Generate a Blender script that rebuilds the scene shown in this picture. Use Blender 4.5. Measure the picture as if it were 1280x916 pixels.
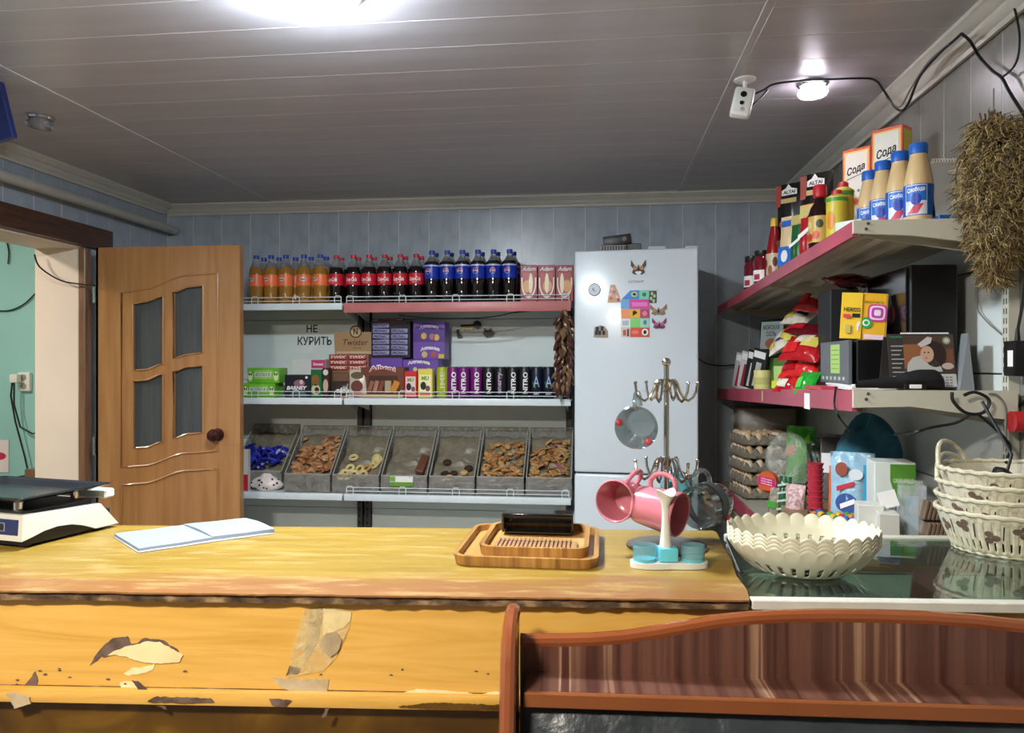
import bpy, bmesh, math, random
from mathutils import Vector, Matrix
random.seed(7)
PI = math.pi
scene = bpy.context.scene
for o in list(bpy.data.objects):
    bpy.data.objects.remove(o)
COL = scene.collection

# ---------------------------------------------------------------- camera
F = 940.0; CX = 640.0; CY = 456.0; CAMZ = 1.45
TH = math.atan(105 / F)
cd = bpy.data.cameras.new('camera'); cam = bpy.data.objects.new('camera', cd); COL.objects.link(cam)
cd.sensor_fit = 'HORIZONTAL'; cd.sensor_width = 36.0; cd.lens = 36.0 * F / 1280.0
cd.shift_y = (CY - 458.0) / 1280.0
cd.clip_start = 0.02
cam.location = (0, 0, CAMZ); cam.rotation_euler = (PI / 2, 0, TH)
scene.camera = cam
# ---------------------------------------------------------------- world, exposure
w = bpy.data.worlds.new('world'); scene.world = w; w.use_nodes = True
w.node_tree.nodes['Background'].inputs[0].default_value = (0.5, 0.55, 0.6, 1)
w.node_tree.nodes['Background'].inputs[1].default_value = 0.05
vs = scene.view_settings
vs.view_transform = 'Standard'; vs.look = 'None'; vs.gamma = 1.0; vs.use_curve_mapping = False
vs.exposure = 2.4
MAIN_LAMP = 70.0      # emission strengths of the lamps; the hall one is added
BACK_LAMP = 76.0
SPOT_LAMP = 13.0
ADDED_HALL_LAMP = 25.0

# ---------------------------------------------------------------- measuring helpers
FW = Vector((-math.sin(TH), math.cos(TH), 0)); RT = Vector((math.cos(TH), math.sin(TH), 0)); UPV = Vector((0, 0, 1))
EYE = Vector((0, 0, CAMZ))
def ray(u, v):
    return FW + RT * ((u - CX) / F) + UPV * ((CY - v) / F)
def WT(u, v, t): return EYE + ray(u, v) * t
def WY(u, v, y): d = ray(u, v); return EYE + d * (y / d.y)
def WX(u, v, x): d = ray(u, v); return EYE + d * (x / d.x)
def WZ(u, v, z): d = ray(u, v); return EYE + d * ((z - CAMZ) / d.z)
def WP(u, v, p, n): d = ray(u, v); return EYE + d * ((p - EYE).dot(n) / d.dot(n))

# ---------------------------------------------------------------- materials
def lin(c):
    out = []
    for x in c[:3]:
        x /= 255.0
        out.append(x / 12.92 if x <= 0.04045 else ((x + 0.055) / 1.055) ** 2.4)
    return out
MATS = {}
def pm(name, col, rough=0.5, metal=0.0, var=0.06, scale=8.0, bump=0.0, trans=0.0, alpha=1.0, coat=0.0, spec=0.5, ior=1.45, stretch=(1, 1, 1), emit=0.0, rvar=0.0, detail=3.0, bscale=None, sss=0.0):
    if name in MATS: return MATS[name]
    m = bpy.data.materials.new(name); m.use_nodes = True
    nt = m.node_tree; b = nt.nodes['Principled BSDF']
    c = lin(col)
    tc = nt.nodes.new('ShaderNodeTexCoord'); mp = nt.nodes.new('ShaderNodeMapping'); nz = nt.nodes.new('ShaderNodeTexNoise')
    mp.inputs['Scale'].default_value = stretch
    nt.links.new(tc.outputs['Object'], mp.inputs['Vector']); nt.links.new(mp.outputs['Vector'], nz.inputs['Vector'])
    nz.inputs['Scale'].default_value = scale; nz.inputs['Detail'].default_value = detail
    rp = nt.nodes.new('ShaderNodeValToRGB')
    rp.color_ramp.elements[0].position = 0.3; rp.color_ramp.elements[1].position = 0.7
    rp.color_ramp.elements[0].color = [max(0, x * (1 - var)) for x in c] + [1]
    rp.color_ramp.elements[1].color = [min(1, x * (1 + var)) for x in c] + [1]
    nt.links.new(nz.outputs['Fac'], rp.inputs['Fac']); nt.links.new(rp.outputs['Color'], b.inputs['Base Color'])
    b.inputs['Roughness'].default_value = rough; b.inputs['Metallic'].default_value = metal
    b.inputs['Transmission Weight'].default_value = trans; b.inputs['Alpha'].default_value = alpha
    b.inputs['Coat Weight'].default_value = coat; b.inputs['Specular IOR Level'].default_value = spec; b.inputs['IOR'].default_value = ior
    b.inputs['Coat Roughness'].default_value = 0.05
    if sss: b.inputs['Subsurface Weight'].default_value = sss; b.inputs['Subsurface Radius'].default_value = (0.01, 0.006, 0.004)
    if emit:
        b.inputs['Emission Color'].default_value = c + [1]; b.inputs['Emission Strength'].default_value = emit
    if bump:
        bp = nt.nodes.new('ShaderNodeBump'); bp.inputs['Strength'].default_value = bump; bp.inputs['Distance'].default_value = 0.01
        src = nz
        if bscale:
            src = nt.nodes.new('ShaderNodeTexNoise'); src.inputs['Scale'].default_value = bscale; src.inputs['Detail'].default_value = 4
            nt.links.new(mp.outputs['Vector'], src.inputs['Vector'])
        nt.links.new(src.outputs['Fac'], bp.inputs['Height']); nt.links.new(bp.outputs['Normal'], b.inputs['Normal'])
    if rvar:
        mr = nt.nodes.new('ShaderNodeMapRange'); mr.inputs['To Min'].default_value = rough - rvar; mr.inputs['To Max'].default_value = rough + rvar
        nt.links.new(nz.outputs['Fac'], mr.inputs['Value']); nt.links.new(mr.outputs['Result'], b.inputs['Roughness'])
    MATS[name] = m
    return m
def ramp_mat(name, stops, scale, stretch, rough=0.4, detail=6, distortion=0.0, bump=0.0, coat=0.0, rough2=None, tex='noise', rot=(0, 0, 0), spec=0.5):
    if name in MATS: return MATS[name]
    m = bpy.data.materials.new(name); m.use_nodes = True
    nt = m.node_tree; b = nt.nodes['Principled BSDF']
    tc = nt.nodes.new('ShaderNodeTexCoord'); mp = nt.nodes.new('ShaderNodeMapping')
    mp.inputs['Scale'].default_value = stretch; mp.inputs['Rotation'].default_value = rot
    nt.links.new(tc.outputs['Object'], mp.inputs['Vector'])
    if tex == 'wave':
        nz = nt.nodes.new('ShaderNodeTexWave'); nz.inputs['Scale'].default_value = scale; nz.inputs['Distortion'].default_value = distortion
        nz.inputs['Detail'].default_value = detail; nz.inputs['Detail Scale'].default_value = 1.2
    else:
        nz = nt.nodes.new('ShaderNodeTexNoise'); nz.inputs['Scale'].default_value = scale; nz.inputs['Detail'].default_value = detail; nz.inputs['Distortion'].default_value = distortion
    nt.links.new(mp.outputs['Vector'], nz.inputs['Vector'])
    rp = nt.nodes.new('ShaderNodeValToRGB'); cr = rp.color_ramp
    while len(cr.elements) < len(stops): cr.elements.new(0.5)
    for e, (p, c) in zip(cr.elements, stops):
        e.position = p; e.color = lin(c) + [1]
    nt.links.new(nz.outputs['Fac'], rp.inputs['Fac']); nt.links.new(rp.outputs['Color'], b.inputs['Base Color'])
    b.inputs['Roughness'].default_value = rough; b.inputs['Coat Weight'].default_value = coat; b.inputs['Specular IOR Level'].default_value = spec
    if bump:
        bp = nt.nodes.new('ShaderNodeBump'); bp.inputs['Strength'].default_value = bump; bp.inputs['Distance'].default_value = 0.01
        nt.links.new(nz.outputs['Fac'], bp.inputs['Height']); nt.links.new(bp.outputs['Normal'], b.inputs['Normal'])
    MATS[name] = m
    return m
def pane(name, tint, gloss=0.06, rough=0.02, body=0.0, col=(200, 210, 210), power=5.0):
    """thin clear sheet or wall: lets light straight through, mirrors more at grazing angles"""
    if name in MATS: return MATS[name]
    m = bpy.data.materials.new(name); m.use_nodes = True; nt = m.node_tree; nt.nodes.clear(); N = nt.nodes.new; L = nt.links.new
    out = N('ShaderNodeOutputMaterial'); tr = N('ShaderNodeBsdfTransparent'); tr.inputs['Color'].default_value = lin(tint) + [1]
    gl_ = N('ShaderNodeBsdfGlossy'); gl_.inputs['Roughness'].default_value = rough
    fr = N('ShaderNodeMath'); fr.operation = 'POWER'; fr.inputs[1].default_value = power; lw = N('ShaderNodeLayerWeight'); lw.inputs['Blend'].default_value = 0.5; L(lw.outputs['Facing'], fr.inputs[0])
    ad = N('ShaderNodeMath'); ad.operation = 'ADD'; ad.inputs[1].default_value = gloss; ad.use_clamp = True; L(fr.outputs[0], ad.inputs[0])
    df = N('ShaderNodeBsdfDiffuse'); nz = N('ShaderNodeTexNoise'); nz.inputs['Scale'].default_value = 12
    rp = N('ShaderNodeValToRGB'); rp.color_ramp.elements[0].color = lin([x * .94 for x in col]) + [1]; rp.color_ramp.elements[1].color = lin(col) + [1]
    L(nz.outputs['Fac'], rp.inputs['Fac']); L(rp.outputs['Color'], df.inputs['Color'])
    m1 = N('ShaderNodeMixShader'); m1.inputs[0].default_value = body; L(tr.outputs[0], m1.inputs[1]); L(df.outputs[0], m1.inputs[2])
    m2 = N('ShaderNodeMixShader'); L(ad.outputs[0], m2.inputs[0]); L(m1.outputs[0], m2.inputs[1]); L(gl_.outputs[0], m2.inputs[2]); L(m2.outputs[0], out.inputs[0])
    MATS[name] = m
    return m
def film(name, col, alpha=0.25, rough=0.15, bump=0.6, bscale=25):
    """thin clear plastic: mostly see-through, crinkled gloss"""
    if name in MATS: return MATS[name]
    m = bpy.data.materials.new(name); m.use_nodes = True
    nt = m.node_tree; b = nt.nodes['Principled BSDF']
    b.inputs['Base Color'].default_value = lin(col) + [1]; b.inputs['Roughness'].default_value = rough
    b.inputs['Specular IOR Level'].default_value = 0.9
    nz = nt.nodes.new('ShaderNodeTexNoise'); nz.inputs['Scale'].default_value = bscale; nz.inputs['Detail'].default_value = 3; nz.inputs['Distortion'].default_value = 1.0
    tc = nt.nodes.new('ShaderNodeTexCoord'); nt.links.new(tc.outputs['Object'], nz.inputs['Vector'])
    bp = nt.nodes.new('ShaderNodeBump'); bp.inputs['Strength'].default_value = bump; bp.inputs['Distance'].default_value = 0.02
    nt.links.new(nz.outputs['Fac'], bp.inputs['Height']); nt.links.new(bp.outputs['Normal'], b.inputs['Normal'])
    mr = nt.nodes.new('ShaderNodeMapRange'); mr.inputs['From Min'].default_value = 0.4; mr.inputs['From Max'].default_value = 0.75
    mr.inputs['To Min'].default_value = alpha * 0.6; mr.inputs['To Max'].default_value = min(1, alpha * 1.8)
    nt.links.new(nz.outputs['Fac'], mr.inputs['Value']); nt.links.new(mr.outputs['Result'], b.inputs['Alpha'])
    MATS[name] = m
    return m

# ---------------------------------------------------------------- mesh builder
class MB:
    def __init__(s): s.bm = bmesh.new()
    def box(s, c, d, rz=0.0, rx=0.0, ry=0.0):
        M = Matrix.Translation(Vector(c)) @ Matrix.Rotation(rz, 4, 'Z') @ Matrix.Rotation(ry, 4, 'Y') @ Matrix.Rotation(rx, 4, 'X') @ Matrix.Diagonal((d[0], d[1], d[2], 1))
        bmesh.ops.create_cube(s.bm, size=1.0, matrix=M); return s
    def bb(s, x0, x1, y0, y1, z0, z1):
        return s.box(((x0 + x1) / 2, (y0 + y1) / 2, (z0 + z1) / 2), (abs(x1 - x0), abs(y1 - y0), abs(z1 - z0)))
    def rbox(s, c, d, bev, seg=2, rz=0.0, rx=0.0, ry=0.0):
        t = bmesh.new()
        bmesh.ops.create_cube(t, size=1.0, matrix=Matrix.Diagonal((d[0], d[1], d[2], 1)))
        bmesh.ops.bevel(t, geom=t.edges[:], offset=bev, segments=seg, profile=0.5, affect='EDGES')
        M = Matrix.Translation(Vector(c)) @ Matrix.Rotation(rz, 4, 'Z') @ Matrix.Rotation(ry, 4, 'Y') @ Matrix.Rotation(rx, 4, 'X')
        bmesh.ops.transform(t, matrix=M, verts=t.verts[:])
        return s.join(t)
    def join(s, t):
        me = bpy.data.meshes.new('tmp'); t.to_mesh(me); t.free(); s.bm.from_mesh(me); bpy.data.meshes.remove(me); return s
    def poly(s, pts):
        vs_ = [s.bm.verts.new(p) for p in pts]; s.bm.faces.new(vs_); return s
    def cyl(s, p0, p1, r0, r1=None, seg=16):
        return s.tube([p0, p1], [r0, r0 if r1 is None else r1], seg)
    def lathe(s, prof, seg=24, c=(0, 0, 0), sx=1.0, sy=1.0, cap0=True, cap1=True):
        rings = []
        for r, z in prof:
            rings.append([s.bm.verts.new((c[0] + r * sx * math.cos(2 * PI * k / seg), c[1] + r * sy * math.sin(2 * PI * k / seg), c[2] + z)) for k in range(seg)])
        for a, b in zip(rings, rings[1:]):
            for k in range(seg):
                s.bm.faces.new((a[k], a[(k + 1) % seg], b[(k + 1) % seg], b[k]))
        if cap0: s.bm.faces.new(rings[0][::-1])
        if cap1: s.bm.faces.new(rings[-1])
        return s
    def tube(s, pts, r, seg=8, closed=False, caps=True):
        pts = [Vector(p) for p in pts]; n = len(pts)
        if not isinstance(r, (list, tuple)): r = [r] * n
        rings = []; up = None
        for i, p in enumerate(pts):
            if closed: d = pts[(i + 1) % n] - pts[i - 1]
            else: d = pts[min(i + 1, n - 1)] - pts[max(i - 1, 0)]
            if d.length < 1e-9: d = Vector((0, 0, 1))
            d.normalize()
            if up is None:
                up = Vector((0, 0, 1)) if abs(d.z) < 0.9 else Vector((1, 0, 0))
            x = d.cross(up)
            if x.length < 1e-6: x = d.cross(Vector((1, 0, 0))) if abs(d.x) < .9 else d.cross(Vector((0, 1, 0)))
            x.normalize(); y = x.cross(d).normalized(); up = y
            rings.append([s.bm.verts.new(p + (x * math.cos(2 * PI * k / seg) + y * math.sin(2 * PI * k / seg)) * r[i]) for k in range(seg)])
        pr = list(zip(rings, rings[1:])) + ([(rings[-1], rings[0])] if closed else [])
        for a, b in pr:
            for k in range(seg):
                s.bm.faces.new((a[k], a[(k + 1) % seg], b[(k + 1) % seg], b[k]))
        if not closed and caps:
            s.bm.faces.new(rings[0][::-1]); s.bm.faces.new(rings[-1])
        return s
    def prism(s, pts, a, b, plane='xz'):
        """2-D outline extruded from a to b along the third axis"""
        def mk(p, h):
            if plane == 'xz': return (p[0], h, p[1])
            if plane == 'xy': return (p[0], p[1], h)
            return (h, p[0], p[1])
        A = [s.bm.verts.new(mk(p, a)) for p in pts]; B = [s.bm.verts.new(mk(p, b)) for p in pts]; n = len(pts)
        s.bm.faces.new(A); s.bm.faces.new(B[::-1])
        for k in range(n): s.bm.faces.new((A[k], B[k], B[(k + 1) % n], A[(k + 1) % n]))
        return s
    def ball(s, c, r, seg=12, rings=8, rot=None):
        if not isinstance(r, (list, tuple)): r = (r, r, r)
        M = Matrix.Translation(Vector(c)) @ (rot if rot else Matrix.Identity(4)) @ Matrix.Diagonal((r[0], r[1], r[2], 1))
        bmesh.ops.create_uvsphere(s.bm, u_segments=seg, v_segments=rings, radius=1.0, matrix=M); return s
    def surf(s, fn, nu, nv, skip=None, wrap=False):
        n = nu if wrap else nu + 1
        g = [[s.bm.verts.new(fn(i / nu, j / nv)) for i in range(n)] for j in range(nv + 1)]
        for j in range(nv):
            for i in range(nu):
                if skip and skip(i, j): continue
                s.bm.faces.new((g[j][i], g[j][(i + 1) % n], g[j + 1][(i + 1) % n], g[j + 1][i]))
        return s
    def shift(s, f):
        for v in s.bm.verts: v.co = Vector(f(v.co))
        return s
    def xf(s, M):
        bmesh.ops.transform(s.bm, matrix=M, verts=s.bm.verts[:]); return s
    def mesh(s, name, mat, sharp=0.6):
        bm = s.bm
        bmesh.ops.recalc_face_normals(bm, faces=bm.faces[:])
        for f in bm.faces: f.smooth = True
        for e in bm.edges:
            if len(e.link_faces) == 2 and e.calc_face_angle(0) > sharp: e.smooth = False
        me = bpy.data.meshes.new(name); bm.to_mesh(me); bm.free()
        if mat: me.materials.append(mat)
        return me
    def build(s, name, mat, parent=None, loc=(0, 0, 0), rot=(0, 0, 0), solid=0.0, sharp=0.6):
        return link(name, s.mesh(name, mat, sharp), parent, loc, rot, solid)
def link(name, me, parent=None, loc=(0, 0, 0), rot=(0, 0, 0), solid=0.0):
    o = bpy.data.objects.new(name, me); COL.objects.link(o)
    o.location = loc; o.rotation_euler = rot
    if parent: o.parent = parent
    if solid:
        md = o.modifiers.new('thickness', 'SOLIDIFY'); md.thickness = solid; md.offset = 0
    return o
def tag(o, label, cat, group=None, kind=None):
    o['label'] = label
    if cat: o['category'] = cat
    if group: o['group'] = group
    if kind: o['kind'] = kind
    return o
def thing(name, label, cat, loc=(0, 0, 0), rz=0.0, group=None, rot=None):
    o = bpy.data.objects.new(name, None); COL.objects.link(o); o.empty_display_size = 0.02
    o.location = loc; o.rotation_euler = rot if rot else (0, 0, rz)
    return tag(o, label, cat, group)
def struct(o): o['kind'] = 'structure'; return o
def copy_tree(o, loc, rz=None, label=None, parent=None, rot=None):
    c = o.copy(); COL.objects.link(c); c.parent = parent
    if parent is None:
        c.location = loc
        if rz is not None: c.rotation_euler = (0, 0, rz)
        if rot is not None: c.rotation_euler = rot
    if label: c['label'] = label
    for ch in KIDS.get(o.name, None) or [x for x in o.children]: copy_tree(ch, None, parent=c)
    return c
KIDS = {}

# ---------------------------------------------------------------- lettering and flat print
TXT = {}
def text_raw(s, bold=0.0, shear=0.0):
    k = (s, bold, shear)
    if k not in TXT:
        cu = bpy.data.curves.new('lettering', 'FONT'); cu.body = s; cu.size = 1.0; cu.align_x = 'CENTER'; cu.align_y = 'CENTER'
        cu.resolution_u = 2; cu.offset = bold; cu.shear = shear
        ob = bpy.data.objects.new('lettering', cu); me = bpy.data.meshes.new_from_object(ob)
        vs_ = [v.co.copy() for v in me.vertices]; fs = [tuple(p.vertices) for p in me.polygons]
        bpy.data.objects.remove(ob); bpy.data.meshes.remove(me)
        x0 = min(v.x for v in vs_); x1 = max(v.x for v in vs_); y0 = min(v.y for v in vs_); y1 = max(v.y for v in vs_)
        TXT[k] = ([((v.x - (x0 + x1) / 2) / (x1 - x0), (v.y - (y0 + y1) / 2) / (y1 - y0)) for v in vs_], fs)
    return TXT[k]
def text_mesh(s, wd, ht, mat, bend=None, bold=0.01, shear=0.0, rot=0.0, arc=0.0):
    """lettering wd x ht in the XZ plane facing -Y, or wrapped round a cylinder of radius bend about Z"""
    vs_, fs = text_raw(s, bold, shear); out = []
    c, n = math.cos(rot), math.sin(rot)
    for x, y in vs_:
        x *= wd; y = y * ht + arc * (0.25 * wd * wd - x * x) / (wd * wd) * 4 * ht if arc else y * ht
        x, y = x * c - y * n, x * n + y * c
        out.append((x, 0.0, y))
    me = bpy.data.meshes.new('lettering'); me.from_pydata(out, [], fs); me.materials.append(mat)
    if bend: bend_mesh(me, bend)
    return me
def bend_mesh(me, R, step=0.0035):
    bm = bmesh.new(); bm.from_mesh(me)
    xs = [v.co.x for v in bm.verts]; x = math.floor(min(xs) / step) * step
    while x < max(xs):
        bmesh.ops.bisect_plane(bm, geom=bm.verts[:] + bm.edges[:] + bm.faces[:], plane_co=(x, 0, 0), plane_no=(1, 0, 0)); x += step
    for v in bm.verts:
        x = v.co.x; v.co = Vector((R * math.sin(x / R), -R * math.cos(x / R), v.co.z))
    bm.to_mesh(me); bm.free()
def text(s, wd, ht, mat, parent, loc, bend=None, name='lettering', **k):
    rot = k.pop('orient', (0, 0, 0))
    return link(name, text_mesh(s, wd, ht, mat, bend, **k), parent, loc, rot)
def patch(name, pts, mat, parent, y=0.0, th=0.0006, loc=(0, 0, 0), rot=(0, 0, 0)):
    return MB().prism(pts, y - th, y, 'xz').build(name, mat, parent, loc, rot)
def rect(x0, x1, z0, z1): return [(x0, z0), (x1, z0), (x1, z1), (x0, z1)]
def disc(cx, cz, rx, rz=None, n=20, a0=0, a1=2 * PI):
    rz = rx if rz is None else rz
    full = abs(a1 - a0 - 2 * PI) < 1e-6
    m = n if full else n + 1
    return [(cx + rx * math.cos(a0 + (a1 - a0) * k / n), cz + rz * math.sin(a0 + (a1 - a0) * k / n)) for k in range(m)]
def wrapped(name, pts, R, mat, parent, sub=6):
    """flat outline (x along the arc, z) laid on a cylinder of radius R, facing -Y"""
    me = bpy.data.meshes.new(name); me.from_pydata([(x, 0, z) for x, z in pts], [], [tuple(range(len(pts)))]); me.materials.append(mat)
    bend_mesh(me, R)
    return link(name, me, parent)
# ================================================================ THE ROOM
XL, XR, YB, YF, ZC = -2.56, 1.07, 4.27, -2.6, 2.41
m_wall = ramp_mat('marbled wall panel', [(0.30, (152, 162, 172)), (0.52, (164, 175, 186)), (0.66, (170, 181, 191)), (0.74, (198, 208, 216))], 5.0, (1.6, 1.6, 0.9), rough=0.30, detail=8, distortion=1.2)
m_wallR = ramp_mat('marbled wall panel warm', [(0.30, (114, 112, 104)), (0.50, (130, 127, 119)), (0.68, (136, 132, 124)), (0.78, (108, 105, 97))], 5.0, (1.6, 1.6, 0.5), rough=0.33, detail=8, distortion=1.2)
m_seam = pm('pale panel seam', (222, 222, 220), rough=0.35, var=0.03)
m_ceil = ramp_mat('mauve ceiling plank', [(0.3, (180, 177, 183)), (0.7, (192, 189, 194))], 3.0, (0.4, 4, 1), rough=0.30, detail=3)
m_trim = pm('cornice plastic', (196, 192, 180), rough=0.4, var=0.04)
m_floor = pm('floor tile', (128, 108, 88), rough=0.45, var=0.12, scale=5)
m_peach = pm('peach plaster', (236, 219, 202), rough=0.7, var=0.04, scale=3)
m_teal = pm('teal painted plaster', (150, 200, 200), rough=0.55, var=0.05, scale=2, bump=0.05)
m_white = pm('white plastic', (228, 228, 224), rough=0.35, var=0.02)
m_black = pm('black plastic', (16, 16, 18), rough=0.35, var=0.1)
m_cable = pm('black cable rubber', (18, 18, 18), rough=0.5)
m_greycable = pm('grey cable rubber', (120, 116, 108), rough=0.5)
m_chrome = pm('chrome', (205, 205, 205), rough=0.12, metal=1.0, var=0.02)

struct(MB().bb(XL - 2.3, XR + 0.2, YF - 0.2, YB + 0.3, -0.1, 0.0).build('floor', m_floor))
ceil = struct(MB().bb(XL, XR, YF, YB, ZC - 0.0022, ZC + 0.1).build('ceiling', m_seam))
# ceiling planks run across the room in three bays divided by two H-profile rails
RAILS = [WZ(0, 82, ZC).x, WZ(963, 2, ZC).x]
PITCH = 0.178
def planks(x0, x1, off):
    me = MB().rbox((0, 0, 0), (x1 - x0, PITCH - 0.004, 0.010), 0.0008, 1).mesh('plank', m_ceil)
    y = YF + off
    while y < YB:
        d = min(y + PITCH, YB) - y
        if d > 0.05 and y + PITCH <= YB + 0.05: link('plank', me, ceil, ((x0 + x1) / 2, y + PITCH / 2, ZC + 0.002))
        y += PITCH
b = 0.02
planks(XL + .01, RAILS[0] - 0.006, 0.075); planks(RAILS[0] + 0.006, RAILS[1] - 0.006, 0.02); planks(RAILS[1] + 0.006, XR - .01, 0.055)
for x in RAILS:
    mb = MB(); mb.rbox((x, (YF + YB) / 2, ZC - 0.003), (0.026, YB - YF - 0.02, 0.006), 0.002, 1); mb.build('rail', m_ceil, ceil)
# walls
wb = struct(MB().bb(XL - 0.25, XR + 0.1, YB, YB + 0.1, 0, ZC + 0.1).build('wall_back', m_seam))
PW = 0.18
me = MB().rbox((0, 0, 0), (PW - 0.003, 0.0016, ZC), 0.0006, 1).mesh('panel', m_wall)
x = XL
while x < XR:
    link('panel', me, wb, (x + PW / 2 - 0.02, YB, ZC / 2)); x += PW
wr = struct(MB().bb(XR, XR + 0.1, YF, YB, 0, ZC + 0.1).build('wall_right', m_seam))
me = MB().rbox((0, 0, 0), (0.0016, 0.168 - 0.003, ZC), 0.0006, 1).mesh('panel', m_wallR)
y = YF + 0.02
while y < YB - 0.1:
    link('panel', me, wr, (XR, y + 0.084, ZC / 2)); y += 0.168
DY0, DY1, DZ = 2.66, 3.50, 2.035
wl = MB(); wl.bb(XL - 0.25, XL, YF, DY0, 0, ZC + .1); wl.bb(XL - 0.25, XL, DY1, YB, 0, ZC + .1); wl.bb(XL - 0.25, XL, DY0, DY1, DZ, ZC + .1)
wl = struct(wl.build('wall_left', m_peach))
me1 = MB().rbox((0, 0, 0), (0.0016, PW - 0.003, ZC), 0.0006, 1).mesh('panel', m_wall)
me2 = MB().rbox((0, 0, 0), (0.0016, PW - 0.003, ZC - 2.06), 0.0006, 1).mesh('panel', m_wall)
y = YB - 0.01 - PW
while y > YF:
    if y > DY1 + 0.02 or y + PW < DY0 - .02: link('panel', me1, wl, (XL, y + PW / 2, ZC / 2))
    else: link('panel', me2, wl, (XL, y + PW / 2, 2.06 + (ZC - 2.06) / 2))
    y -= PW
struct(MB().bb(XL - 0.25, XR + 0.1, YF - 0.1, YF, 0, ZC + 0.1).build('wall_front', m_wallR))
# cornices: a stepped profile along the top of each wall
prof = [(0, 0), (0.052, 0), (0.052, -0.010), (0.044, -0.014), (0.038, -0.024), (0.026, -0.030), (0.020, -0.044), (0.010, -0.052), (0.008, -0.064), (0, -0.064)]
c = MB(); c.prism([(YB - 0.006 - a, ZC - 0.003 + z) for a, z in prof], XL, XR, 'yz'); struct(c.build('trim_1', m_trim))
c = MB(); c.prism([(XL + 0.006 + a, ZC - 0.003 + z) for a, z in prof], YF, YB - 0.06, 'xz'); struct(c.build('trim_2', m_trim))
c = MB(); c.prism([(XR - 0.006 - a * 1.25, ZC - 0.003 + z * 1.15) for a, z in prof], YF, YB - 0.06, 'xz'); struct(c.build('trim_3', m_trim))
# doorway lining, lintel, hall beyond
m_lintel = ramp_mat('dark stained wood', [(0.3, (58, 36, 26)), (0.7, (92, 58, 42))], 6.0, (8, 1, 12), rough=0.35, detail=5)
m_frame = ramp_mat('brown door frame', [(0.3, (112, 80, 58)), (0.7, (140, 104, 76))], 6.0, (8, 8, 1), rough=0.35)
c = MB(); c.bb(XL, XL + 0.034, DY0 - 0.1, DY1 + 0.2, 2.045, 2.150); struct(c.build('trim_4', m_lintel))
c = MB(); c.rbox((XL + 0.012, DY1 + 0.010, DZ / 2), (0.036, 0.05, DZ), 0.004, 1); struct(c.build('trim_5', m_frame))
HX = XL - 2.2
hb = struct(MB().bb(HX, XL - 0.25, 4.05, 4.15, 0, 2.6).build('wall_hall_back', m_teal))
struct(MB().bb(HX - 0.1, HX, 0.5, 4.15, 0, 2.6).build('wall_hall_left', m_teal))
struct(MB().bb(HX, XL - 0.25, 0.4, 0.5, 0, 2.6).build('wall_hall_front', m_teal))
m_hceil = pm('hall ceiling white', (222, 218, 208), rough=0.6, var=0.02)
struct(MB().bb(HX, XL - 0.25, 0.5, 4.05, 2.5, 2.6).build('ceiling_hall', m_hceil))
# ---- lamps
m_lamp = pm('lit lamp diffuser', (232, 244, 255), rough=0.4, emit=MAIN_LAMP, var=0.0)
m_lampB = pm('lit lamp diffuser warm', (255, 246, 232), rough=0.4, emit=BACK_LAMP, var=0.0)
m_lampH = pm('added hall lamp diffuser', (255, 240, 222), rough=0.4, emit=ADDED_HALL_LAMP, var=0.0)
def dome_lamp(p, r, mat, label, group=None):
    t = thing('ceiling_lamp', label, 'lamp', p, 0, group)
    MB().lathe([(r * 1.0, 0), (r * 1.03, -0.006), (r * 1.03, -0.026), (r * 0.98, -0.030)], 40).build('rim', m_white, t)
    MB().lathe([(r * 0.96, -0.028), (r * 0.935, -0.039), (r * 0.81, -0.051), (r * 0.55, -0.059), (r * 0.2, -0.062)], 40).build('diffuser', mat, t)
    return t
LP = WZ(378, -8, ZC - 0.04); dome_lamp((LP.x, LP.y, ZC - 0.003), 0.142, m_lamp, 'large round glowing ceiling lamp above the counter')
dome_lamp((-0.85, -0.25, ZC - 0.003), 0.17, m_lampB, 'round glowing ceiling lamp over the customer side, out of frame')
dome_lamp((XL - 1.1, 2.6, 2.5), 0.16, m_lampH, 'round glowing lamp added out of view on the green hall ceiling')  # unseen lamp, put in to brighten the hall beyond the doorway
m_spotglass = pm('lit spot glass', (255, 246, 255), rough=0.1, emit=SPOT_LAMP, var=0.0)
m_spotdim = pm('frosted spot glass unlit', (150, 150, 152), rough=0.25, trans=0.3)
def spot(p, lit, label):
    t = thing('ceiling_spot', label, 'lamp', p, 0)
    MB().lathe([(0.050, 0), (0.052, -0.006), (0.046, -0.012), (0.030, -0.013)], 28).build('bezel', m_chrome, t)
    MB().lathe([(0.034, -0.012), (0.048, -0.024), (0.050, -0.034), (0.044, -0.044), (0.028, -0.050), (0.01, -0.052)], 28).build('glass', pm('clear spot glass', (235, 235, 240), rough=0.05, trans=0.9), t)
    MB().lathe([(0.026, -0.014), (0.027, -0.030), (0.016, -0.040)], 20).build('bulb', m_spotglass if lit else m_spotdim, t)
SP = WZ(1016, 108, ZC - 0.015); spot((SP.x, SP.y, ZC - 0.004), True, 'small glass ceiling spot, lit, beside the security camera')
SP2 = WZ(50, 148, ZC - 0.01); spot((SP2.x, SP2.y, ZC - 0.004), False, 'small unlit ceiling spot above the doorway')
# ---- pipe
m_pipe = pm('painted pipe', (176, 176, 168), rough=0.35, var=0.06)
tag(MB().cyl((XL + 0.06, 0.6, 2.252), (XL + 0.06, YB - 0.03, 2.252), 0.024, seg=18).build('heating_pipe', m_pipe), 'pale painted pipe running along the left wall under the cornice', 'pipe')
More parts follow.
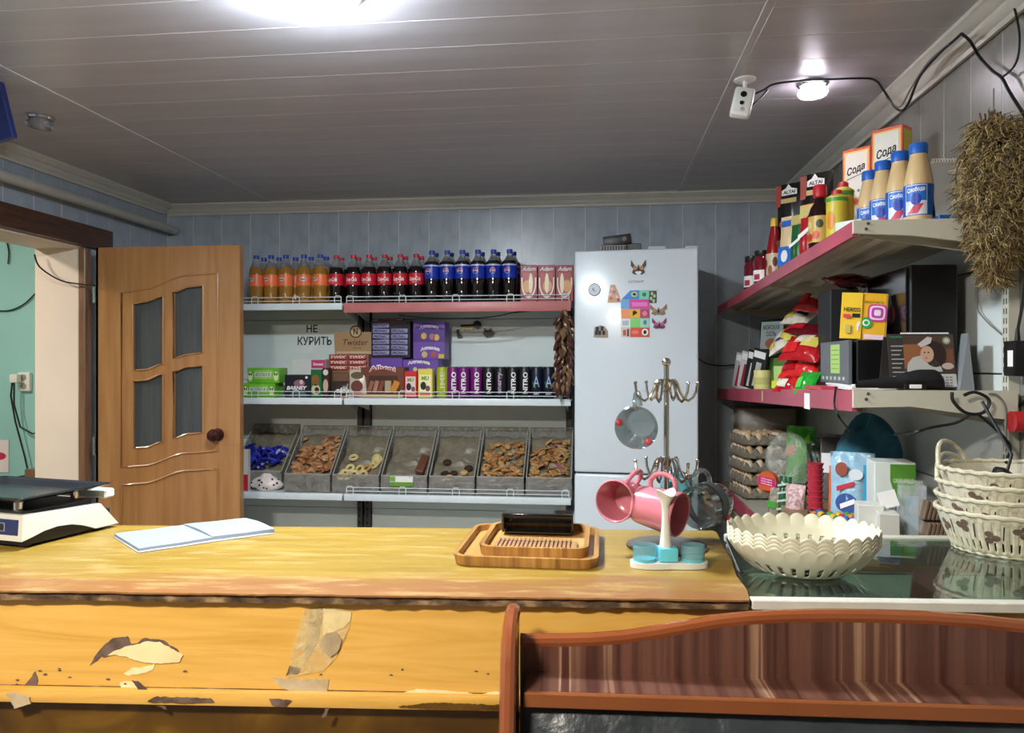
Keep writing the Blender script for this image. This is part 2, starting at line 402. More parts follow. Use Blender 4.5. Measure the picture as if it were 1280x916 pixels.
# ---- navy board at the left edge
m_navy = pm('navy board', (26, 40, 92), rough=0.4)
q = WT(2, 158, 2.55)
t = thing('hanging_board', 'dark navy board hanging at the left edge, seen only by its corner', 'sign', q)
MB().rbox((-0.16, 0, 0.06), (0.36, 0.025, 0.30), 0.004, 1, ry=-0.26).build('panel', m_navy, t)
MB().cyl((-0.16, 0, 0.18), (-0.16, 0, ZC - q.z), 0.006, seg=8).build('hanger', m_chrome, t)

# ================================================================ DOOR
m_door = ramp_mat('honey oak door', [(0.25, (150, 102, 58)), (0.5, (168, 119, 71)), (0.75, (182, 134, 84))], 2.2, (9, 9, 0.7), rough=0.26, detail=6, distortion=0.6, coat=0.3)
m_pane = pm('dark ribbed door glass', (74, 78, 78), rough=0.28, var=0.12, scale=60, bump=0.2, stretch=(1, 1, 0.1))
DF = 3.472            # front plane of the open leaf
hx = WY(120, 400, DF).x; ex = WY(300, 400, DF).x
door = struct(MB().bb(hx, hx + 0.012, DF, DF + 0.038, 0.01, DZ - 0.005).build('door_1', m_door))
door['label'] = 'open honey-brown wooden door with four dark glass panes'
def dz(u, v): p = WY(u, v, DF); return (p.x, p.z)
def curve(pts, n=8):
    P = [dz(*p) for p in pts]; out = []
    for k in range(n + 1):
        s = k / n; x = P[0][0] + (P[-1][0] - P[0][0]) * s
        for a, b2 in zip(P, P[1:]):
            if x <= b2[0] + 1e-9:
                f = (x - a[0]) / (b2[0] - a[0]); f2 = f * f * (3 - 2 * f); out.append((x, a[1] + (b2[1] - a[1]) * f2)); break
    return out
ul_t = curve([(166, 380), (180, 377), (204, 370)]); ul_b = curve([(166, 463), (182, 462), (204, 455)])
ll_t = curve([(166, 476), (182, 475), (204, 467)]); ll_b = curve([(166, 560), (182, 559), (204, 552)])
ur_t = curve([(217, 365), (238, 358), (254, 357)]); ur_b = curve([(217, 448), (236, 443), (254, 441)])
lr_t = curve([(217, 464), (236, 458), (254, 457)]); lr_b = curve([(217, 548), (236, 542), (254, 541)])
TOP = DZ - 0.005; BOT = 0.01
lf = MB()
def strip(lo, hi): lf.prism(lo + hi[::-1], DF, DF + 0.038, 'xz')
def flat(cv, z): return [(x, z) for x, _ in cv]
xa, xb = ul_t[0][0], ul_t[-1][0]; xc, xd = ur_t[0][0], ur_t[-1][0]
for x0, x1 in ((hx, xa), (xb, xc), (xd, ex)): lf.bb(x0, x1, DF, DF + 0.038, BOT, TOP)
for t_, b_, t2, b2 in ((ul_t, ul_b, ll_t, ll_b), (ur_t, ur_b, lr_t, lr_b)):
    strip(t_, flat(t_, TOP)); strip(t2, b_); strip(flat(b2, BOT), b2)
lf.build('leaf', m_door, door)
for t_, b_ in ((ul_t, ul_b), (ur_t, ur_b), (ll_t, ll_b), (lr_t, lr_b)):
    MB().prism(b_ + t_[::-1], DF + 0.016, DF + 0.022, 'xz').build('pane', m_pane, door)
    pts = [(x, DF - 0.001, z) for x, z in b_ + t_[::-1]]
    MB().tube(pts, 0.005, 6, closed=True).build('pane_bead', m_door, door)
def arc3(pts, y=DF - 0.001): return [(p[0], y, p[1]) for p in pts]
lo = curve([(152, 606), (178, 604), (235, 588), (272, 586)], 14)
MB().tube(arc3([(lo[0][0], 0.14)] + lo + [(lo[-1][0], 0.14)]), 0.006, 6, closed=True).build('moulding', m_door, door)
up = curve([(152, 366), (178, 362), (235, 344), (272, 342)], 14); um = curve([(152, 584), (178, 582), (235, 566), (272, 564)], 14)
MB().tube(arc3(up + um[::-1]), 0.005, 6, closed=True).build('moulding', m_door, door)
k = dz(273, 543); m_bronze = pm('dark bronze', (92, 58, 52), rough=0.22, metal=0.8)
kn = MB().lathe([(0.030, 0), (0.031, 0.006), (0.014, 0.010), (0.013, 0.030), (0.026, 0.040), (0.031, 0.052), (0.026, 0.064), (0.010, 0.070)], 24).build('door_handle', m_bronze, door, (k[0], DF, k[1]), (PI / 2, 0, 0))
for z in (0.3, 1.05, 1.80): MB().cyl((hx - 0.006, DF - 0.004, z - 0.045), (hx - 0.006, DF - 0.004, z + 0.045), 0.007, seg=10).build('hinge', m_chrome, door)
# ---- hall: socket, plug, leads, leaflet, shelf corner
s = WY(33, 477, 4.05)
t = thing('wall_socket', 'white double wall socket on the green hall wall', 'socket', s)
MB().rbox((0, -0.012, 0), (0.075, 0.024, 0.110), 0.006, 2).build('body', m_white, t)
for z in (0.025, -0.025): MB().cyl((0, -0.026, z), (0, -0.020, z), 0.019, seg=18).build('outlet', pm('socket recess', (150, 150, 140), rough=0.5), t)
t = thing('power_plug', 'white plug in the hall socket with black leads hanging down', 'plug', (s.x - 0.03, s.y - 0.028, s.z + 0.02))
MB().rbox((0, -0.020, 0), (0.05, 0.04, 0.05), 0.008, 2).build('body', m_white, t)
MB().tube([(-0.01, -0.03, -0.01), (-0.02, -0.03, -0.10), (0, -0.02, -0.25), (0.05, -0.01, -0.45), (0.09, -0.01, -0.62)], 0.005, 6).build('lead', m_cable, t)
MB().tube([(0.0, -0.03, -0.01), (0.0, -0.03, -0.15), (0.03, -0.02, -0.28), (0.10, -0.01, -0.32), (0.13, -0.005, -0.31)], 0.005, 6).build('lead', m_cable, t)
s = WY(4, 570, 4.048)
t = thing('leaflet', 'white leaflet with a red oval pinned to the green hall wall', 'paper', s)
MB().bb(-0.10, 0.036, -0.002, 0, -0.095, 0.095).build('sheet', pm('leaflet paper', (232, 218, 224), rough=0.7), t)
patch('print', disc(-0.02, 0, 0.04, 0.022), pm('leaflet red', (196, 40, 80), rough=0.6), t, -0.002)
s = WY(35, 600, 3.9)
t = thing('hall_cabinet', 'low brown hall cabinet with a small black gadget clipped on its side', 'cabinet', (s.x, s.y, 0))
MB().bb(-0.02, 0.06, 0, 0.14, 0.0, s.z + 0.06).build('body', m_frame, t)
MB().rbox((-0.035, 0.0, s.z + 0.0), (0.03, 0.05, 0.05), 0.006, 2).build('gadget', m_black, t)
def wire(name, pts, r, mat, label, n=6):
    P = [Vector(p) for p in pts]; out = []
    for i in range(len(P) - 1):
        p0 = P[max(i - 1, 0)]; p1 = P[i]; p2 = P[i + 1]; p3 = P[min(i + 2, len(P) - 1)]
        for k in range(n):
            f = k / n
            out.append(0.5 * ((2 * p1) + (p2 - p0) * f + (2 * p0 - 5 * p1 + 4 * p2 - p3) * f * f + (3 * p1 - p0 - 3 * p2 + p3) * f ** 3))
    out.append(P[-1])
    return tag(MB().tube(out, r, 6).build(name, mat), label, 'cable')
wire('cable', [WY(43, 318, 3.46), WY(50, 334, 3.46), WY(75, 350, 3.46), WY(100, 355, 3.46), WY(119, 357, 3.45)], 0.004, m_cable, 'thin dark wire sagging across the peach door reveal')
wire('cable', [WY(-8, 388, 4.04), WY(12, 388, 4.04), WY(30, 380, 4.04), WY(45, 366, 4.04)], 0.004, m_cable, 'thin dark wire drooping across the green hall wall')
wire('cable', [WY(8, 300, 4.04), WY(11, 315, 4.04), WY(10, 330, 4.04)], 0.004, m_cable, 'short dark wire end hanging high on the green hall wall')
# ================================================================ COUNTER
CZ = 1.05
CA = 0.063                      # the counter stands slightly askew to the room
p1 = WZ(0, 738, CZ); p2 = WZ(935, 750, CZ)
CA = math.atan2(p2.y - p1.y, p2.x - p1.x)
C0 = Vector((0, p1.y - p1.x * math.tan(CA), 0))
ca, sa = math.cos(CA), math.sin(CA)
def loc_c(p):                   # world to counter frame
    d = Vector(p) - C0; return Vector((d.x * ca + d.y * sa, -d.x * sa + d.y * ca, d.z))
def wc(x, y, z=CZ): return Vector((C0.x + x * ca - y * sa, C0.y + x * sa + y * ca, z))
CDEP = loc_c(WZ(560, 660, CZ)).y
CEND = loc_c(WZ(937, 750, CZ)).x
CENB = loc_c(WZ(894, 662, CZ)).x - loc_c(WZ(937, 750, CZ)).x      # the board end is cut askew
m_ctop = None
def counter_top_mat():
    m = bpy.data.materials.new('worn counter laminate'); m.use_nodes = True; nt = m.node_tree; b = nt.nodes['Principled BSDF']
    N = nt.nodes.new; L = nt.links.new
    tc = N('ShaderNodeTexCoord'); mp = N('ShaderNodeMapping'); mp.inputs['Scale'].default_value = (0.5, 7, 4); L(tc.outputs['Object'], mp.inputs['Vector'])
    n1 = N('ShaderNodeTexNoise'); n1.inputs['Scale'].default_value = 3; n1.inputs['Detail'].default_value = 7; n1.inputs['Distortion'].default_value = 0.8; L(mp.outputs['Vector'], n1.inputs['Vector'])
    r1 = N('ShaderNodeValToRGB'); e = r1.color_ramp.elements; e[0].position = .3; e[0].color = lin((132, 105, 36)) + [1]; e[1].position = .72; e[1].color = lin((154, 125, 52)) + [1]; L(n1.outputs['Fac'], r1.inputs['Fac'])
    # worn pinkish strip along the front edge (object y below about 0.12) and scraped pale patches
    sx = N('ShaderNodeSeparateXYZ'); L(tc.outputs['Object'], sx.inputs[0])
    n2 = N('ShaderNodeTexNoise'); n2.inputs['Scale'].default_value = 6; n2.inputs['Detail'].default_value = 6; L(mp.outputs['Vector'], n2.inputs['Vector'])
    ma = N('ShaderNodeMath'); ma.operation = 'MULTIPLY_ADD'; ma.inputs[1].default_value = 0.30; L(n2.outputs['Fac'], ma.inputs[0]); L(sx.outputs['Y'], ma.inputs[2])
    mr = N('ShaderNodeMapRange'); mr.inputs['From Min'].default_value = 0.285; mr.inputs['From Max'].default_value = 0.215; L(ma.outputs[0], mr.inputs['Value'])
    mix = N('ShaderNodeMixRGB'); mix.inputs['Color2'].default_value = lin((138, 94, 52)) + [1]; L(mr.outputs['Result'], mix.inputs['Fac']); L(r1.outputs['Color'], mix.inputs['Color1'])
    mp3 = N('ShaderNodeMapping'); mp3.inputs['Scale'].default_value = (4, 16, 4); L(tc.outputs['Object'], mp3.inputs['Vector'])
    n3 = N('ShaderNodeTexNoise'); n3.inputs['Scale'].default_value = 2.2; n3.inputs['Detail'].default_value = 8; n3.inputs['Roughness'].default_value = .7; L(mp3.outputs['Vector'], n3.inputs['Vector'])
    r3 = N('ShaderNodeValToRGB'); e = r3.color_ramp.elements; e[0].position = .52; e[0].color = (0, 0, 0, 1); e[1].position = .62; e[1].color = (1, 1, 1, 1); L(n3.outputs['Fac'], r3.inputs['Fac'])
    mm = N('ShaderNodeMath'); mm.operation = 'MULTIPLY'; mm.inputs[1].default_value = 0.55; L(r3.outputs['Color'], mm.inputs[0])
    mix2 = N('ShaderNodeMixRGB'); mix2.inputs['Color2'].default_value = lin((172, 145, 92)) + [1]; L(mm.outputs[0], mix2.inputs['Fac']); L(mix.outputs['Color'], mix2.inputs['Color1'])
    L(mix2.outputs['Color'], b.inputs['Base Color'])
    rr = N('ShaderNodeMapRange'); rr.inputs['To Min'].default_value = 0.24; rr.inputs['To Max'].default_value = 0.5; L(n3.outputs['Fac'], rr.inputs['Value']); L(rr.outputs['Result'], b.inputs['Roughness'])
    return m
m_ctop = counter_top_mat()
m_edge = ramp_mat('crumbled chipboard edge', [(0.32, (44, 30, 18)), (0.52, (92, 70, 48)), (0.68, (150, 122, 88))], 30, (1, 1, 1.5), rough=0.9, detail=8, bump=0.6)
m_fascia = ramp_mat('yellow oak laminate', [(0.22, (190, 142, 62)), (0.45, (206, 160, 76)), (0.62, (214, 168, 86)), (0.80, (198, 150, 68))], 3.4, (0.6, 1, 7), rough=0.26, detail=7, distortion=2.0)
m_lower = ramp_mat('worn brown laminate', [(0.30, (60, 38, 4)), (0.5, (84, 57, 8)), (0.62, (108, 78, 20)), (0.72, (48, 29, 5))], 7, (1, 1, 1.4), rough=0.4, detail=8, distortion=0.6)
CL, CR = -2.35, loc_c((XR - 0.012, 1.4, 0)).x - 0.01
CR = 0.98
cnt = thing('shop_counter', 'long worn yellow wood shop counter with peeling tape on its front', 'counter', C0, CA)
edge = []
n = 170
for k in range(n + 1):
    x = CL + (CEND - CL) * k / n
    edge.append((x, 0.0015 * math.sin(x * 9) * math.sin(x * 23) + random.uniform(-0.0014, 0.0014)))
tb = MB()
rim = edge + [(CEND + 0.004 + CENB * .12, 0.06), (CEND - 0.003 + CENB * .28, 0.15), (CEND + 0.002 + CENB * .48, 0.26), (CEND - 0.002 + CENB * .68, 0.36), (CEND + CENB * .96, CDEP - 0.02), (CEND + CENB - 0.008, CDEP), (CL, CDEP)]
MB().prism(rim, CZ - 0.003, CZ, 'xy').build('worktop_laminate', m_ctop, cnt)
MB().prism([(x, y + 0.004 + (random.uniform(0, .004) if i < n else 0)) for i, (x, y) in enumerate(rim)], CZ - 0.018, CZ - 0.003, 'xy').build('worktop_core', m_edge, cnt)
FY = 0.022                      # fascia plane behind the edge
zb = loc_c(WP(300, 862, wc(0, FY), Vector((-sa, ca, 0)))).z
MB().bb(CL, CEND + .004, FY, FY + 0.02, zb, CZ - 0.019).build('fascia', m_fascia, cnt)
MB().bb(CL, CEND, FY - 0.0006, FY + 0.004, zb - 0.001, zb + 0.0025).build('ledge_gap', m_edge, cnt)
led = MB(); led.rbox(((CL + CEND) / 2, FY - 0.002, zb - 0.012), (CEND - CL, 0.022, 0.026), 0.004, 2); led.build('ledge_strip', m_fascia, cnt)
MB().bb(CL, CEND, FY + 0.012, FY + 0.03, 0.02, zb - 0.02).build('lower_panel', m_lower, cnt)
MB().bb(CL, CEND - 0.004, FY + 0.03, CDEP - 0.03, 0.02, CZ - 0.0195).build('carcass', m_fascia, cnt)
# torn laminate, tape and chips on the front: each a thin piece stuck on or flaking off the boards
m_bare = ramp_mat('bare chipboard', [(0.3, (206, 186, 130)), (0.7, (226, 210, 160))], 14, (1, 1, 1), rough=0.8)
m_dark = ramp_mat('dark torn paper', [(0.3, (60, 44, 38)), (0.7, (116, 92, 80))], 40, (1, 1, 1), rough=0.8)
m_tape = film('clear packing tape', (226, 206, 150), alpha=0.34, rough=0.10, bump=0.25, bscale=40)
m_tapeg = ramp_mat('dirty grey tape', [(0.3, (150, 130, 100)), (0.7, (198, 180, 146))], 22, (1, 1, 1), rough=0.22, bump=0.08)
m_pale = pm('pale torn paper', (226, 206, 158), rough=0.7, var=0.1, scale=30)
cn = Vector((-sa, ca, 0))
def front_patch(name, px, mat, off=0.0, th=0.0012, plane=FY):
    pts = []; rr_ = random.Random(len(px) * 7 + int(px[0][0])); fine = []
    for (u0, v0), (u1, v1) in zip(px, px[1:] + px[:1]):
        n_ = max(1, int(math.hypot(u1 - u0, v1 - v0) / 3.2))
        for k in range(n_): fine.append((u0 + (u1 - u0) * k / n_ + rr_.uniform(-.7, .7), v0 + (v1 - v0) * k / n_ + rr_.uniform(-.7, .7)))
    for u, v in fine:
        q = loc_c(WP(u, v, wc(0, plane), cn)); pts.append((q.x, q.z))
    MB().prism(pts, plane - off - th, plane - off + 0.0008, 'xz').build(name, mat, cnt)
front_patch('torn_patch', [(113, 831), (120, 818), (130, 806), (141, 797), (160, 795), (164, 804), (172, 803), (180, 797), (195, 799), (206, 800), (212, 806), (222, 812), (228, 820), (215, 826), (190, 828), (176, 826), (160, 820), (141, 817), (131, 822), (127, 820), (118, 828)], m_dark)
front_patch('bare_patch', [(135, 818), (146, 812), (160, 807), (172, 805), (185, 801), (200, 802), (212, 808), (229, 818), (226, 826), (205, 829), (182, 828), (160, 821), (144, 818)], m_bare, 0.0012)
front_patch('tape', [(150, 852), (172, 850), (175, 860), (152, 862)], m_pale)
front_patch('torn_paper', [(155, 842), (165, 835), (190, 832), (194, 828), (192, 836), (180, 841), (160, 844)], m_pale)
front_patch('torn_paper', [(168, 848), (176, 850), (200, 870), (212, 884), (200, 880), (180, 866)], m_dark, 0.0075)
front_patch('tape_strip', [(388, 762), (404, 759), (398, 800), (383, 826), (380, 822)], m_tapeg)
front_patch('tape_strip', [(381, 762), (418, 758), (440, 764), (436, 786), (420, 822), (404, 838), (360, 846), (366, 812)], m_tape, 0.0014)
front_patch('tape_strip', [(404, 760), (440, 765), (438, 775), (430, 784), (404, 794)], m_bare, 0.0004)
front_patch('tape_blister', [(401, 802), (408, 791), (420, 789), (428, 798), (424, 812), (414, 820), (405, 812)], m_tapeg, 0.0035)
front_patch('torn_patch', [(340, 846), (360, 848), (412, 849), (409, 866), (370, 867), (348, 856)], m_tapeg, 0.0004)
front_patch('torn_patch', [(362, 832), (376, 834), (374, 842), (358, 843)], m_dark, 0.0004)
front_patch('torn_patch', [(494, 868), (520, 861), (560, 863), (600, 867), (640, 862), (650, 863), (650, 878), (600, 880), (540, 878)], m_pale, 0.0004)
front_patch('torn_patch', [(24, 866), (38, 848), (44, 838), (48, 848), (46, 866), (42, 874), (28, 872)], m_dark)
front_patch('torn_patch', [(16, 862), (24, 860), (44, 866), (46, 874), (26, 880)], m_tapeg, 0.0155)
front_patch('torn_patch', [(200, 866), (268, 868), (272, 872), (240, 873), (190, 872)], m_dark, 0.0155)
front_patch('torn_patch', [(540, 873), (650, 877), (650, 882), (560, 881), (500, 878)], m_lower, 0.0155)
front_patch('chip', [(340, 868), (368, 870), (360, 878), (344, 876)], m_dark, 0.0155)
front_patch('chip', [(410, 881), (414, 880), (412, 891), (406, 891)], m_dark, 0.0155)
front_patch('peeled_patch', [(718, 751), (779, 753), (770, 759), (752, 763), (735, 760)], m_pale)
random.seed(5)
for k in range(16):
    u = random.choice([random.uniform(20, 240), random.uniform(330, 620)]); v = random.uniform(835, 858); r = random.uniform(1, 2.2)
    front_patch('chip', [(u - r * 1.5, v), (u, v - r * .7), (u + r * 1.4, v + .3), (u, v + r * .6)], m_dark)

# ---- glass display section at the right end
m_alu = pm('dull white metal frame', (206, 204, 192), rough=0.4, var=0.08, scale=20)
m_glass = pane('counter glass', (214, 226, 218), gloss=0.10)
GX0, GX1 = CEND + 0.006, CR
gl = thing('glass_display_case', 'low glass-topped display case set into the right end of the counter', 'display case', C0, CA)
RB = loc_c(WZ(1050, 672, CZ - 0.005)).y
MB().bb(GX0, GX1, FY, FY + 0.02, 0.3, CZ - 0.019).build('front_panel', m_fascia, gl)
fr = MB()
fr.rbox(((GX0 + GX1) / 2, 0.016, CZ - 0.010), (GX1 - GX0, 0.022, 0.018), 0.002, 1); fr.build('front_rail', m_alu, gl)
GB = GX0 + CENB + 0.004
MB().rbox(((GB + GX1) / 2, RB, CZ - 0.008), (GX1 - GB, 0.022, 0.018), 0.004, 2).build('rear_rail', m_alu, gl)
MB().prism([(GX0 + CENB * .06, 0.029), (GX1, 0.029), (GX1, RB - .011), (GB, RB - .011)], CZ - 0.010, CZ - 0.004, 'xy').build('glass_top', m_glass, gl)
MB().bb(GX0 + .005, GX1, 0.045, RB - 0.02, CZ - 0.092, CZ - 0.085).build('inner_shelf', pm('case shelf', (216, 220, 208), rough=0.5), gl)
MB().prism([(GX0, .045), (GX0 + .004, .045), (GB + .004, RB - .012), (GB, RB - .012)], CZ - 0.085, CZ - 0.0195, 'xy').build('side_panel', pm('case side', (150, 140, 122), rough=0.5), gl)
for x in (GX0 + 0.05, GX1 - 0.05): MB().cyl((x, 0.07, CZ - 0.085), (x, 0.07, CZ - 0.012), 0.009, seg=12).build('post', m_alu, gl)
MB().bb(GX0, GX1, RB - 0.01, RB + 0.006, 0.02, CZ - 0.085).build('rear_panel', m_alu, gl)
# things lying inside the case
q = wc(GX0 + 0.20, 0.20, CZ - 0.0845)
t = thing('snack_packet', 'clear packet with blue print lying under the counter glass', 'packet', q, 0.3)
MB().rbox((0, 0, 0.026), (0.15, 0.20, 0.05), 0.02, 3).build('bag', pm('pale blue packet', (170, 186, 204), rough=0.2, var=0.2, scale=14, bump=0.3), t)
MB().rbox((0, 0, 0.052), (0.09, 0.09, 0.004), 0.002, 1).build('print', pm('packet blue', (40, 74, 150), rough=0.3, var=0.5, scale=40), t)
q = wc(GX0 + 0.40, 0.22, CZ - 0.0845)
tag(MB().rbox((0, 0, 0.02), (0.06, 0.34, 0.04), 0.004, 1).build('pink_box', pm('dusty pink card', (176, 96, 100), rough=0.5), None, q, (0, 0, -0.4)), 'long dusty pink box under the counter glass', 'box')

# ================================================================ BENCH
BA = 0.039
q0 = WT(650, 800, 1.222); B0 = Vector((q0.x, q0.y, 0))
bca, bsa = math.cos(BA), math.sin(BA); bn = Vector((-bsa, bca, 0))
def loc_b(p): d = Vector(p) - B0; return Vector((d.x * bca + d.y * bsa, -d.x * bsa + d.y * bca, d.z))
bench = thing('corner_bench', 'brown kitchen bench with arched back shelf and black leather backrest', 'bench', B0, BA)
m_benchf = ramp_mat('orange brown edge laminate', [(0.3, (112, 62, 32)), (0.7, (130, 76, 42))], 4, (1, 1, 1), rough=0.28, detail=2)
m_bencht = ramp_mat('glossy orange brown wrap', [(0.3, (120, 62, 32)), (0.7, (136, 76, 42))], 4, (1, 1, 1), rough=0.16, detail=2, coat=0.4)
m_strip = ramp_mat('striped plum wood laminate', [(0.24, (50, 28, 24)), (0.36, (78, 48, 40)), (0.45, (100, 66, 54)), (0.53, (64, 36, 30)), (0.60, (92, 60, 48)), (0.66, (150, 116, 92)), (0.69, (76, 44, 38)), (0.80, (62, 34, 30))], 7, (3.2, 0.05, 0.05), rough=0.30, detail=6, distortion=0.1)
m_leather = pm('black leather', (44, 50, 54), rough=0.34, var=0.35, scale=10, bump=0.35, bscale=30)
arc = [(660, 803), (700, 803), (740, 802), (780, 799), (820, 793), (860, 786), (900, 779), (940, 775), (980, 773), (1040, 772), (1100, 773), (1160, 775), (1220, 779), (1290, 787)]
A = [loc_b(WP(u, v, B0, bn)) for u, v in arc]
zsh = loc_b(WP(760, 842, B0, bn)).z
fr_ = loc_b(WZ(760, 866, zsh)).y
BX1 = A[-1].x + 0.12
A.append(Vector((BX1, 0, A[-1].z - 0.012)))
top = [(a.x, a.z) for a in A]
MB().prism([(0, zsh - 0.3)] + [(0, top[0][1])] + top + [(BX1, zsh - 0.3)], 0.0, 0.018, 'xz').build('back_panel', m_strip, bench)
MB().tube([(0.0, 0.009, top[0][1])] + [(x, 0.009, z) for x, z in top], 0.0115, 10).build('arched_edge', m_bencht, bench)
MB().bb(0.01, BX1, fr_, 0.0, zsh - 0.016, zsh).build('shelf', m_strip, bench)
MB().rbox(((BX1 + .01) / 2, fr_ - 0.004, zsh - 0.0115), (BX1 - .01, 0.010, 0.023), 0.002, 1).build('shelf_edge', m_benchf, bench)
# end panel with a rounded front edge, bulging forward lower down
def epx(u, v): q = loc_b(WP(u, v, Vector((B0.x, 0, 0)), Vector((1, 0, 0)))); return q
zt = loc_b(WT(652, 789, 1.16)).z
prof = [(0.018, zt + 0.006), (-0.02, zt + 0.008), (-0.05, zt + 0.004), (-0.075, zt - 0.012), (-0.092, zt - 0.04), (-0.105, zt - 0.09), (-0.118, zt - 0.16), (-0.15, zt - 0.30), (-0.24, zt - 0.50), (-0.42, zt - 0.60), (-0.42, 0.0), (0.018, 0.0)]
MB().prism(prof, -0.022, -0.002, 'yz').build('end_panel', m_strip, bench)
MB().tube([(-0.012, y, z) for y, z in prof[:-2]], 0.0125, 10).build('end_panel_edge', m_bencht, bench)
def pad(u, v):
    x = 0.006 + (BX1 - 0.01) * u; z = zsh - 0.0235 - 0.42 * v
    puff = 0.035 * (1 - (2 * v - 1) ** 4) * (1 - (2 * u - 1) ** 16)
    return (x, fr_ + 0.014 - puff - 0.06 * v + 0.002 * math.sin(40 * u + 9 * v) * math.sin(31 * u - 14 * v), z)
pb = MB().surf(pad, 90, 16); pb.surf(lambda u, v: (0.006 + (BX1 - 0.01) * u, fr_ + 0.014 - (fr_ + 0.014) * v, zsh - 0.0235), 20, 1); pb.build('backrest_cushion', m_leather, bench)
MB().rbox((BX1 / 2, -0.28, 0.42), (BX1 - 0.02, 0.42, 0.12), 0.03, 3).build('seat_cushion', m_leather, bench)
MB().bb(0.0, BX1, -0.40, 0.0, 0.0, 0.36).build('seat_box', m_strip, bench)
# ================================================================ BACK SHELVING
m_shelfw = pm('white shelf enamel', (222, 232, 234), rough=0.35, var=0.04)
m_shelfp = pm('faded pink shelf edge', (196, 120, 118), rough=0.4, var=0.12, scale=6, stretch=(1, 1, 1))
m_shelfback = pm('pale grey steel back panel', (222, 232, 228), rough=0.45, var=0.03)
m_shelfdark = pm('dark grey steel', (74, 76, 76), rough=0.5)
SF = 3.86; SBK = 4.245
zt_ = WY(510, 378, SF).z; zm_ = WY(510, 498, SF).z; zl_ = WY(510, 619, SF).z
xs0, xs1, xs2 = -2.32, WY(428.5, 500, SF).x, WY(714, 500, SF).x
def fence(parent, x0, x1, z, y):
    n = max(2, round((x1 - x0) / 0.27))
    for zz in (0.014, 0.034): MB().tube([(x0 + .01, y, z + zz), (x1 - .01, y, z + zz)], 0.0022, 5).build('rail_wire', m_shelfw, parent)
    for k in range(n + 1):
        x = x0 + 0.03 + (x1 - x0 - 0.06) * k / n; d = 0.018
        MB().tube([(x - d, y, z - 0.002), (x - d, y, z + 0.030), (x - d * .6, y, z + 0.040), (x + d * .6, y, z + 0.040), (x + d, y, z + 0.030), (x + d, y, z - 0.002)], 0.0022, 5).build('rail_loop', m_shelfw, parent)
def unit(x0, x1, lipmat, label):
    t = thing('shelving_unit', label, 'shelving', (0, 0, 0))
    for x in (x0 + 0.02, x1 - 0.02):
        up = MB(); up.bb(x - 0.014, x + 0.014, SBK - 0.03, SBK + 0.015, 0.0, zt_ + 0.02); u_ = up.build('upright', m_shelfdark, t)
        for k in range(8):
            z = 0.45 + k * 0.04
            MB().bb(x - 0.004, x + 0.004, SBK - 0.0315, SBK - 0.030, z, z + 0.02).build('slot', m_black, u_)
    for z0, z1 in ((0.12, 0.62), (0.62, zl_ + 0.25), (zl_ + 0.25, zm_ + .01), (zm_ + 0.01, zm_ + 0.09), (zm_ + 0.09, zt_ - 0.065), (zt_ - 0.065, zt_)):
        MB().rbox(((x0 + x1) / 2, SBK + 0.004, (z0 + z1) / 2), (x1 - x0 - 0.08, 0.012, z1 - z0 - 0.003), 0.002, 1).build('back_panel', m_shelfback, t)
    for z, lm in ((zt_, lipmat), (zm_, m_shelfw), (zl_, m_shelfw), (0.16, m_shelfw)):
        sh = MB().bb(x0, x1, SF + 0.012, SBK - 0.005, z - 0.012, z).build('shelf', m_shelfw, t)
        lh = 0.052 if lm is m_shelfp else 0.036
        MB().rbox(((x0 + x1) / 2, SF + 0.006, z - lh / 2 + 0.001), (x1 - x0 - 0.004, 0.012, lh), 0.003, 2).build('lip', lm, sh)
        for x in (x0 + 0.03, x1 - 0.03):
            MB().prism([(SBK - 0.03, z - 0.013), (SF + 0.05, z - 0.013), (SF + 0.05, z - 0.026), (SBK - 0.03, z - 0.085)], x - 0.003, x + 0.003, 'yz').build('bracket', m_shelfw, sh)
        if z > 0.5 and not (z == zl_ and x0 < -2): fence(sh, x0, x1, z, SF + 0.016)
    return t
unit(xs0, xs1 - 0.003, m_shelfw, 'white steel shelving unit half hidden behind the open door')
unit(xs1 + 0.003, xs2, m_shelfp, 'steel shelving unit with faded pink top edge beside the refrigerator')
# no smoking notice on the back panel
t = thing('no_smoking_notice', 'white notice with black Cyrillic no-smoking lettering behind the snacks', 'notice', WY(393, 425, SBK - 0.003))
MB().bb(-0.12, 0.12, -0.001, 0, -0.075, 0.105).build('sheet', pm('notice paper', (224, 232, 228), rough=0.5), t)
m_ink = pm('black print', (28, 30, 32), rough=0.6)
d = 4.2 / F
text('НЕ', 15 * d, 10 * d, m_ink, t, (-3 * d, -0.002, 15 * d), bold=0.02)
text('КУРИТЬ', 46 * d, 11 * d, m_ink, t, (0.5 * d, -0.002, -1 * d), bold=0.02)

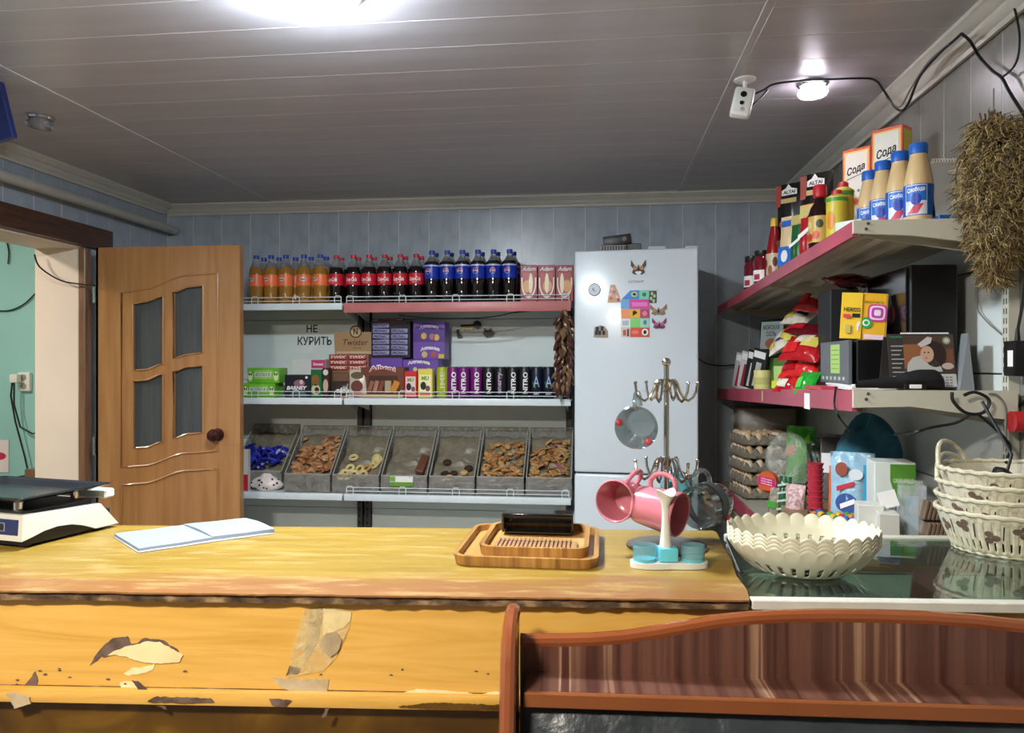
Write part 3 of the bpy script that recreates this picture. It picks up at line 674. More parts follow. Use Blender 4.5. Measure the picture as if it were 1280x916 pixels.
# ---------------------------------------------------------------- drinks
m_pet = pm('clear bottle plastic', (232, 236, 238), rough=0.06, trans=0.85, var=0.0, ior=1.3)
m_cola = pm('dark cola', (20, 10, 12), rough=0.08, coat=0.5, var=0.2)
m_orange = pm('amber orange soda', (178, 128, 52), rough=0.10, trans=0.25, coat=0.4, var=0.1)
m_red = pm('red label', (206, 28, 50), rough=0.35, var=0.05)
m_blue = pm('blue label', (24, 52, 168), rough=0.35, var=0.05)
m_orl = pm('orange label', (244, 122, 70), rough=0.35, var=0.05)
m_wprint = pm('white print', (240, 238, 236), rough=0.5, var=0.0)
m_capb = pm('blue cap', (40, 70, 170), rough=0.4); m_capr = pm('red cap', (196, 48, 64), rough=0.4)
m_navyink = pm('navy print', (32, 40, 110), rough=0.5)
def bottle(name, label, group, H, R, liquid, lab, capm, lz, art, fill=0.74):
    t = thing(name, label, 'bottle', (0, 0, 0), 0, group)
    k = H / 0.265
    MB().lathe([(R * .55, 0.0), (R * .82, .003), (R * .97, .014), (R * .96, .035), (R * .90, .055), (R * .94, .075), (R, lz[0] - .004), (R * .985, lz[0]), (R * .985, lz[1]), (R, lz[1] + .004), (R * .97, lz[1] + .012), (R * .86, fill * H)], 28).build('liquid_body', liquid, t)
    MB().lathe([(R * .86, fill * H), (R * .60, H * .82), (R * .40, H * .875), (R * .34, H * .90), (R * .34, H * .94)], 28, cap0=False).build('neck', m_pet, t)
    MB().lathe([(R * .36, H * .925), (R * .385, H * .93), (R * .385, H * .995), (R * .33, H)], 20).build('cap', capm, t)
    MB().lathe([(R * .995, lz[0]), (R * 1.0, lz[0] + .001), (R * 1.0, lz[1] - .001), (R * .995, lz[1])], 28, cap0=False, cap1=False).build('label_sleeve', lab, t)
    art(t, R * 1.004, (lz[0] + lz[1]) / 2, lz)
    return t
def art_cola(t, R, zc, lz):
    text('Coca-Cola', 0.066, 0.022, m_wprint, t, (0, 0, zc), bend=R, bold=0.03, shear=0.35)
    text('ORIGINAL TASTE', 0.03, 0.004, m_wprint, t, (0, 0, zc - 0.018), bend=R, bold=0.01)
def art_blue(t, R, zc, lz):
    wrapped('badge', disc(0, zc + .002, 0.0155, n=24), R, m_wprint, t)
    wrapped('badge_top', disc(0, zc + .003, 0.0135, n=14, a0=0.15, a1=PI - 0.15), R + .0006, m_red, t)
    wrapped('badge_base', disc(0, zc + .001, 0.0135, n=14, a0=PI + 0.15, a1=2 * PI - .15), R + .0006, m_blue, t)
    text('pepsi', 0.022, 0.006, m_navyink, t, (0, 0, zc + 0.002), bend=R + .001, bold=0.03)
    MB().lathe([(R, lz[1] - .009), (R, lz[1] - .002)], 28, cap0=False, cap1=False).build('stripe', pm('silver print', (196, 202, 214), rough=0.3), t)
def art_orange(t, R, zc, lz):
    wrapped('badge', disc(0.0, zc + .004, 0.021, 0.0095, n=20), R, m_wprint, t)
    text('Fanta', 0.034, 0.013, m_navyink, t, (0, 0, zc + 0.005), bend=R + .0006, bold=0.04, rot=0.12)
Y1, Y2 = SF + 0.062, SF + 0.150
pr = bottle('soda_bottle', 'orange soda bottle with blue cap on the top shelf, in a row', 'orange soda bottles on the top shelf', .268, .040, m_orange, m_orl, m_capb, (.098, .158), art_orange)
def row(proto, us, y, rz0, dr=0.25, first=False, labels=None):
    for i, u in enumerate(us):
        p = WY(u, 370, y); loc = (p.x, y, zt_ + 0.001)
        lb = labels[i] if labels else None
        rz = rz0 + random.uniform(-dr, dr) - math.atan2(-p.x, y) * 0.6
        if first and i == 0:
            proto.location = loc; proto.rotation_euler = (0, 0, rz)
            if lb: proto['label'] = lb
        else: copy_tree(proto, loc, rz, lb)
ORD = ['leftmost', 'second', 'third', 'fourth', 'fifth', 'sixth', 'seventh']
def lab(front, what, k, n, beside):
    o = 'leftmost' if k == 0 else 'rightmost' if k == n - 1 else ORD[k] + ' from the left'
    return '%s, %s in the %s row' % (what, o, front)
ou = [320.5, 339, 357.5, 380, 400.5]; orr = [330, 349, 369.5, 389, 408]
row(pr, ou, Y1, 0.0, 0.5, True, [lab('front', 'orange soda bottle with blue cap', k, 5, 0) for k in range(5)])
row(pr, orr, Y2, 0.0, 0.9, False, [lab('rear', 'orange soda bottle with blue cap', k, 5, 0) for k in range(5)])
pr = bottle('cola_bottle', '', 'red-capped cola bottles on the top shelf', .262, .0405, m_cola, m_red, m_capr, (.098, .158), art_cola)
cu_ = [420.5, 442, 461.5, 481, 500.5, 520.5]
row(pr, cu_, Y1, 0.0, 0.25, True, [lab('front', 'cola bottle with red cap', k, 6, 0) for k in range(6)])
row(pr, [u + 6.5 for u in cu_], Y2, 0.0, 0.6, False, [lab('rear', 'cola bottle with red cap', k, 6, 0) for k in range(6)])
pr = bottle('cola_bottle', '', 'blue-capped cola bottles on the top shelf', .278, .0405, m_cola, m_blue, m_capb, (.125, .200), art_blue, fill=.78)
bu = [540, 559, 578, 597.5, 617, 637]
row(pr, bu, Y1, 0.0, 0.25, True, [lab('front', 'cola bottle with blue cap', k, 6, 0) for k in range(6)])
row(pr, [u + 5 for u in bu], Y2, 0.0, 0.6, False, [lab('rear', 'cola bottle with blue cap', k, 6, 0) for k in range(6)])

# ---------------------------------------------------------------- boxes and packets
def colm(c, **k): return pm('print %d %d %d' % c, c, **dict(dict(rough=0.4, var=0.05), **k))
def pbox(name, label, cat, u0, u1, v0, zbase, y, dep, col, group=None, tilt=0.0, rz=0.0):
    """upright carton whose front face covers u0..u1 up to v0 and stands on zbase"""
    a = WY(u0, v0, y); b_ = WY(u1, v0, y); wd = b_.x - a.x; h = (a.z + b_.z) / 2 - zbase
    t = thing(name, label, cat, ((a.x + b_.x) / 2, y, zbase + 0.0008), rz, group, rot=(tilt, 0, rz) if tilt else None)
    MB().rbox((0, dep / 2, h / 2), (wd, dep, h), 0.0015, 1).build('carton', col, t)
    return t, wd, h
zm = zm_; zt0 = zt_
# red boxes beside the blue-capped bottles
reds = [(650.5, 671.5, 'left'), (672.5, 694, 'middle'), (695, 716.5, 'right')]
for i, (a, b_, nm) in enumerate(reds):
    t, wd, h = pbox('biscuit_box', 'red box with a cream biscuit picture, %s of three next to the refrigerator' % nm, 'box', a, b_, 331.5, zt_, SF + 0.03, 0.07, colm((146, 26, 38)), 'red boxes on the top shelf')
    text('Аленка' if 0 else 'Adam', wd * .8, h * .12, m_wprint, t, (0, -0.0009, h * .90), shear=0.3, bold=0.02)
    patch('scallop', disc(0, h * .50, wd * .44, h * .40, 20, PI, 2 * PI) + [(wd * .44, h * .66), (-wd * .44, h * .66)], colm((238, 226, 212)), t, -0.0002)
    patch('scallop_inside', disc(0, h * .50, wd * .37, h * .33, 20, PI, 2 * PI) + [(wd * .37, h * .80), (-wd * .37, h * .80)], colm((176, 70, 70)), t, -0.0010)
    patch('biscuit', disc((-.1, .05, .15)[i] * wd, h * .42, wd * .26, h * .17), colm((214, 160, 96)), t, -0.0018)
    patch('cream', disc((.12, .02, -.15)[i] * wd, h * .50, wd * .12, h * .28), colm((240, 228, 200)), t, -0.0026)
# gum cartons
def gum(u0, u1, v0, zb, y, label):
    t, wd, h = pbox('gum_carton', label, 'box', u0, u1, v0, zb, y, 0.11, colm((112, 188, 52)), 'green gum cartons')
    patch('print', rect(-wd * .28, wd * .30, h * .25, h * .85), colm((150, 206, 96)), t, -0.0002)
    text('ORBIT', wd * .55, h * .34, m_wprint, t, (0, -0.0016, h * .55), bold=0.05)
    text('ORBIT', wd * .50, h * .24, colm((90, 110, 120)), t, (0, -0.0022, h * .55), bold=0.0)
    for s in (-1, 1):
        patch('panda', disc(s * wd * .40, h * .45, wd * .075, h * .32), colm((226, 236, 190)), t, -0.0010)
        for k in (-1, 1): patch('eye', disc(s * wd * .40 + k * wd * .03, h * .58, wd * .02, h * .10), m_ink, t, -0.0018)
    return t, h
_, gh = gum(303, 343.5, 479, zm, SF + 0.035, 'lower green gum carton with white lettering by the door')
gum(309, 349, 460, zm + gh + 0.001, SF + 0.04, 'upper green gum carton with white lettering by the door')
# dark open carton with white lid
t, wd, h = pbox('chocolate_carton', 'black carton with its white lid standing open', 'box', 356, 388, 468.5, zm, SF + 0.05, 0.10, colm((34, 38, 46)))
MB().rbox((0, 0.10, h + 0.040), (wd, 0.003, 0.088), 0.001, 1, rx=0.12).build('lid', colm((222, 224, 218)), t)
text('BARNEY', wd * .8, h * .17, m_wprint, t, (-0.004, -0.001, h * .42), shear=0.25, bold=0.04)
patch('print', disc(0.01, h * .62, wd * .22, h * .16), colm((150, 104, 126)), t, -0.0003)
patch('print', disc(0.022, h * .68, wd * .07, h * .10), colm((226, 196, 190)), t, -0.0012)
patch('print', disc(0.05, h * .88, 0.007), m_wprint, t, -0.0003)
patch('print', [(-wd * .4, h * .05), (wd * .4, h * .05), (wd * .25, h * .26), (-wd * .1, h * .28)], colm((96, 112, 122)), t, -0.0003)
# green cocoa packet, its neighbour and the pink box behind
t, wd, h = pbox('cocoa_packet', 'narrow green packet printed with a brown cup', 'packet', 388.5, 402, 462, zm, SF + 0.045, 0.05, colm((24, 106, 58)))
patch('print', disc(-.004, h * .62, wd * .36, h * .20), colm((140, 96, 44)), t, -0.0003); patch('print', disc(-.002, h * .28, wd * .40, h * .20), colm((214, 190, 150)), t, -0.0003); patch('print', disc(.004, h * .27, wd * .2, h * .10), m_ink, t, -0.0012)
t, wd, h = pbox('cocoa_packet', 'narrow dark brown packet with a cream picture', 'packet', 403, 411, 460, zm, SF + 0.05, 0.05, colm((62, 38, 34)))
patch('print', disc(0, h * .4, wd * .40, h * .22), colm((206, 176, 150)), t, -0.0003); patch('print', disc(0, h * .85, wd * .40, h * .10), colm((224, 216, 206)), t, -0.0003)
t, wd, h = pbox('pink_carton', 'pink and white carton behind the green cocoa packet', 'box', 389, 407, 449, zm, SF + 0.13, 0.06, colm((208, 208, 204)))
patch('print', rect(-wd * .48, wd * .48, h * .76, h * .98), colm((206, 62, 116)), t, -0.0003); text('Sweet', wd * .7, h * .08, m_wprint, t, (0, -0.0016, h * .87), bold=.03)
# brown chocolate display with raised header
zs = WY(430, 464, SF + 0.14).z
t, wd, h = pbox('brown_carton', 'plain brown carton carrying the chocolate bar display', 'box', 411, 459, 466, zm, SF + 0.13, 0.16, colm((122, 88, 62)))
zs = t.location.z + h
t, wd, h = pbox('bar_display', 'open kraft display of red wrapped chocolate bars with round crest header', 'display box', 411, 460.5, 443, zs, SF + 0.135, 0.14, colm((150, 112, 78)))
hd = [(-wd * .54, h + .002), (wd * .5, h + .002), (wd * .5, h + 0.128), (-wd * .57, h + 0.128)]
MB().prism(hd, 0.125, 0.129, 'xz').build('header', colm((176, 140, 98)), t)
MB().prism([(-wd * .49, h + .004), (wd * .50, h + .004), (wd * .50, h + 0.018), (-wd * .49, h + 0.018)], 0.112, 0.124, 'xz').build('flap', colm((206, 178, 142)), t)
MB().cyl((0.0, 0.1245, h + 0.130), (0, 0.1285, h + 0.130), 0.036, seg=28).build('crest', colm((72, 52, 36)), t)
MB().cyl((0.0, 0.1235, h + 0.130), (0, 0.1245, h + 0.130), 0.029, seg=28).build('crest_face', colm((206, 178, 130)), t)
text('N', 0.026, 0.034, colm((60, 42, 30)), t, (0, 0.122, h + 0.130), bold=.03)
text('Twister', wd * .66, 0.034, colm((58, 40, 32)), t, (0.0, 0.1235, h + 0.070), shear=0.3, bold=0.0)
text('choco', 0.05, 0.008, colm((90, 64, 48)), t, (0.01, 0.1235, h + 0.038))
for r_ in range(3):
    for c_ in range(2):
        z = h * .15 + r_ * h * .29; x = (-wd * .24, wd * .24)[c_]
        bar = MB().rbox((x, -0.006, z + h * .12), (wd * .46, 0.016, h * .26), 0.004, 2, ry=random.uniform(-.05, .05)).build('bar', colm((168, 74, 66)), t)
        text('TWIX', wd * .40, h * .15, colm((232, 200, 186)), bar, (x, -0.0148, z + h * .12), shear=0.2, bold=0.05)
# candy pouches in front
def pouch(name, label, u0, u1, v0, v1, y, col, zb=None, lean=0.12, cat='packet', puff=0.018, group=None, mat=None):
    a = WY(u0, v1, y); b_ = WY(u1, v0, y); wd = b_.x - a.x; zb = a.z if zb is None else zb; h = b_.z - zb
    t = thing(name, label, cat, ((a.x + b_.x) / 2, y, zb + 0.0006), 0, group, rot=(-lean, 0, 0))
    def side(s): return lambda u, v: ((u - .5) * wd * (1 - .05 * math.sin(PI * v)), 0.02 + s * puff * (math.sin(PI * u) * math.sin(PI * v)) ** .6 + .0015 * math.sin(23 * u + 5 * v), v * h)
    mb = MB().surf(side(-1), 12, 12); mb.surf(side(1), 12, 12)
    mb.build('pouch', mat or colm(col, rough=0.28), t)
    return t, wd, h
t, wd, h = pouch('candy_packet', 'dark brown candy packet with white letters in front of the kraft display', 411, 437, 476, 497, SF + 0.06, (66, 52, 46))
text("m&m's", wd * .6, h * .34, m_wprint, t, (0.018, 0.0005, h * .45), bold=.04); patch('print', rect(-wd * .3, wd * .45, 0.004, h * .2), colm((206, 160, 150)), t, 0.012)
t, wd, h = pouch('candy_packet', 'cream packet with brown swirl standing beside the dark candy packet', 434, 457, 461, 497, SF + 0.035, (206, 192, 172))
patch('print', disc(0, h * .4, wd * .32, h * .2), colm((108, 48, 40)), t, -0.001); patch('print', disc(0, h * .78, wd * .34, h * .12), colm((96, 84, 60)), t, -0.001); patch('print', disc(.0, h * .12, wd * .36, h * .08), colm((196, 140, 130)), t, 0.006)
# biscuit display: open tray of bars
t, wd, h = pbox('biscuit_display', 'brown open biscuit box with white arched lettering on its header', 'display box', 451, 505, 459, zm, SF + 0.06, 0.12, colm((112, 60, 38)))
patch('window', [(-wd * .36, h * .16), (wd * .42, h * .16), (wd * .34, h * .72), (-wd * .30, h * .72)], colm((70, 40, 28)), t, -0.0003)
for k, (x, c_) in enumerate([(-.26, (146, 96, 70)), (-.14, (176, 120, 100)), (-.02, (128, 70, 54)), (.14, (176, 160, 130)), (.30, (206, 134, 44))]):
    MB().rbox((x * wd, -0.006, h * .36), (wd * .10 if k < 3 else wd * .15, 0.010, h * .40), 0.003, 1, ry=(.3, .25, .3, .0, .45)[k]).build('bar', colm(c_), t)
text('Albeni', wd * .62, h * .17, m_wprint, t, (0.0, -0.002, h * .92), bold=.06, arc=0.5)
text('Albeni', wd * .58, h * .13, colm((170, 30, 40)), t, (0.0, -0.003, h * .92), bold=.01, arc=0.5)
MB().rbox((0, -0.010, h * .06), (wd, 0.018, h * .12), 0.002, 1).build('tray_front', colm((196, 166, 120)), t)
# purple cartons at the back, wafer rack and purple display on top
m_purple = colm((112, 74, 168))
t, wd, h = pbox('purple_carton', 'purple chocolate carton under the black wafer rack', 'box', 458, 503, 447.5, zm, SF + 0.19, 0.15, m_purple); zp1 = t.location.z + h
t, wd, h = pbox('purple_carton', 'purple chocolate carton under the purple display box', 'box', 503.5, 548, 449.5, zm, SF + 0.17, 0.17, m_purple); zp2 = t.location.z + h
text('Алпинка', wd * .62, h * .10, m_wprint, t, (-0.01, -0.0009, h * .90), bold=.05, arc=.5)
patch('print', disc(-.03, h * .74, .012, .012), colm((226, 206, 140)), t, -0.0003); patch('print', disc(.045, h * .72, .016, .012), colm((208, 130, 140)), t, -0.0003)
t, wd, h = pbox('wafer_rack', 'black display rack holding two columns of lilac wrapped wafers', 'display box', 464, 513, 401, zp1, SF + 0.20, 0.11, colm((28, 28, 40)))
for c_ in range(2):
    for r_ in range(6):
        x = (-.235, .235)[c_] * wd; z = h * (.11 + .148 * r_)
        if c_ == 1 and r_ == 5: continue
        b_ = MB().rbox((x, -0.007, z + h * .02), (wd * .42, 0.014, h * .125), 0.004, 2, ry=random.uniform(-.03, .06)).build('wafer', colm((150, 146, 190)), t)
        text('PICNIC', wd * .36, h * .07, m_ink, b_, (x, -0.0148, z + h * .02), shear=.3, bold=.02)
t2 = MB().rbox((-0.004, 0.03, h + 0.006), (0.14, 0.05, 0.012), 0.002, 1).build('lid', colm((132, 30, 62)), t)
text('Picnic', 0.03, 0.006, m_wprint, t, (0.05, 0.004, h + 0.006))
t, wd, h = pbox('purple_display', 'tall purple chocolate display box with gold pictures beside the wafer rack', 'display box', 516.5, 556, 402, zp2, SF + 0.18, 0.12, m_purple)
patch('header', disc(0, h * .70, wd * .49, h * .30, 18, 0, PI) + [(-wd * .49, h * .46), (wd * .49, h * .46)], colm((82, 48, 136)), t, -0.0003)
text('Алпинка', wd * .60, h * .10, colm((196, 186, 216)), t, (0, -0.0016, h * .83), bold=.03, arc=.5)
text('Алпинка', wd * .60, h * .10, m_wprint, t, (0.006, -0.0009, h * .26), bold=.06, arc=.5)
for x, z, c_ in ((-.16, .62, (214, 176, 80)), (.10, .60, (176, 110, 120)), (.24, .58, (222, 180, 110)), (-.14, .13, (216, 186, 120)), (.14, .13, (178, 80, 100))):
    patch('print', disc(x * wd, z * h, wd * .09, h * .085), colm(c_), t, -0.0014)
patch('price_tag', rect(wd * .30, wd * .48, h * .03, h * .14), colm((222, 190, 60)), t, -0.0014)
# red and yellow sweet tubes
for nm, u0, u1, v0, c_, c2, lb in (('red', 505.5, 521, 464, (206, 34, 44), (236, 206, 200), 'upright red sweet carton with a cow picture'), ('yellow', 522.5, 540.5, 461, (232, 212, 80), (244, 236, 180), 'upright yellow sweet carton with a cow picture')):
    t, wd, h = pbox('sweet_carton', lb, 'box', u0, u1, v0, zm, SF + 0.035, 0.06, colm(c_))
    patch('print', rect(-wd * .40, wd * .40, h * .06, h * .80), colm(c2), t, -0.0003)
    patch('print', disc(-.01, h * .42, wd * .20, h * .14), m_ink, t, -0.0011); patch('print', disc(.014, h * .33, wd * .16, h * .10), colm((120, 84, 84)), t, -0.0011)
    text('MU', wd * .5, h * .14, colm((120, 160, 40)), t, (0, -0.0018, h * .68), bold=.05)
    patch('print', rect(-wd * .36, wd * .36, h * .07, h * .18), colm((222, 120, 116)), t, -0.0011)
# cans
m_can = pm('aluminium can end', (190, 192, 194), rough=0.25, metal=1.0)
def can(label, col, word, wc_, group, vertical=True):
    t = thing('drink_can', label, 'can', (0, 0, 0), 0, group); R = .0315; H = .166
    MB().lathe([(R * .80, 0.0), (R, .012), (R, H - .014), (R * .86, H - .003)], 24, cap0=False, cap1=False).build('sleeve', col, t)
    MB().lathe([(R * .80, 0.0005), (R * .6, .004)], 24).build('base', m_can, t)
    MB().lathe([(R * .86, H - .003), (R * .87, H), (R * .82, H), (R * .80, H - .005)], 24).build('top_rim', m_can, t)
    if word == 'A':
        text('A', .034, .056, colm((150, 180, 220)), t, (0, 0, .088), bend=R + .0004, bold=.0)
        text('V', .012, .040, colm((150, 220, 90)), t, (-.010, 0, .070), bend=R + .0006, rot=.3, bold=-.02)
        text('LIGHT', .030, .010, m_wprint, t, (0, 0, .026), bend=R + .0004, bold=.03)
    elif vertical:
        text(word, .112, .026, wc_, t, (0, 0, .082), bend=R + .0004, bold=.03, rot=PI / 2)
    return t
YC1, YC2 = SF + 0.055, SF + 0.124
m_lime = colm((168, 178, 50)); m_pur = colm((112, 28, 112)); m_blk = colm((24, 26, 30)); m_nvy = colm((18, 26, 44))
kinds = {'lime': can('lime', m_lime, 'LIME', colm((206, 214, 150)), 'energy drink cans'), 'pur': can('p', m_pur, 'NITRO', m_wprint, 'energy drink cans'),
         'blk': can('b', m_blk, 'NITRO', m_wprint, 'energy drink cans'), 'oth': can('o', m_blk, 'energy', colm((180, 150, 180)), 'energy drink cans'), 'A': can('a', m_nvy, 'A', None, 'energy drink cans')}
used = set()
cans = [('lime', 553, 1, 'lime green drink can on the middle shelf'), ('pur', 566.5, 1, 'purple drink can with white vertical letters, right next to the lime can'), ('pur', 580, 1, 'purple drink can with white vertical letters, second from the lime can'), ('pur', 595.5, 1, 'purple drink can with white vertical letters, nearest the black cans'),
        ('blk', 611, 1, 'black drink can with white vertical letters, right next to the purple cans'), ('oth', 626, 1, 'black drink can with thin mauve lettering among the white-lettered ones'), ('blk', 641, 1, 'black drink can with white vertical letters, middle one of the three'), ('blk', 656, 1, 'black drink can with white vertical letters, next to the navy cans'),
        ('A', 671, 1, 'navy drink can with a large pale A, left of the pair'), ('A', 686, 1, 'navy drink can with a large pale A, right of the pair'), ('A', 709, 1, 'navy drink can half behind the string of dried peppers'),
        ('pur', 587, 2, 'purple can peeking between the front purple cans, left one in the rear row'), ('pur', 602, 2, 'purple can in the rear row, behind the first black can'), ('blk', 618, 2, 'black can in the rear row, leftmost of the black ones there'), ('blk', 633, 2, 'black can in the rear row, second of the black ones there'), ('blk', 648, 2, 'black can in the rear row, rightmost of the black ones there'), ('A', 664, 2, 'navy can in the rear row, left of two'), ('A', 679, 2, 'navy can in the rear row, right of two')]
for kd, u, r_, lb in cans:
    y = YC1 if r_ == 1 else YC2; p = WY(u, 480, y); loc = (p.x, y, zm + 0.001); rz = (math.atan2(p.x, y) * -1 + (0 if r_ == 1 else 1.3)) + random.uniform(-.12, .12)
    if kd not in used: o = kinds[kd]; used.add(kd); o.location = loc; o.rotation_euler = (0, 0, rz); o['label'] = lb
    else: copy_tree(kinds[kd], loc, rz, lb)
# string of dried peppers hanging from the top shelf
p0 = WY(705, 388, SF - 0.03)
t = thing('dried_pepper_string', 'hanging string of dried brown pepper pods beside the refrigerator', 'dried peppers', p0)
MB().tube([(0, 0.01, 0.002), (0, 0, -0.1), (0.003, 0, -0.42)], 0.003, 6).build('cord', colm((90, 70, 50)), t)
m_pods = [ramp_mat('dried pod %d' % k, [(0.3, a), (0.7, b_)], 30, (1, 1, 1), rough=0.35) for k, (a, b_) in enumerate([((70, 44, 30), (110, 74, 48)), ((96, 70, 48), (146, 112, 80)), ((54, 32, 26), (90, 50, 38)), ((130, 100, 74), (176, 146, 112))])]
pods = []
for mm in m_pods:
    pods.append(MB().tube([(0, 0, 0), (0.002, 0, -0.008), (0.006, 0, -0.022), (0.012, 0, -0.036), (0.014, 0, -0.046)], [0.002, 0.009, 0.0105, 0.006, 0.0012], 6).mesh('pod', mm))
random.seed(11)
for k in range(110):
    z = -0.005 - 0.405 * k / 110; a = k * 2.4; rr = (0.012 + 0.028 * min(1, -z / 0.10)) * random.uniform(.5, 1.05)
    o = link('pod', random.choice(pods[:3] if random.random() < .8 else pods), t, (rr * math.cos(a), 0.02 * math.sin(a) , z + 0.012), (random.uniform(-.5, .5), random.uniform(-.4, .6), a + random.uniform(-.5, .5)))
    o.scale = [random.uniform(.9, 1.3)] * 3
# keys on the back panel
q = WY(590, 410, SBK - 0.012); s_ = 4.27 / F
t = thing('key_bunch', 'bunch of black keys and fobs hung on the white shelf back panel', 'keys', q)
m_gold = pm('brass', (170, 140, 80), rough=0.3, metal=0.9)
MB().rbox((-4 * s_, 0, -1 * s_), (12 * s_, 0.006, 2.2 * s_), 0.002, 1).build('hook_bar', m_gold, t)
MB().tube([(-14 * s_, -.006, 3 * s_), (6 * s_, -.006, 3.6 * s_)], 1.3 * s_, 8).build('key_shaft', m_black, t)
MB().cyl((7 * s_, -.012, 4 * s_), (7 * s_, 0.0, 4 * s_), 5.2 * s_, seg=20).build('key_head', m_black, t)
MB().prism([(-20 * s_, -2 * s_), (-16.5 * s_, -2 * s_), (-16 * s_, -6 * s_), (-12.5 * s_, -9.5 * s_), (-13 * s_, -11.5 * s_), (-18 * s_, -12.2 * s_), (-19 * s_, -8 * s_)], -.010, 0.0, 'xz').build('fob', m_black, t)
MB().prism([(14 * s_, -8 * s_), (15.5 * s_, -4 * s_), (15 * s_, 0), (17 * s_, 0), (18 * s_, -2 * s_), (23 * s_, -1.5 * s_), (24 * s_, .5 * s_), (25 * s_, -2.5 * s_), (28.5 * s_, -6 * s_), (26 * s_, -10.5 * s_), (19 * s_, -12 * s_)], -.010, 0.0, 'xz').build('fob', m_black, t)
for x, z in ((-17, -1), (8, -1), (17, 1)): MB().cyl((x * s_, -.008, z * s_), (x * s_, 0.006, z * s_), 0.004, seg=10).build('hook', m_gold, t)
yv = SF + 0.03
wire('cable', [WY(498, 394, yv), WY(530, 397, yv), WY(575, 398, yv), WY(615, 396, yv), WY(640, 391, yv), WY(665, 388.5, yv)], 0.0035, m_cable, 'black wire sagging under the pink-edged top shelf')
# ---------------------------------------------------------------- tilted bins of biscuits on the bottom shelf
m_bin = film('grey clear bin plastic', (150, 148, 140), alpha=0.34, rough=0.12, bump=0.0)
m_liner = ramp_mat('crinkled liner', [(0.3, (104, 96, 80)), (0.6, (130, 122, 104)), (0.75, (178, 172, 158))], 9, (1, 2.5, 1), rough=0.22, detail=7, distortion=1.5, bump=0.4)
m_wrap = film('cling wrap', (206, 204, 198), alpha=0.22, rough=0.10, bump=0.9, bscale=16)
BD = 0.27; BF = 0.098; BH = 0.335
def bin_(u0, u1, y, label, back=True):
    a = WY(u0, 612, y); b_ = WY(u1, 612, y); wd = b_.x - a.x
    t = thing('snack_bin', label, 'bin', ((a.x + b_.x) / 2, y, zl_ + 0.001), 0, 'tilted snack bins on the bottom shelf')
    hw = wd / 2 - 0.002
    MB().bb(-hw, hw, 0, BD, 0, 0.003).build('bottom', m_bin, t)
    MB().bb(-hw, hw, 0, 0.003, 0.003, BF).build('front_wall', m_bin, t)
    MB().bb(-hw, hw, BD - 0.003, BD, 0.003, BH).build('back_wall', m_bin, t)
    for s in (-1, 1):
        sd = MB().prism([(0.003, 0.003), (BD - .003, 0.003), (BD - .003, BH), (0.003, BF)], s * hw - (0.003 if s > 0 else 0), s * hw + (0.003 if s < 0 else 0), 'yz').build('side_wall', m_bin, t)
        MB().tube([(s * (hw - .0015), 0.002, BF), (s * (hw - .0015), BD, BH)], 0.0034, 6).build('rim', pm('bin rim', (156, 154, 146), rough=0.25), sd)
    MB().tube([(-hw, 0.0015, BF), (hw, 0.0015, BF)], 0.0034, 6).build('rim', pm('bin rim', (156, 154, 146), rough=0.25), t)
    MB().tube([(-hw, BD - .0015, BH), (hw, BD - .0015, BH)], 0.0034, 6).build('rim', pm('bin rim', (156, 154, 146), rough=0.25), t)
    MB().surf(lambda u, v: ((u - .5) * 2 * (hw - .005), 0.006 + v * (BD - .012), 0.058 + 0.175 * v + 0.05 * max(0, v - .78) / .22 + .004 * math.sin(9 * u + 17 * v) + .003 * math.sin(23 * u - 11 * v)), 18, 18).build('liner', m_liner, t, solid=0.001)
    MB().surf(lambda u, v: ((u - .5) * 2 * (hw - .002 + .004 * math.sin(PI * v)), -0.004 - .003 * math.sin(14 * u + 6 * v), 0.008 + v * (BF - .004) + .003 * math.sin(12 * u)), 16, 6).build('wrap_overhang', m_wrap, t)
    return t, hw
bins = []
yb_ = SF + 0.022
BU = [(355, 413), (415, 474), (476, 534), (536, 593.5), (595.5, 655), (657, 715)]
BL = ['snack bin heaped with round golden-brown biscuits', 'snack bin with a few pale ring biscuits', 'snack bin nearly empty, one brown slab leaning at its right side', 'snack bin with a few dark round biscuits', 'snack bin heaped with small oval biscuits', 'snack bin heaped with square crackers beside the refrigerator']
for (a, b_), l in zip(BU, BL): bins.append(bin_(a, b_, yb_, l))
bin0 = bin_(290, 352, yb_ + 0.085, 'snack bin of blue wrapped sweets near the door')
random.seed(21)
def surf_z(y): v = y / BD; return 0.060 + 0.175 * v + 0.05 * max(0, v - .78) / .22
def heap(bt, meshes, name, label, cat, group, n, r, y0=0.03, y1=0.20, lift=0.0, tilt=0.6, layers=2):
    t, hw = bt
    for k in range(n):
        L = k % layers
        x = random.uniform(-hw + r * 1.05, hw - r * 1.05); y = random.uniform(y0, y1)
        z = surf_z(y) + r * 0.4 + L * r * 0.75 + lift
        o = link(name, random.choice(meshes), None, (t.location.x + x, t.location.y + y, t.location.z + z), (0.42 + random.uniform(-tilt, tilt), random.uniform(-tilt, tilt), random.uniform(0, 6.3)))
        o.scale = [random.uniform(.88, 1.1)] * 3
        tag(o, label, cat, group)
def cookie_mesh(cols, r, h, sy=1.0, lump=0.12):
    out = []
    for i, c_ in enumerate(cols):
        mb = MB().lathe([(r * .80, 0), (r * .98, h * .25), (r * .93, h * .55), (r * .62, h * .9), (r * .2, h)], 12, sy=sy)
        mb.shift(lambda v: v * (1 + lump * math.sin(v.x * 190 + i) * math.sin(v.y * 170 + 2 * i)))
        out.append(mb.mesh('biscuit', ramp_mat('biscuit %d %d %d' % c_, [(.3, tuple(int(x * .78) for x in c_)), (.7, c_)], 60, (1, 1, 1), rough=.6, bump=.2)))
    return out
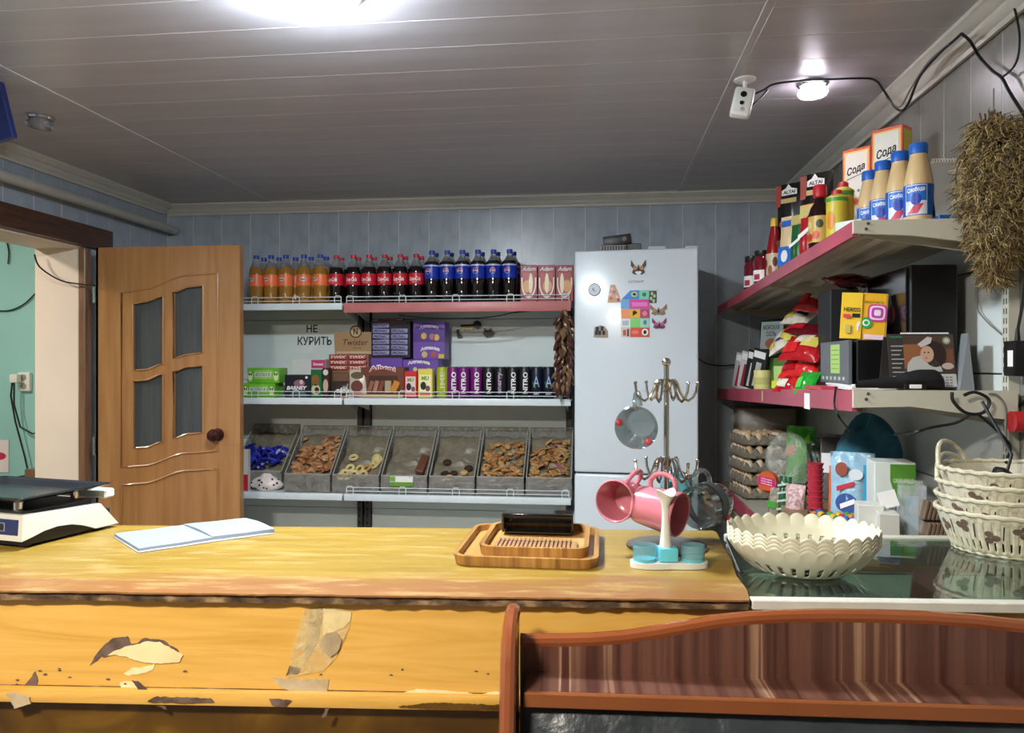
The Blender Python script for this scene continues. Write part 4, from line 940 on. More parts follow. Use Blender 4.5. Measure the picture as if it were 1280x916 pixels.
ck = cookie_mesh([(190, 134, 86), (208, 158, 106), (172, 112, 68)], .021, .017)
heap(bins[0], ck, 'biscuit', 'round golden-brown biscuit heaped in the leftmost full snack bin', 'biscuit', 'round golden biscuits', 110, .020, y0=.025, y1=.245)
ck = cookie_mesh([(190, 138, 80), (206, 158, 98), (172, 118, 66)], .021, .014, .72, .08)
heap(bins[4], ck, 'biscuit', 'small oval biscuit heaped in the snack bin left of the crackers', 'biscuit', 'small oval biscuits', 110, .019, y0=.025, y1=.235)
sq = []
for c_ in ((196, 150, 92), (208, 168, 110), (180, 130, 78)):
    sq.append(MB().rbox((0, 0, 0), (.052, .044, .010), .003, 1).mesh('cracker', ramp_mat('biscuit %d %d %d' % c_, [(.3, tuple(int(x * .8) for x in c_)), (.7, c_)], 60, (1, 1, 1), rough=.6, bump=.2)))
heap(bins[5], sq, 'cracker', 'square golden cracker heaped in the snack bin by the refrigerator', 'cracker', 'square crackers', 66, .026, y0=.03, y1=.235, tilt=.5)
m_wafer = colm((150, 96, 104), rough=.6)
for k in range(3):
    t, hw = bins[5]; x, y = ((.05, .21), (-.03, .08), (.06, .05))[k]
    tag(MB().rbox((0, 0, 0), (.07, .03, .004), .001, 1).build('wafer_slice', m_wafer, None, (t.location.x + x, t.location.y + y, t.location.z + surf_z(y) + .05), (.3, (.1, .9, .8)[k], (.1, .6, -.4)[k])), 'thin pink-brown wafer slice on the square crackers', 'wafer', 'pink wafer slices')
ring = []
for c_ in ((226, 206, 140), (214, 190, 120), (190, 140, 84)):
    ring.append(MB().tube([(.019 * math.cos(2 * PI * k / 16), .019 * math.sin(2 * PI * k / 16), 0) for k in range(16)], .0085, 8, closed=True).mesh('ring_biscuit', ramp_mat('biscuit %d %d %d' % c_, [(.3, tuple(int(x * .85) for x in c_)), (.7, c_)], 60, (1, 1, 1), rough=.6)))
t, hw = bins[1]
for i, (x, y) in enumerate([(-.06, .15), (.07, .15), (-.055, .075), (.0, .07), (.035, .075), (.07, .10), (-.02, .035), (.03, .035), (-.075, .04), (-.085, .02), (.075, .125), (-.05, .02), (.08, .14)]):
    o = link('ring_biscuit', ring[2 if i == 4 else i % 2], None, (t.location.x + x, t.location.y + y, t.location.z + surf_z(y) + .014), (.7 + random.uniform(-.2, .2), random.uniform(-.3, .3), 0))
    tag(o, 'pale ring biscuit lying in the snack bin beside the golden biscuits' if i != 4 else 'browner ring biscuit among the pale rings', 'biscuit', 'ring biscuits')
t, hw = bins[2]
tag(MB().rbox((0, 0, 0), (.045, .16, .02), .004, 1).build('brown_slab', colm((112, 66, 50), rough=.6), None, (t.location.x + .075, t.location.y + .105, t.location.z + surf_z(.105) + .020), (.45, .25, .1)), 'brown chocolate slab leaning in the nearly empty bin', 'chocolate')
MB().bb(-.075, .05, -.0065, -.005, BF - .055, BF - .002).build('price_card', m_wprint, t); MB().bb(-.075, .05, -.0075, -.0062, BF - .055, BF - .033).build('price_stripe', colm((104, 156, 50)), t)
MB().bb(-.075, -.045, -.0080, -.0070, BF - .030, BF - .004).build('price_leaf', colm((120, 176, 70)), t)
t, hw = bins[3]
for i, (x, y, c_, sc) in enumerate([(-.05, .13, (66, 40, 28), 1), (.075, .09, (60, 38, 28), 1), (-.045, .05, (58, 36, 26), 1), (.0, .055, (60, 38, 28), .9), (-.02, .025, (214, 190, 140), 1), (.055, .06, (196, 160, 96), .9)]):
    o = MB().lathe([(.02, 0), (.024, .004), (.022, .010), (.012, .013)], 16).build('round_biscuit', colm(c_, rough=.6), None, (t.location.x + x, t.location.y + y, t.location.z + surf_z(y) + .008), (.45, 0, 0)); o.scale = (sc, sc, sc)
    tag(o, ['dark round biscuit lying highest in its sparse bin', 'dark round biscuit at the right wall of the sparse bin', 'dark round biscuit at the front left of the sparse bin', 'smaller dark biscuit in the middle of the sparse bin', 'cream round biscuit at the front of the sparse bin', 'yellowish round biscuit at the front right of the sparse bin'][i], 'biscuit')
# blue wrapped sweets
swm = []
for c_ in ((34, 38, 150), (58, 66, 186), (26, 28, 110)):
    mb = MB().tube([(-.030, 0, 0), (-.020, 0, 0), (-.016, 0, 0), (0, 0, 0), (.016, 0, 0), (.020, 0, 0), (.030, 0, 0)], [.011, .004, .009, .011, .009, .004, .011], 7)
    swm.append(mb.mesh('wrapped_sweet', colm(c_, rough=.2)))
swm.append(MB().tube([(-.028, 0, 0), (-.016, 0, 0), (0, 0, 0), (.016, 0, 0), (.028, 0, 0)], [.008, .008, .010, .008, .008], 7).mesh('wrapped_sweet', colm((190, 194, 220), rough=.2)))
heap(bin0, swm[:3] * 3 + swm[3:], 'wrapped_sweet', 'blue foil wrapped sweet in the bin near the door', 'sweet', 'blue wrapped sweets', 70, .024, y0=.03, y1=.15, lift=.02, tilt=.8, layers=3)
# spotted bag in front of that bin
a = WY(333, 612, SF + 0.062)
t = thing('spotted_bag', 'white plastic bag with dark dots tied shut in front of the blue sweets', 'bag', (a.x, SF + .066, zl_ + .001))
def blob(u, v):
    th = 2 * PI * u; z = v; r = (math.sin(PI * min(1, v * 1.02 + .06)) ** .55) * (1 - .25 * v) if v < .8 else .30 - 1.2 * (v - .8) + .12
    k = 1 + .06 * math.sin(5 * th + 6 * v) + .04 * math.sin(9 * th)
    return (.098 * r * k * math.cos(th), .042 * r * k * math.sin(th), .092 * v)
MB().surf(blob, 36, 16, wrap=True).build('bag', pm('white bag film', (226, 214, 208), rough=.3, var=.05, scale=20, bump=.4), t)
for i in range(14):
    u = .55 + .4 * random.random(); v = random.uniform(.15, .7); p = Vector(blob(u, v)); MB().ball(p, (.006, .004, .0055), 8, 6).build('dot', m_ink, t)
t, wd, h = pbox('slim_packet', 'slim red and white packet standing beside the door edge on the bottom shelf', 'packet', 297, 310, 562, zl_, SF + .03, .03, colm((206, 204, 200)))
patch('print', rect(-wd * .5, wd * .5, 0, h * .4), colm((196, 40, 56)), t, -.0003)

# ================================================================ REFRIGERATOR
FA = -0.085
fc = WY(794, 456, 3.62); fn = Vector((math.sin(FA), -math.cos(FA), 0)); fx = Vector((math.cos(FA), math.sin(FA), 0))
FC = Vector((fc.x, fc.y, 0))
def fl(u, v): p = WP(u, v, FC, fn); return ((p - FC).dot(fx), p.z)
xl = fl(718, 500)[0]; xr = fl(873, 500)[0]; ft = (fl(718, 315)[1] + fl(871, 308)[1]) / 2; fs_ = (fl(720, 591)[1] + fl(873, 595)[1]) / 2
m_fridge = pm('pale silver enamel', (216, 226, 232), rough=0.22, var=0.015, scale=2, coat=0.4)
m_fside = pm('fridge side enamel', (196, 204, 210), rough=0.35, var=0.02)
fr_t = thing('refrigerator', 'tall pale two-door refrigerator covered with magnets', 'refrigerator', FC, FA)
wd = xr - xl; cx_ = (xl + xr) / 2
MB().rbox((cx_, 0.32, ft / 2 + .02), (wd - .004, 0.50, ft - 0.045), 0.008, 2).build('body', m_fside, fr_t)
dm = MB().rbox((cx_, 0.03, (fs_ + .004 + ft) / 2), (wd, 0.06, ft - fs_ - .004), 0.010, 3).build('fridge_door', m_fridge, fr_t)
dm2 = MB().rbox((cx_, 0.03, (fs_ - .004 + .08) / 2), (wd, 0.06, fs_ - .004 - .08), 0.010, 3).build('freezer_door', m_fridge, fr_t)
MB().bb(xl + .01, xr - .01, .02, .066, fs_ - .004, fs_ + .004).build('door_gap', m_shelfdark, fr_t)
MB().rbox((cx_, .32, .03), (wd - .04, .48, .06), .005, 1).build('plinth', m_shelfdark, fr_t)
q = fl(795, 352); text('АТЛАНТ', .075, .011, colm((110, 116, 122)), dm, (q[0], -.0008, q[1]), bold=.03)
MB().rbox((xr - .03, .04, ft + .004), (.06, .05, .014), .003, 1).build('hinge_cover', m_fside, fr_t)
px_ = 3.6 / F
def magnet(label, u, v, parts):
    q = fl(u, v); p = FC + fx * q[0] + fn * 0.0005; p.z = q[1]
    t = thing('fridge_magnet', label, 'magnet', p, FA, 'magnets on the refrigerator door')
    for i, (nm, pts, mt, y, th) in enumerate(parts):
        patch(nm, [(a * px_, b_ * px_) for a, b_ in pts], mt, t, -y, th)
    return t
def bfly(w, h, body, wing, wing2, low):
    return [('wing', [(0, -h * .1), (-w * .25, h * .12), (-w * .5, h * .5), (-w * .52, h * .1), (-w * .34, -h * .1), (-w * .44, -h * .35), (-w * .2, -h * .5), (0, -h * .3)], wing, 0, .004),
            ('wing', [(0, -h * .1), (0, -h * .3), (w * .2, -h * .5), (w * .44, -h * .35), (w * .34, -h * .1), (w * .52, h * .1), (w * .5, h * .5), (w * .25, h * .12)], wing, 0, .004),
            ('wing_spot', disc(-w * .22, -h * .05, w * .13, h * .14), wing2, .004, .001), ('wing_spot', disc(w * .22, -h * .05, w * .13, h * .14), wing2, .004, .001),
            ('wing_mark', disc(0, -h * .34, w * .22, h * .09), low, .004, .0012), ('body', disc(0, -h * .08, w * .04, h * .25), body, .004, .003)]
magnet('dark orange butterfly magnet at the top of the refrigerator', 798, 334, bfly(18, 19, m_ink, colm((58, 40, 44)), colm((190, 124, 70)), m_wprint))
magnet('tan and grey butterfly magnet with spread wings', 823, 387, bfly(20, 14, m_ink, colm((146, 108, 84)), colm((170, 130, 96)), colm((120, 130, 120))))
magnet('purple butterfly magnet under the tan one', 824, 404, bfly(17, 14, m_ink, colm((120, 44, 96)), colm((190, 80, 140)), colm((60, 30, 54))))
t = magnet('round white magnet with a dark blue outline', 743, 362, [('rim', disc(0, 0, 8, 8, 28), colm((70, 90, 120)), 0, .003), ('face', disc(0, 0, 7, 7, 28), colm((206, 214, 220)), .003, .001), ('mark', [(-3, 0), (-1, 3), (0, -1), (3, -2), (0, -2.4), (-2, -1)], colm((120, 140, 160)), .004, .0006)])
magnet('patterned triangular magnet with pink flowers', 768, 367, [('plate', [(-8.5, -11), (8, -11), (6, -2), (1, 11), (-5, 11)], colm((206, 160, 130)), 0, .004)] + [('flower', disc(x, y, 1.8), colm(c_), .004, .001) for x, y, c_ in ((-3, 6, (216, 190, 200)), (0, 2, (176, 110, 120)), (-5, -1, (220, 200, 190)), (3, -4, (216, 210, 170)), (-4, -6, (206, 110, 50)), (5, -8, (150, 90, 90)), (-1, -3, (214, 150, 170)))])
magnet('small dark square magnet with pale leaves', 816, 371, [('plate', rect(-4.5, 4.5, -7.5, 7.5), colm((52, 60, 48)), 0, .003)] + [('leaf', disc(x, y, 1.6, 2.2), colm((176, 190, 150)), .003, .0008) for x, y in ((-1, 4), (2, 1), (-2, -2), (1, -5))])
magnet('sepia town magnet with dark houses on its own at the left', 751, 414, [('plate', [(-9, -7), (9, -8), (9, 0), (5, 6), (0, 7.5), (-8, 5)], colm((150, 134, 116)), 0, .005)] + [('house', rect(x - 2, x + 1.6, y - 2.6, y + 2.6), m_ink, .005, .001) for x, y in ((-5, -2), (-1, -2), (4, -2), (-4, 3), (2, 3.4))])
tiles = [('tile', [(-17, 14), (5, 14), (5, 25), (-6, 25)], (40, 140, 214)), ('tile', rect(5, 17.5, 14, 25), (120, 206, 170)), ('tile', rect(-17.5, -7, 2, 13.5), (110, 170, 224)), ('tile', rect(-7, 17.5, 2, 13.5), (214, 60, 160)),
         ('tile', rect(-17.5, -6, -9.5, 1.5), (240, 150, 96)), ('tile', rect(-6, 6, -9.5, 1.5), (236, 176, 60)), ('tile', rect(6, 17.5, -9.5, 1.5), (176, 60, 96)), ('tile', rect(-17.5, -6, -21, -10), (226, 232, 232)), ('tile', rect(-6, 6, -21, -10), (126, 208, 110)), ('tile', rect(6, 17.5, -21, -10), (160, 214, 190)),
         ('tile', rect(-17.5, -6, -33, -21.5), (206, 200, 180)), ('tile', rect(-6, 17.5, -33, -21.5), (214, 74, 44))]
parts = [(nm, pts, colm(c_), 0, .003) for nm, pts, c_ in tiles] + [('print', disc(-1, 20, 4, 3.4), colm((190, 200, 120)), .003, .0008), ('print', disc(-1, 20, 2, 1.6), m_ink, .0038, .0006), ('print', disc(11, 19.5, 2.6), colm((40, 110, 90)), .003, .0008), ('print', rect(-4, 15, 5, 10), colm((236, 120, 196)), .003, .0008), ('print', [(-3, -7), (3, -3), (0, 0), (-3, -1)], m_ink, .003, .0008),
         ('print', [(8, -4), (12, 0), (15, -4), (12, -8)], colm((226, 130, 150)), .003, .0008), ('print', disc(12, -15, 2.2, 3), colm((60, 130, 160)), .003, .0008), ('print', disc(0, -27, 4.5, 2.4), colm((240, 120, 96)), .003, .0008), ('print', disc(12, -27, 4, 4.2), m_wprint, .003, .0008), ('print', disc(12, -27, 2, 2.6), m_ink, .0038, .0006),
         ('print', rect(-15, -11, -31, -24), colm((190, 70, 70)), .003, .0008), ('print', rect(-10, -7.5, -32, -23), colm((60, 50, 46)), .003, .0008), ('print', rect(-15.5, -8, -18.5, -12.5), colm((170, 184, 196)), .003, .0008)]
magnet('large patchwork magnet sheet of bright coloured tiles', 794, 388, parts)
# on top of the refrigerator
zf = ft - 0.001
def ftop(u, v, back): q = fl(u, v); p = FC + fx * q[0] - fn * back; return Vector((p.x * (1 + .0), p.y, zf))
p = ftop(766, 308, 0.14)
t = thing('radio', 'small dark radio set tilted on its grille on the refrigerator top', 'radio', p, FA)
k_ = 3.75 / F
MB().rbox((-.01, .04, 6 * k_), (34 * k_, .09, 11.5 * k_), .003, 1).build('speaker_grille', colm((120, 120, 118), rough=.4), t)
for i in range(9): MB().bb((-15.5 + i * 3.4) * k_, (-14.2 + i * 3.4) * k_, -.0065, -.004, 2 * k_, 10 * k_).build('grille_bar', m_ink, t)
MB().rbox((3 * k_, .04, 18 * k_), (35 * k_, .08, 12 * k_), .004, 2, ry=-.10).build('case', colm((44, 40, 40)), t)
MB().cyl((12 * k_, -.004, 19 * k_), (12 * k_, .002, 19 * k_), .012, seg=16).build('dial', colm((90, 84, 80)), t)
tag(MB().rbox((0, 0, .028), (.085, .08, .055), .003, 1).build('small_box', colm((66, 68, 70)), None, ftop(789, 305, .20), (0, 0, FA)), 'small dark grey box behind the radio', 'box')
tag(MB().rbox((0, 0, .016), (.085, .06, .032), .002, 1).build('small_box', colm((196, 200, 202)), None, ftop(821, 305, .15), (0, 0, FA)), 'small white box on the refrigerator top', 'box')
# ================================================================ RIGHT-HAND SHELVING
SX = 0.655; SXB = XR - 0.022; RY0, RY1 = 2.02, 4.18
def line_z(pa, pb): return lambda y: pa.z + (pb.z - pa.z) * (y - pa.y) / (pb.y - pa.y)
zU = line_z(WX(1073, 272, SX), WX(920, 369, SX)); zM = line_z(WX(1073, 488, SX), WX(904, 486, SX)); zB = line_z(WX(907, 610, SX), WX(955, 656, SX))
zb0 = (zB(2.1) + zB(4.1)) / 2; zB = lambda y: 0.822
m_cream = pm('cream enamel', (200, 198, 182), rough=0.4, var=0.06, scale=5)
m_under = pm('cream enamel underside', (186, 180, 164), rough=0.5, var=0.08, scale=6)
m_pinkR = pm('faded crimson shelf edge', (176, 74, 92), rough=0.35, var=0.15, scale=5)
m_panelR = pm('white steel panel', (208, 214, 212), rough=0.4, var=0.04, scale=3)
rs = thing('wall_shelving', 'cream steel shelving with crimson front edges along the right wall', 'shelving', (0, 0, 0))
def slab(x0, x1, zf, th, name, mat, parent, y0=RY0, y1=RY1, dz0=0.0):
    mb = MB(); V = []
    for y in (y0, y1):
        z = zf(y) + dz0
        V += [mb.bm.verts.new(p) for p in ((x0, y, z), (x1, y, z), (x1, y, z - th), (x0, y, z - th))]
    a, b_, c_, d_, e, f, g, h = V
    for q in ((a, b_, c_, d_), (e, h, g, f), (a, e, f, b_), (d_, c_, g, h), (a, d_, h, e), (b_, f, g, c_)): mb.bm.faces.new(q)
    return mb.build(name, mat, parent)
for zf, lip in ((zU, 0.040), (zM, 0.055), (zB, 0.06)):
    sh = slab(SX + .01, SXB, zf, 0.012, 'shelf', m_under, rs)
    slab(SX, SX + .012, zf, lip, 'lip', m_pinkR, sh, dz0=0.001)
    for x in (SX + .09, SX + .19): slab(x, x + .03, zf, 0.018, 'rib', m_under, sh, dz0=-.012)
    z0 = zf(RY0)
    MB().prism([(SX, z0 + .001), (SXB, z0 + .001), (SXB, z0 - .075), (SX + .14, z0 - .04), (SX, z0 - lip * .8)], RY0 - .012, RY0, 'xz').build('end_plate', m_cream, sh)
    for y in (2.07, 3.1, 4.12):
        z = zf(y)
        MB().prism([(SXB, z - .014), (SX + .04, z - .014), (SX + .04, z - .03), (SXB, z - .09)], y - .004, y + .004, 'xz').build('bracket', m_under, sh)
    for x, z in ((SX + .03, z0 - .022), (SX + .035, z0 - .008)): MB().cyl((x, RY0 - .0145, z), (x, RY0 - .012, z), .004, seg=8).build('bolt', m_shelfdark, sh)
for y in (2.055, 3.1, 4.12):
    up = MB().bb(SXB - .006, SXB + .02, y - .016, y + .016, 0.5, zU(y) + .02).build('upright', m_cream, rs)
    if y < 3:
        for k in range(34):
            z = 0.98 + k * .025
            for dy in (-.006, .006): MB().bb(SXB - .0068, SXB - .006, y + dy - .002, y + dy + .002, z, z + .015).build('slot', m_shelfdark, up)
for y0, y1 in ((2.072, 3.084), (3.116, 4.104)):
    zs_ = [0.60, 1.10, WX(1230, 467, SXB).z, WX(1230, 336, SXB).z, 1.84]
    for za, zc_ in zip(zs_, zs_[1:]): MB().rbox((SXB + .008, (y0 + y1) / 2, (za + zc_) / 2), (.010, y1 - y0, zc_ - za - .004), .002, 1).build('back_panel', m_panelR, rs)
MB().bb(SX + .05, SXB, RY0 + .05, RY1, 0.0, .70).build('base_cabinet', m_under, rs)
# white paper price slip on the crimson edge
q = WX(1009, 497, SX - .001); tag(MB().bb(-.0012, 0, -.03, .03, -.035, .014).build('price_slip', m_wprint, None, q), 'white paper slip stuck on the crimson shelf edge', 'label')
q = WX(953, 492, SX - .001); tag(MB().bb(-.0012, 0, -.008, .008, -.03, .012).build('price_slip', colm((214, 190, 150)), None, q), 'narrow yellowed tape strip stuck on the crimson shelf edge', 'label')

def onR(u, X, zf):
    d = ray(u, CY); k = X / d.x; y = d.y * k; return Vector((X, y, zf(y))), k
def top_h(v, t, z0): return CAMZ + (CY - v) / F * t - z0
RZ = -PI / 2
def rbottle(name, label, u, X, vtop, zf, R, prof, body, capm, cap, lab=None, group=None, rz=-0.9, cat='bottle'):
    p, t_ = onR(u, X, zf); H = top_h(vtop, t_, p.z); p.z += .0015
    t = thing(name, label, cat, p, rz, group)
    MB().lathe([(r * R, z * H) for r, z in prof], 24).build('body', body, t)
    MB().lathe([(r * R, z * H) for r, z in cap], 20).build('cap', capm, t)
    if lab: lab(t, R, H)
    return t, R, H
def sleeve(t, R, H, z0, z1, mat, name='label_sleeve', a0=None, a1=None):
    if a0 is None: MB().lathe([(R * 1.01, z0 * H), (R * 1.015, z1 * H)], 24, cap0=False, cap1=False).build(name, mat, t)
    else:
        rr = R * 1.02; wrapped(name, rect(a0 * rr, a1 * rr, z0 * H, z1 * H), rr, mat, t)
# mayonnaise bottles near the end of the upper shelf
m_mayo = pm('mayonnaise', (214, 184, 136), rough=0.25, var=0.03, coat=0.3); m_mcap = pm('bright blue cap', (30, 96, 190), rough=0.4)
mprof = [(.80, 0), (.97, .015), (1, .05), (1, .45), (.94, .56), (.78, .70), (.62, .82), (.58, .86), (.58, .89)]; mcap = [(.60, .875), (.64, .88), (.64, .985), (.58, 1.0)]
def mlab(t, R, H):
    sleeve(t, R, H, .13, .50, colm((24, 90, 176)))
    sleeve(t, R * 1.006, H, .14, .49, colm((216, 222, 232)), 'label_field', -.75, .75)
    sleeve(t, R * 1.012, H, .30, .48, colm((36, 110, 200)), 'label_band', -.7, .7)
    wrapped('label_swoosh', [(-.022, .15 * H), (.004, .15 * H), (.020, .27 * H), (-.004, .25 * H)], R * 1.03, colm((206, 60, 90)), t)
    wrapped('label_spot', disc(0.0, .32 * H, .014, .016), R * 1.034, colm((26, 60, 170)), t)
    text('Слобода', .045, .014, m_wprint, t, (0, 0, .43 * H), bend=R * 1.036, bold=.03, rot=.1)
mayo = [(1148, 2.02, 181), (1125, 2.09, 188), (1104, 2.18, 198), (1087.5, 2.28, 206)]
ml = ['nearest of four mayonnaise bottles with blue caps at the shelf end', 'second nearest of four mayonnaise bottles with blue caps', 'third nearest of four mayonnaise bottles with blue caps', 'farthest of four mayonnaise bottles with blue caps, before the soda boxes']
first = None
for (u, t_, v), lb in zip(mayo, ml):
    p = WT(u, CY, t_); z = zU(p.y) + .0015
    if first is None:
        H = CAMZ + (CY - v) / F * t_ - z
        first, _, _ = rbottle('mayonnaise_bottle', lb, u, p.x, v, zU, .0365, mprof, m_mayo, m_mcap, mcap, mlab, 'mayonnaise bottles on the right shelf', rz=-.55)
    else: copy_tree(first, (p.x, p.y, z), -.55 + .1 * random.random(), lb)
# soda boxes
m_sbox = colm((236, 230, 214)); m_sor = colm((222, 84, 40)); m_syel = colm((216, 206, 60))
def soda(x, y, z, h, rz, label):
    t = thing('soda_box', label, 'box', (x, y, z), rz, 'baking soda boxes')
    w_, d_ = .098, .062
    MB().rbox((0, d_ / 2, h / 2), (w_, d_, h), .0015, 1).build('carton', m_sor, t)
    patch('front_field', rect(-w_ * .44, w_ * .44, h * .05, h * .95), colm((244, 196, 90)), t, -.0002)
    patch('front_field', rect(-w_ * .38, w_ * .38, h * .08, h * .92), m_sbox, t, -.0010)
    text('Сода', w_ * .66, h * .17, m_ink, t, (0, -.0019, h * .60), shear=.4, bold=.03, rot=.25)
    patch('underline', [(-w_ * .34, h * .42), (w_ * .34, h * .52), (w_ * .34, h * .53), (-w_ * .34, h * .435)], m_ink, t, -.0018)
    for k in range(4): patch('icon', disc((-.27 + .18 * k) * w_, h * .20, .005), colm((120, 120, 110)), t, -.0018)
    MB().bb(w_ / 2, w_ / 2 + .0006, d_ * .12, d_ * .88, h * .06, h * .94).build('side_field', m_syel, t)
    return t
SH = .192
for (x, y, rz, nm) in ((.905, 2.475, -.80, 'nearer'), (.868, 2.64, -.80, 'farther')):
    z = zU(y) + .003
    soda(x, y, z, SH, rz, 'lower white and orange soda box of the %s stack' % nm); soda(x + .002, y + .002, z + SH + .001, SH - (.0 if nm == 'nearer' else .012), rz, 'upper white and orange soda box of the %s stack' % nm)
# other upper-shelf groceries
m_jam = pm('dark red preserve', (110, 20, 34), rough=0.1, coat=.4, var=.2); m_blk2 = pm('black lid', (24, 22, 22), rough=.3)
jprof = [(.9, 0), (1, .03), (1, .72), (.86, .80), (.84, .84)]; jcap = [(.92, .84), (.94, .85), (.94, .99), (.88, 1.0)]
def jlab(t, R, H): sleeve(t, R, H, .10, .42, m_wprint, 'label', -.9, .9); sleeve(t, R * 1.006, H, .14, .30, colm((176, 40, 60)), 'label_print', -.4, .4)
for u, v, lb in ((940.5, 321, 'left of two dark red preserve jars at the far shelf end'), (953, 314, 'right of two dark red preserve jars at the far shelf end')):
    rbottle('preserve_jar', lb, u, .70, v, zU, .036, jprof, m_jam, m_blk2, jcap, jlab, 'preserve jars', cat='jar')
kprof = [(.75, 0), (1, .03), (1, .40), (.9, .55), (.55, .80), (.42, .88)]; kcap = [(.46, .87), (.48, .88), (.40, .99), (.3, 1.0)]
def klab(t, R, H): sleeve(t, R, H, .05, .45, colm((216, 196, 160))); [wrapped('label_print', disc(x, z * H, .010, .02), R * 1.03, colm(c_), t) for x, z, c_ in ((-.02, .3, (120, 60, 50)), (.005, .2, (160, 90, 70)), (.025, .32, (110, 50, 44)))]
rbottle('ketchup_bottle', 'red ketchup bottle with a yellow cap on the upper right shelf', 968, .74, 273, zU, .033, kprof, colm((150, 20, 26), rough=.2), colm((226, 190, 60)), kcap, klab)
def pouchR(name, label, u, X, vtop, zf, wd, col, lean=.08, rz=-.9, dz=0.0, puff=.018, cat='packet', h=None, mat=None, group=None):
    p, t_ = onR(u, X, zf); p.z += dz; H = top_h(vtop, t_, p.z) if h is None else h
    t = thing(name, label, cat, p + Vector((0, 0, .002)), rz, group, rot=(-lean, 0, rz))
    def side(s): return lambda a, b_: ((a - .5) * wd * (1 - .05 * math.sin(PI * b_)), s * puff * (math.sin(PI * a) * math.sin(PI * min(1, b_ + .06))) ** .6 + .0012 * math.sin(23 * a + 5 * b_), b_ * H)
    mb = MB().surf(side(-1), 12, 12); mb.surf(side(1), 12, 12); mb.build('pouch', mat or colm(col, rough=.25), t)
    return t, wd, H
t, w_, h = pouchR('mayonnaise_pouch', 'cream and blue mayonnaise pouch beside the ketchup bottle', 983, .735, 270, zU, .075, (220, 196, 150))
patch('print', rect(-w_ * .4, w_ * .4, h * .16, h * .48), colm((40, 110, 200)), t, -.018); patch('print', rect(-w_ * .35, w_ * .35, h * .82, h * .92), colm((40, 100, 190)), t, -.012); patch('print', disc(0, h * .32, w_ * .2, h * .1), m_wprint, t, -.0195)
t, w_, h = pouchR('sauce_pouch', 'green sauce pouch with a gold top on the upper right shelf', 996, .735, 267, zU, .062, (30, 96, 50))
patch('print', rect(-w_ * .45, w_ * .45, h * .80, h * .97), colm((196, 176, 110)), t, -.010); patch('print', [(-w_ * .4, h * .38), (w_ * .4, h * .52), (w_ * .4, h * .58), (-w_ * .4, h * .44)], m_wprint, t, -.0185)
t, w_, h = pouchR('sauce_pouch', 'red sauce pouch with a gold top on the upper right shelf', 1008, .735, 254, zU, .066, (170, 30, 34))
patch('print', rect(-w_ * .45, w_ * .45, h * .76, h * .97), colm((206, 190, 120)), t, -.011); patch('print', [(-w_ * .4, h * .40), (w_ * .4, h * .56), (w_ * .4, h * .63), (-w_ * .4, h * .48)], m_wprint, t, -.0185)
def slab_(t, R, H): sleeve(t, R, H, .20, .56, colm((206, 170, 90))); [wrapped('label_print', disc(x, z * H, .012, .014), R * 1.03, colm(c_), t) for x, z, c_ in ((-.016, .44, (226, 206, 130)), (.010, .30, (206, 84, 50)), (-.014, .27, (190, 60, 40)), (.022, .45, (60, 70, 40)))]
sprof = [(.8, 0), (1, .02), (1, .60), (.85, .68), (.50, .76), (.45, .82)]
rbottle('soy_sauce_bottle', 'dark sauce bottle with a clear neck and red cap', 1025, .74, 232, zU, .036, sprof, colm((38, 16, 14), rough=.08), colm((196, 30, 44)), [(.48, .82), (.60, .84), (.60, .97), (.5, 1.0)], slab_)
for u, X, v, lb in ((1046, .765, 238, 'yellow tin with green bands and red cap, front one of two'), (1054, .80, 228, 'yellow tin with green bands and red cap, half hidden behind its twin')):
    def yl(t, R, H): sleeve(t, R, H, .12, .20, colm((60, 150, 50))); sleeve(t, R, H, .80, .86, colm((70, 150, 60))); wrapped('label_print', disc(0, .5 * H, .014, .03), R * 1.03, colm((226, 140, 40)), t)
    rbottle('yellow_tin', lb, u, X, v, zU, .032, [(.9, 0), (1, .02), (1, .88), (.6, .92)], colm((216, 196, 60)), colm((190, 40, 50)), [(.5, .90), (.5, .98), (.35, 1.0)], yl, 'yellow tins', cat='tin')
def blackpouch(u, X, v, lb):
    p, t_ = onR(u, X, zU); H = top_h(v, t_, p.z)
    b_ = tag(MB().rbox((0, 0, (H - .24) / 2), (.10, .10, H - .242), .003, 1).build('carton', colm((90, 70, 56)), None, p + Vector((0, 0, .002)), (0, 0, -.9)), 'brown carton under the %s coffee pouch' % lb, 'box')
    t, w_, h = pouchR('coffee_pouch', '%s black coffee pouch with a white mountain emblem on the upper right shelf' % lb, u, X, v, zU, .125, (34, 30, 30), lean=.02, rz=-.75, dz=H - .239, h=.238, puff=.024)
    patch('print', rect(-w_ * .48, -w_ * .28, h * .6, h * .97), colm((150, 62, 46)), t, -.013)
    patch('print', [(-w_ * .24, h * .78), (w_ * .3, h * .78), (w_ * .3, h * .87), (w_ * .1, h * .90), (0, h * .97), (-w_ * .1, h * .90), (-w_ * .24, h * .87)], m_wprint, t, -.019)
    patch('print', rect(-w_ * .24, w_ * .3, h * .64, h * .72), colm((196, 170, 110)), t, -.0235); patch('print', disc(.01, h * .28, w_ * .38, h * .10), colm((150, 60, 34)), t, -.024)
    text('ALTAI', w_ * .42, h * .06, m_ink, t, (.004, -.0205, h * .83), bold=.03)
blackpouch(988, .80, 229, 'farther'); blackpouch(1021, .82, 216, 'nearer')
p, t_ = onR(1060, .75, zU); t = thing('mint_box', 'small white and green box in front of the soda boxes', 'box', p + Vector((0, 0, .002)), -.85)
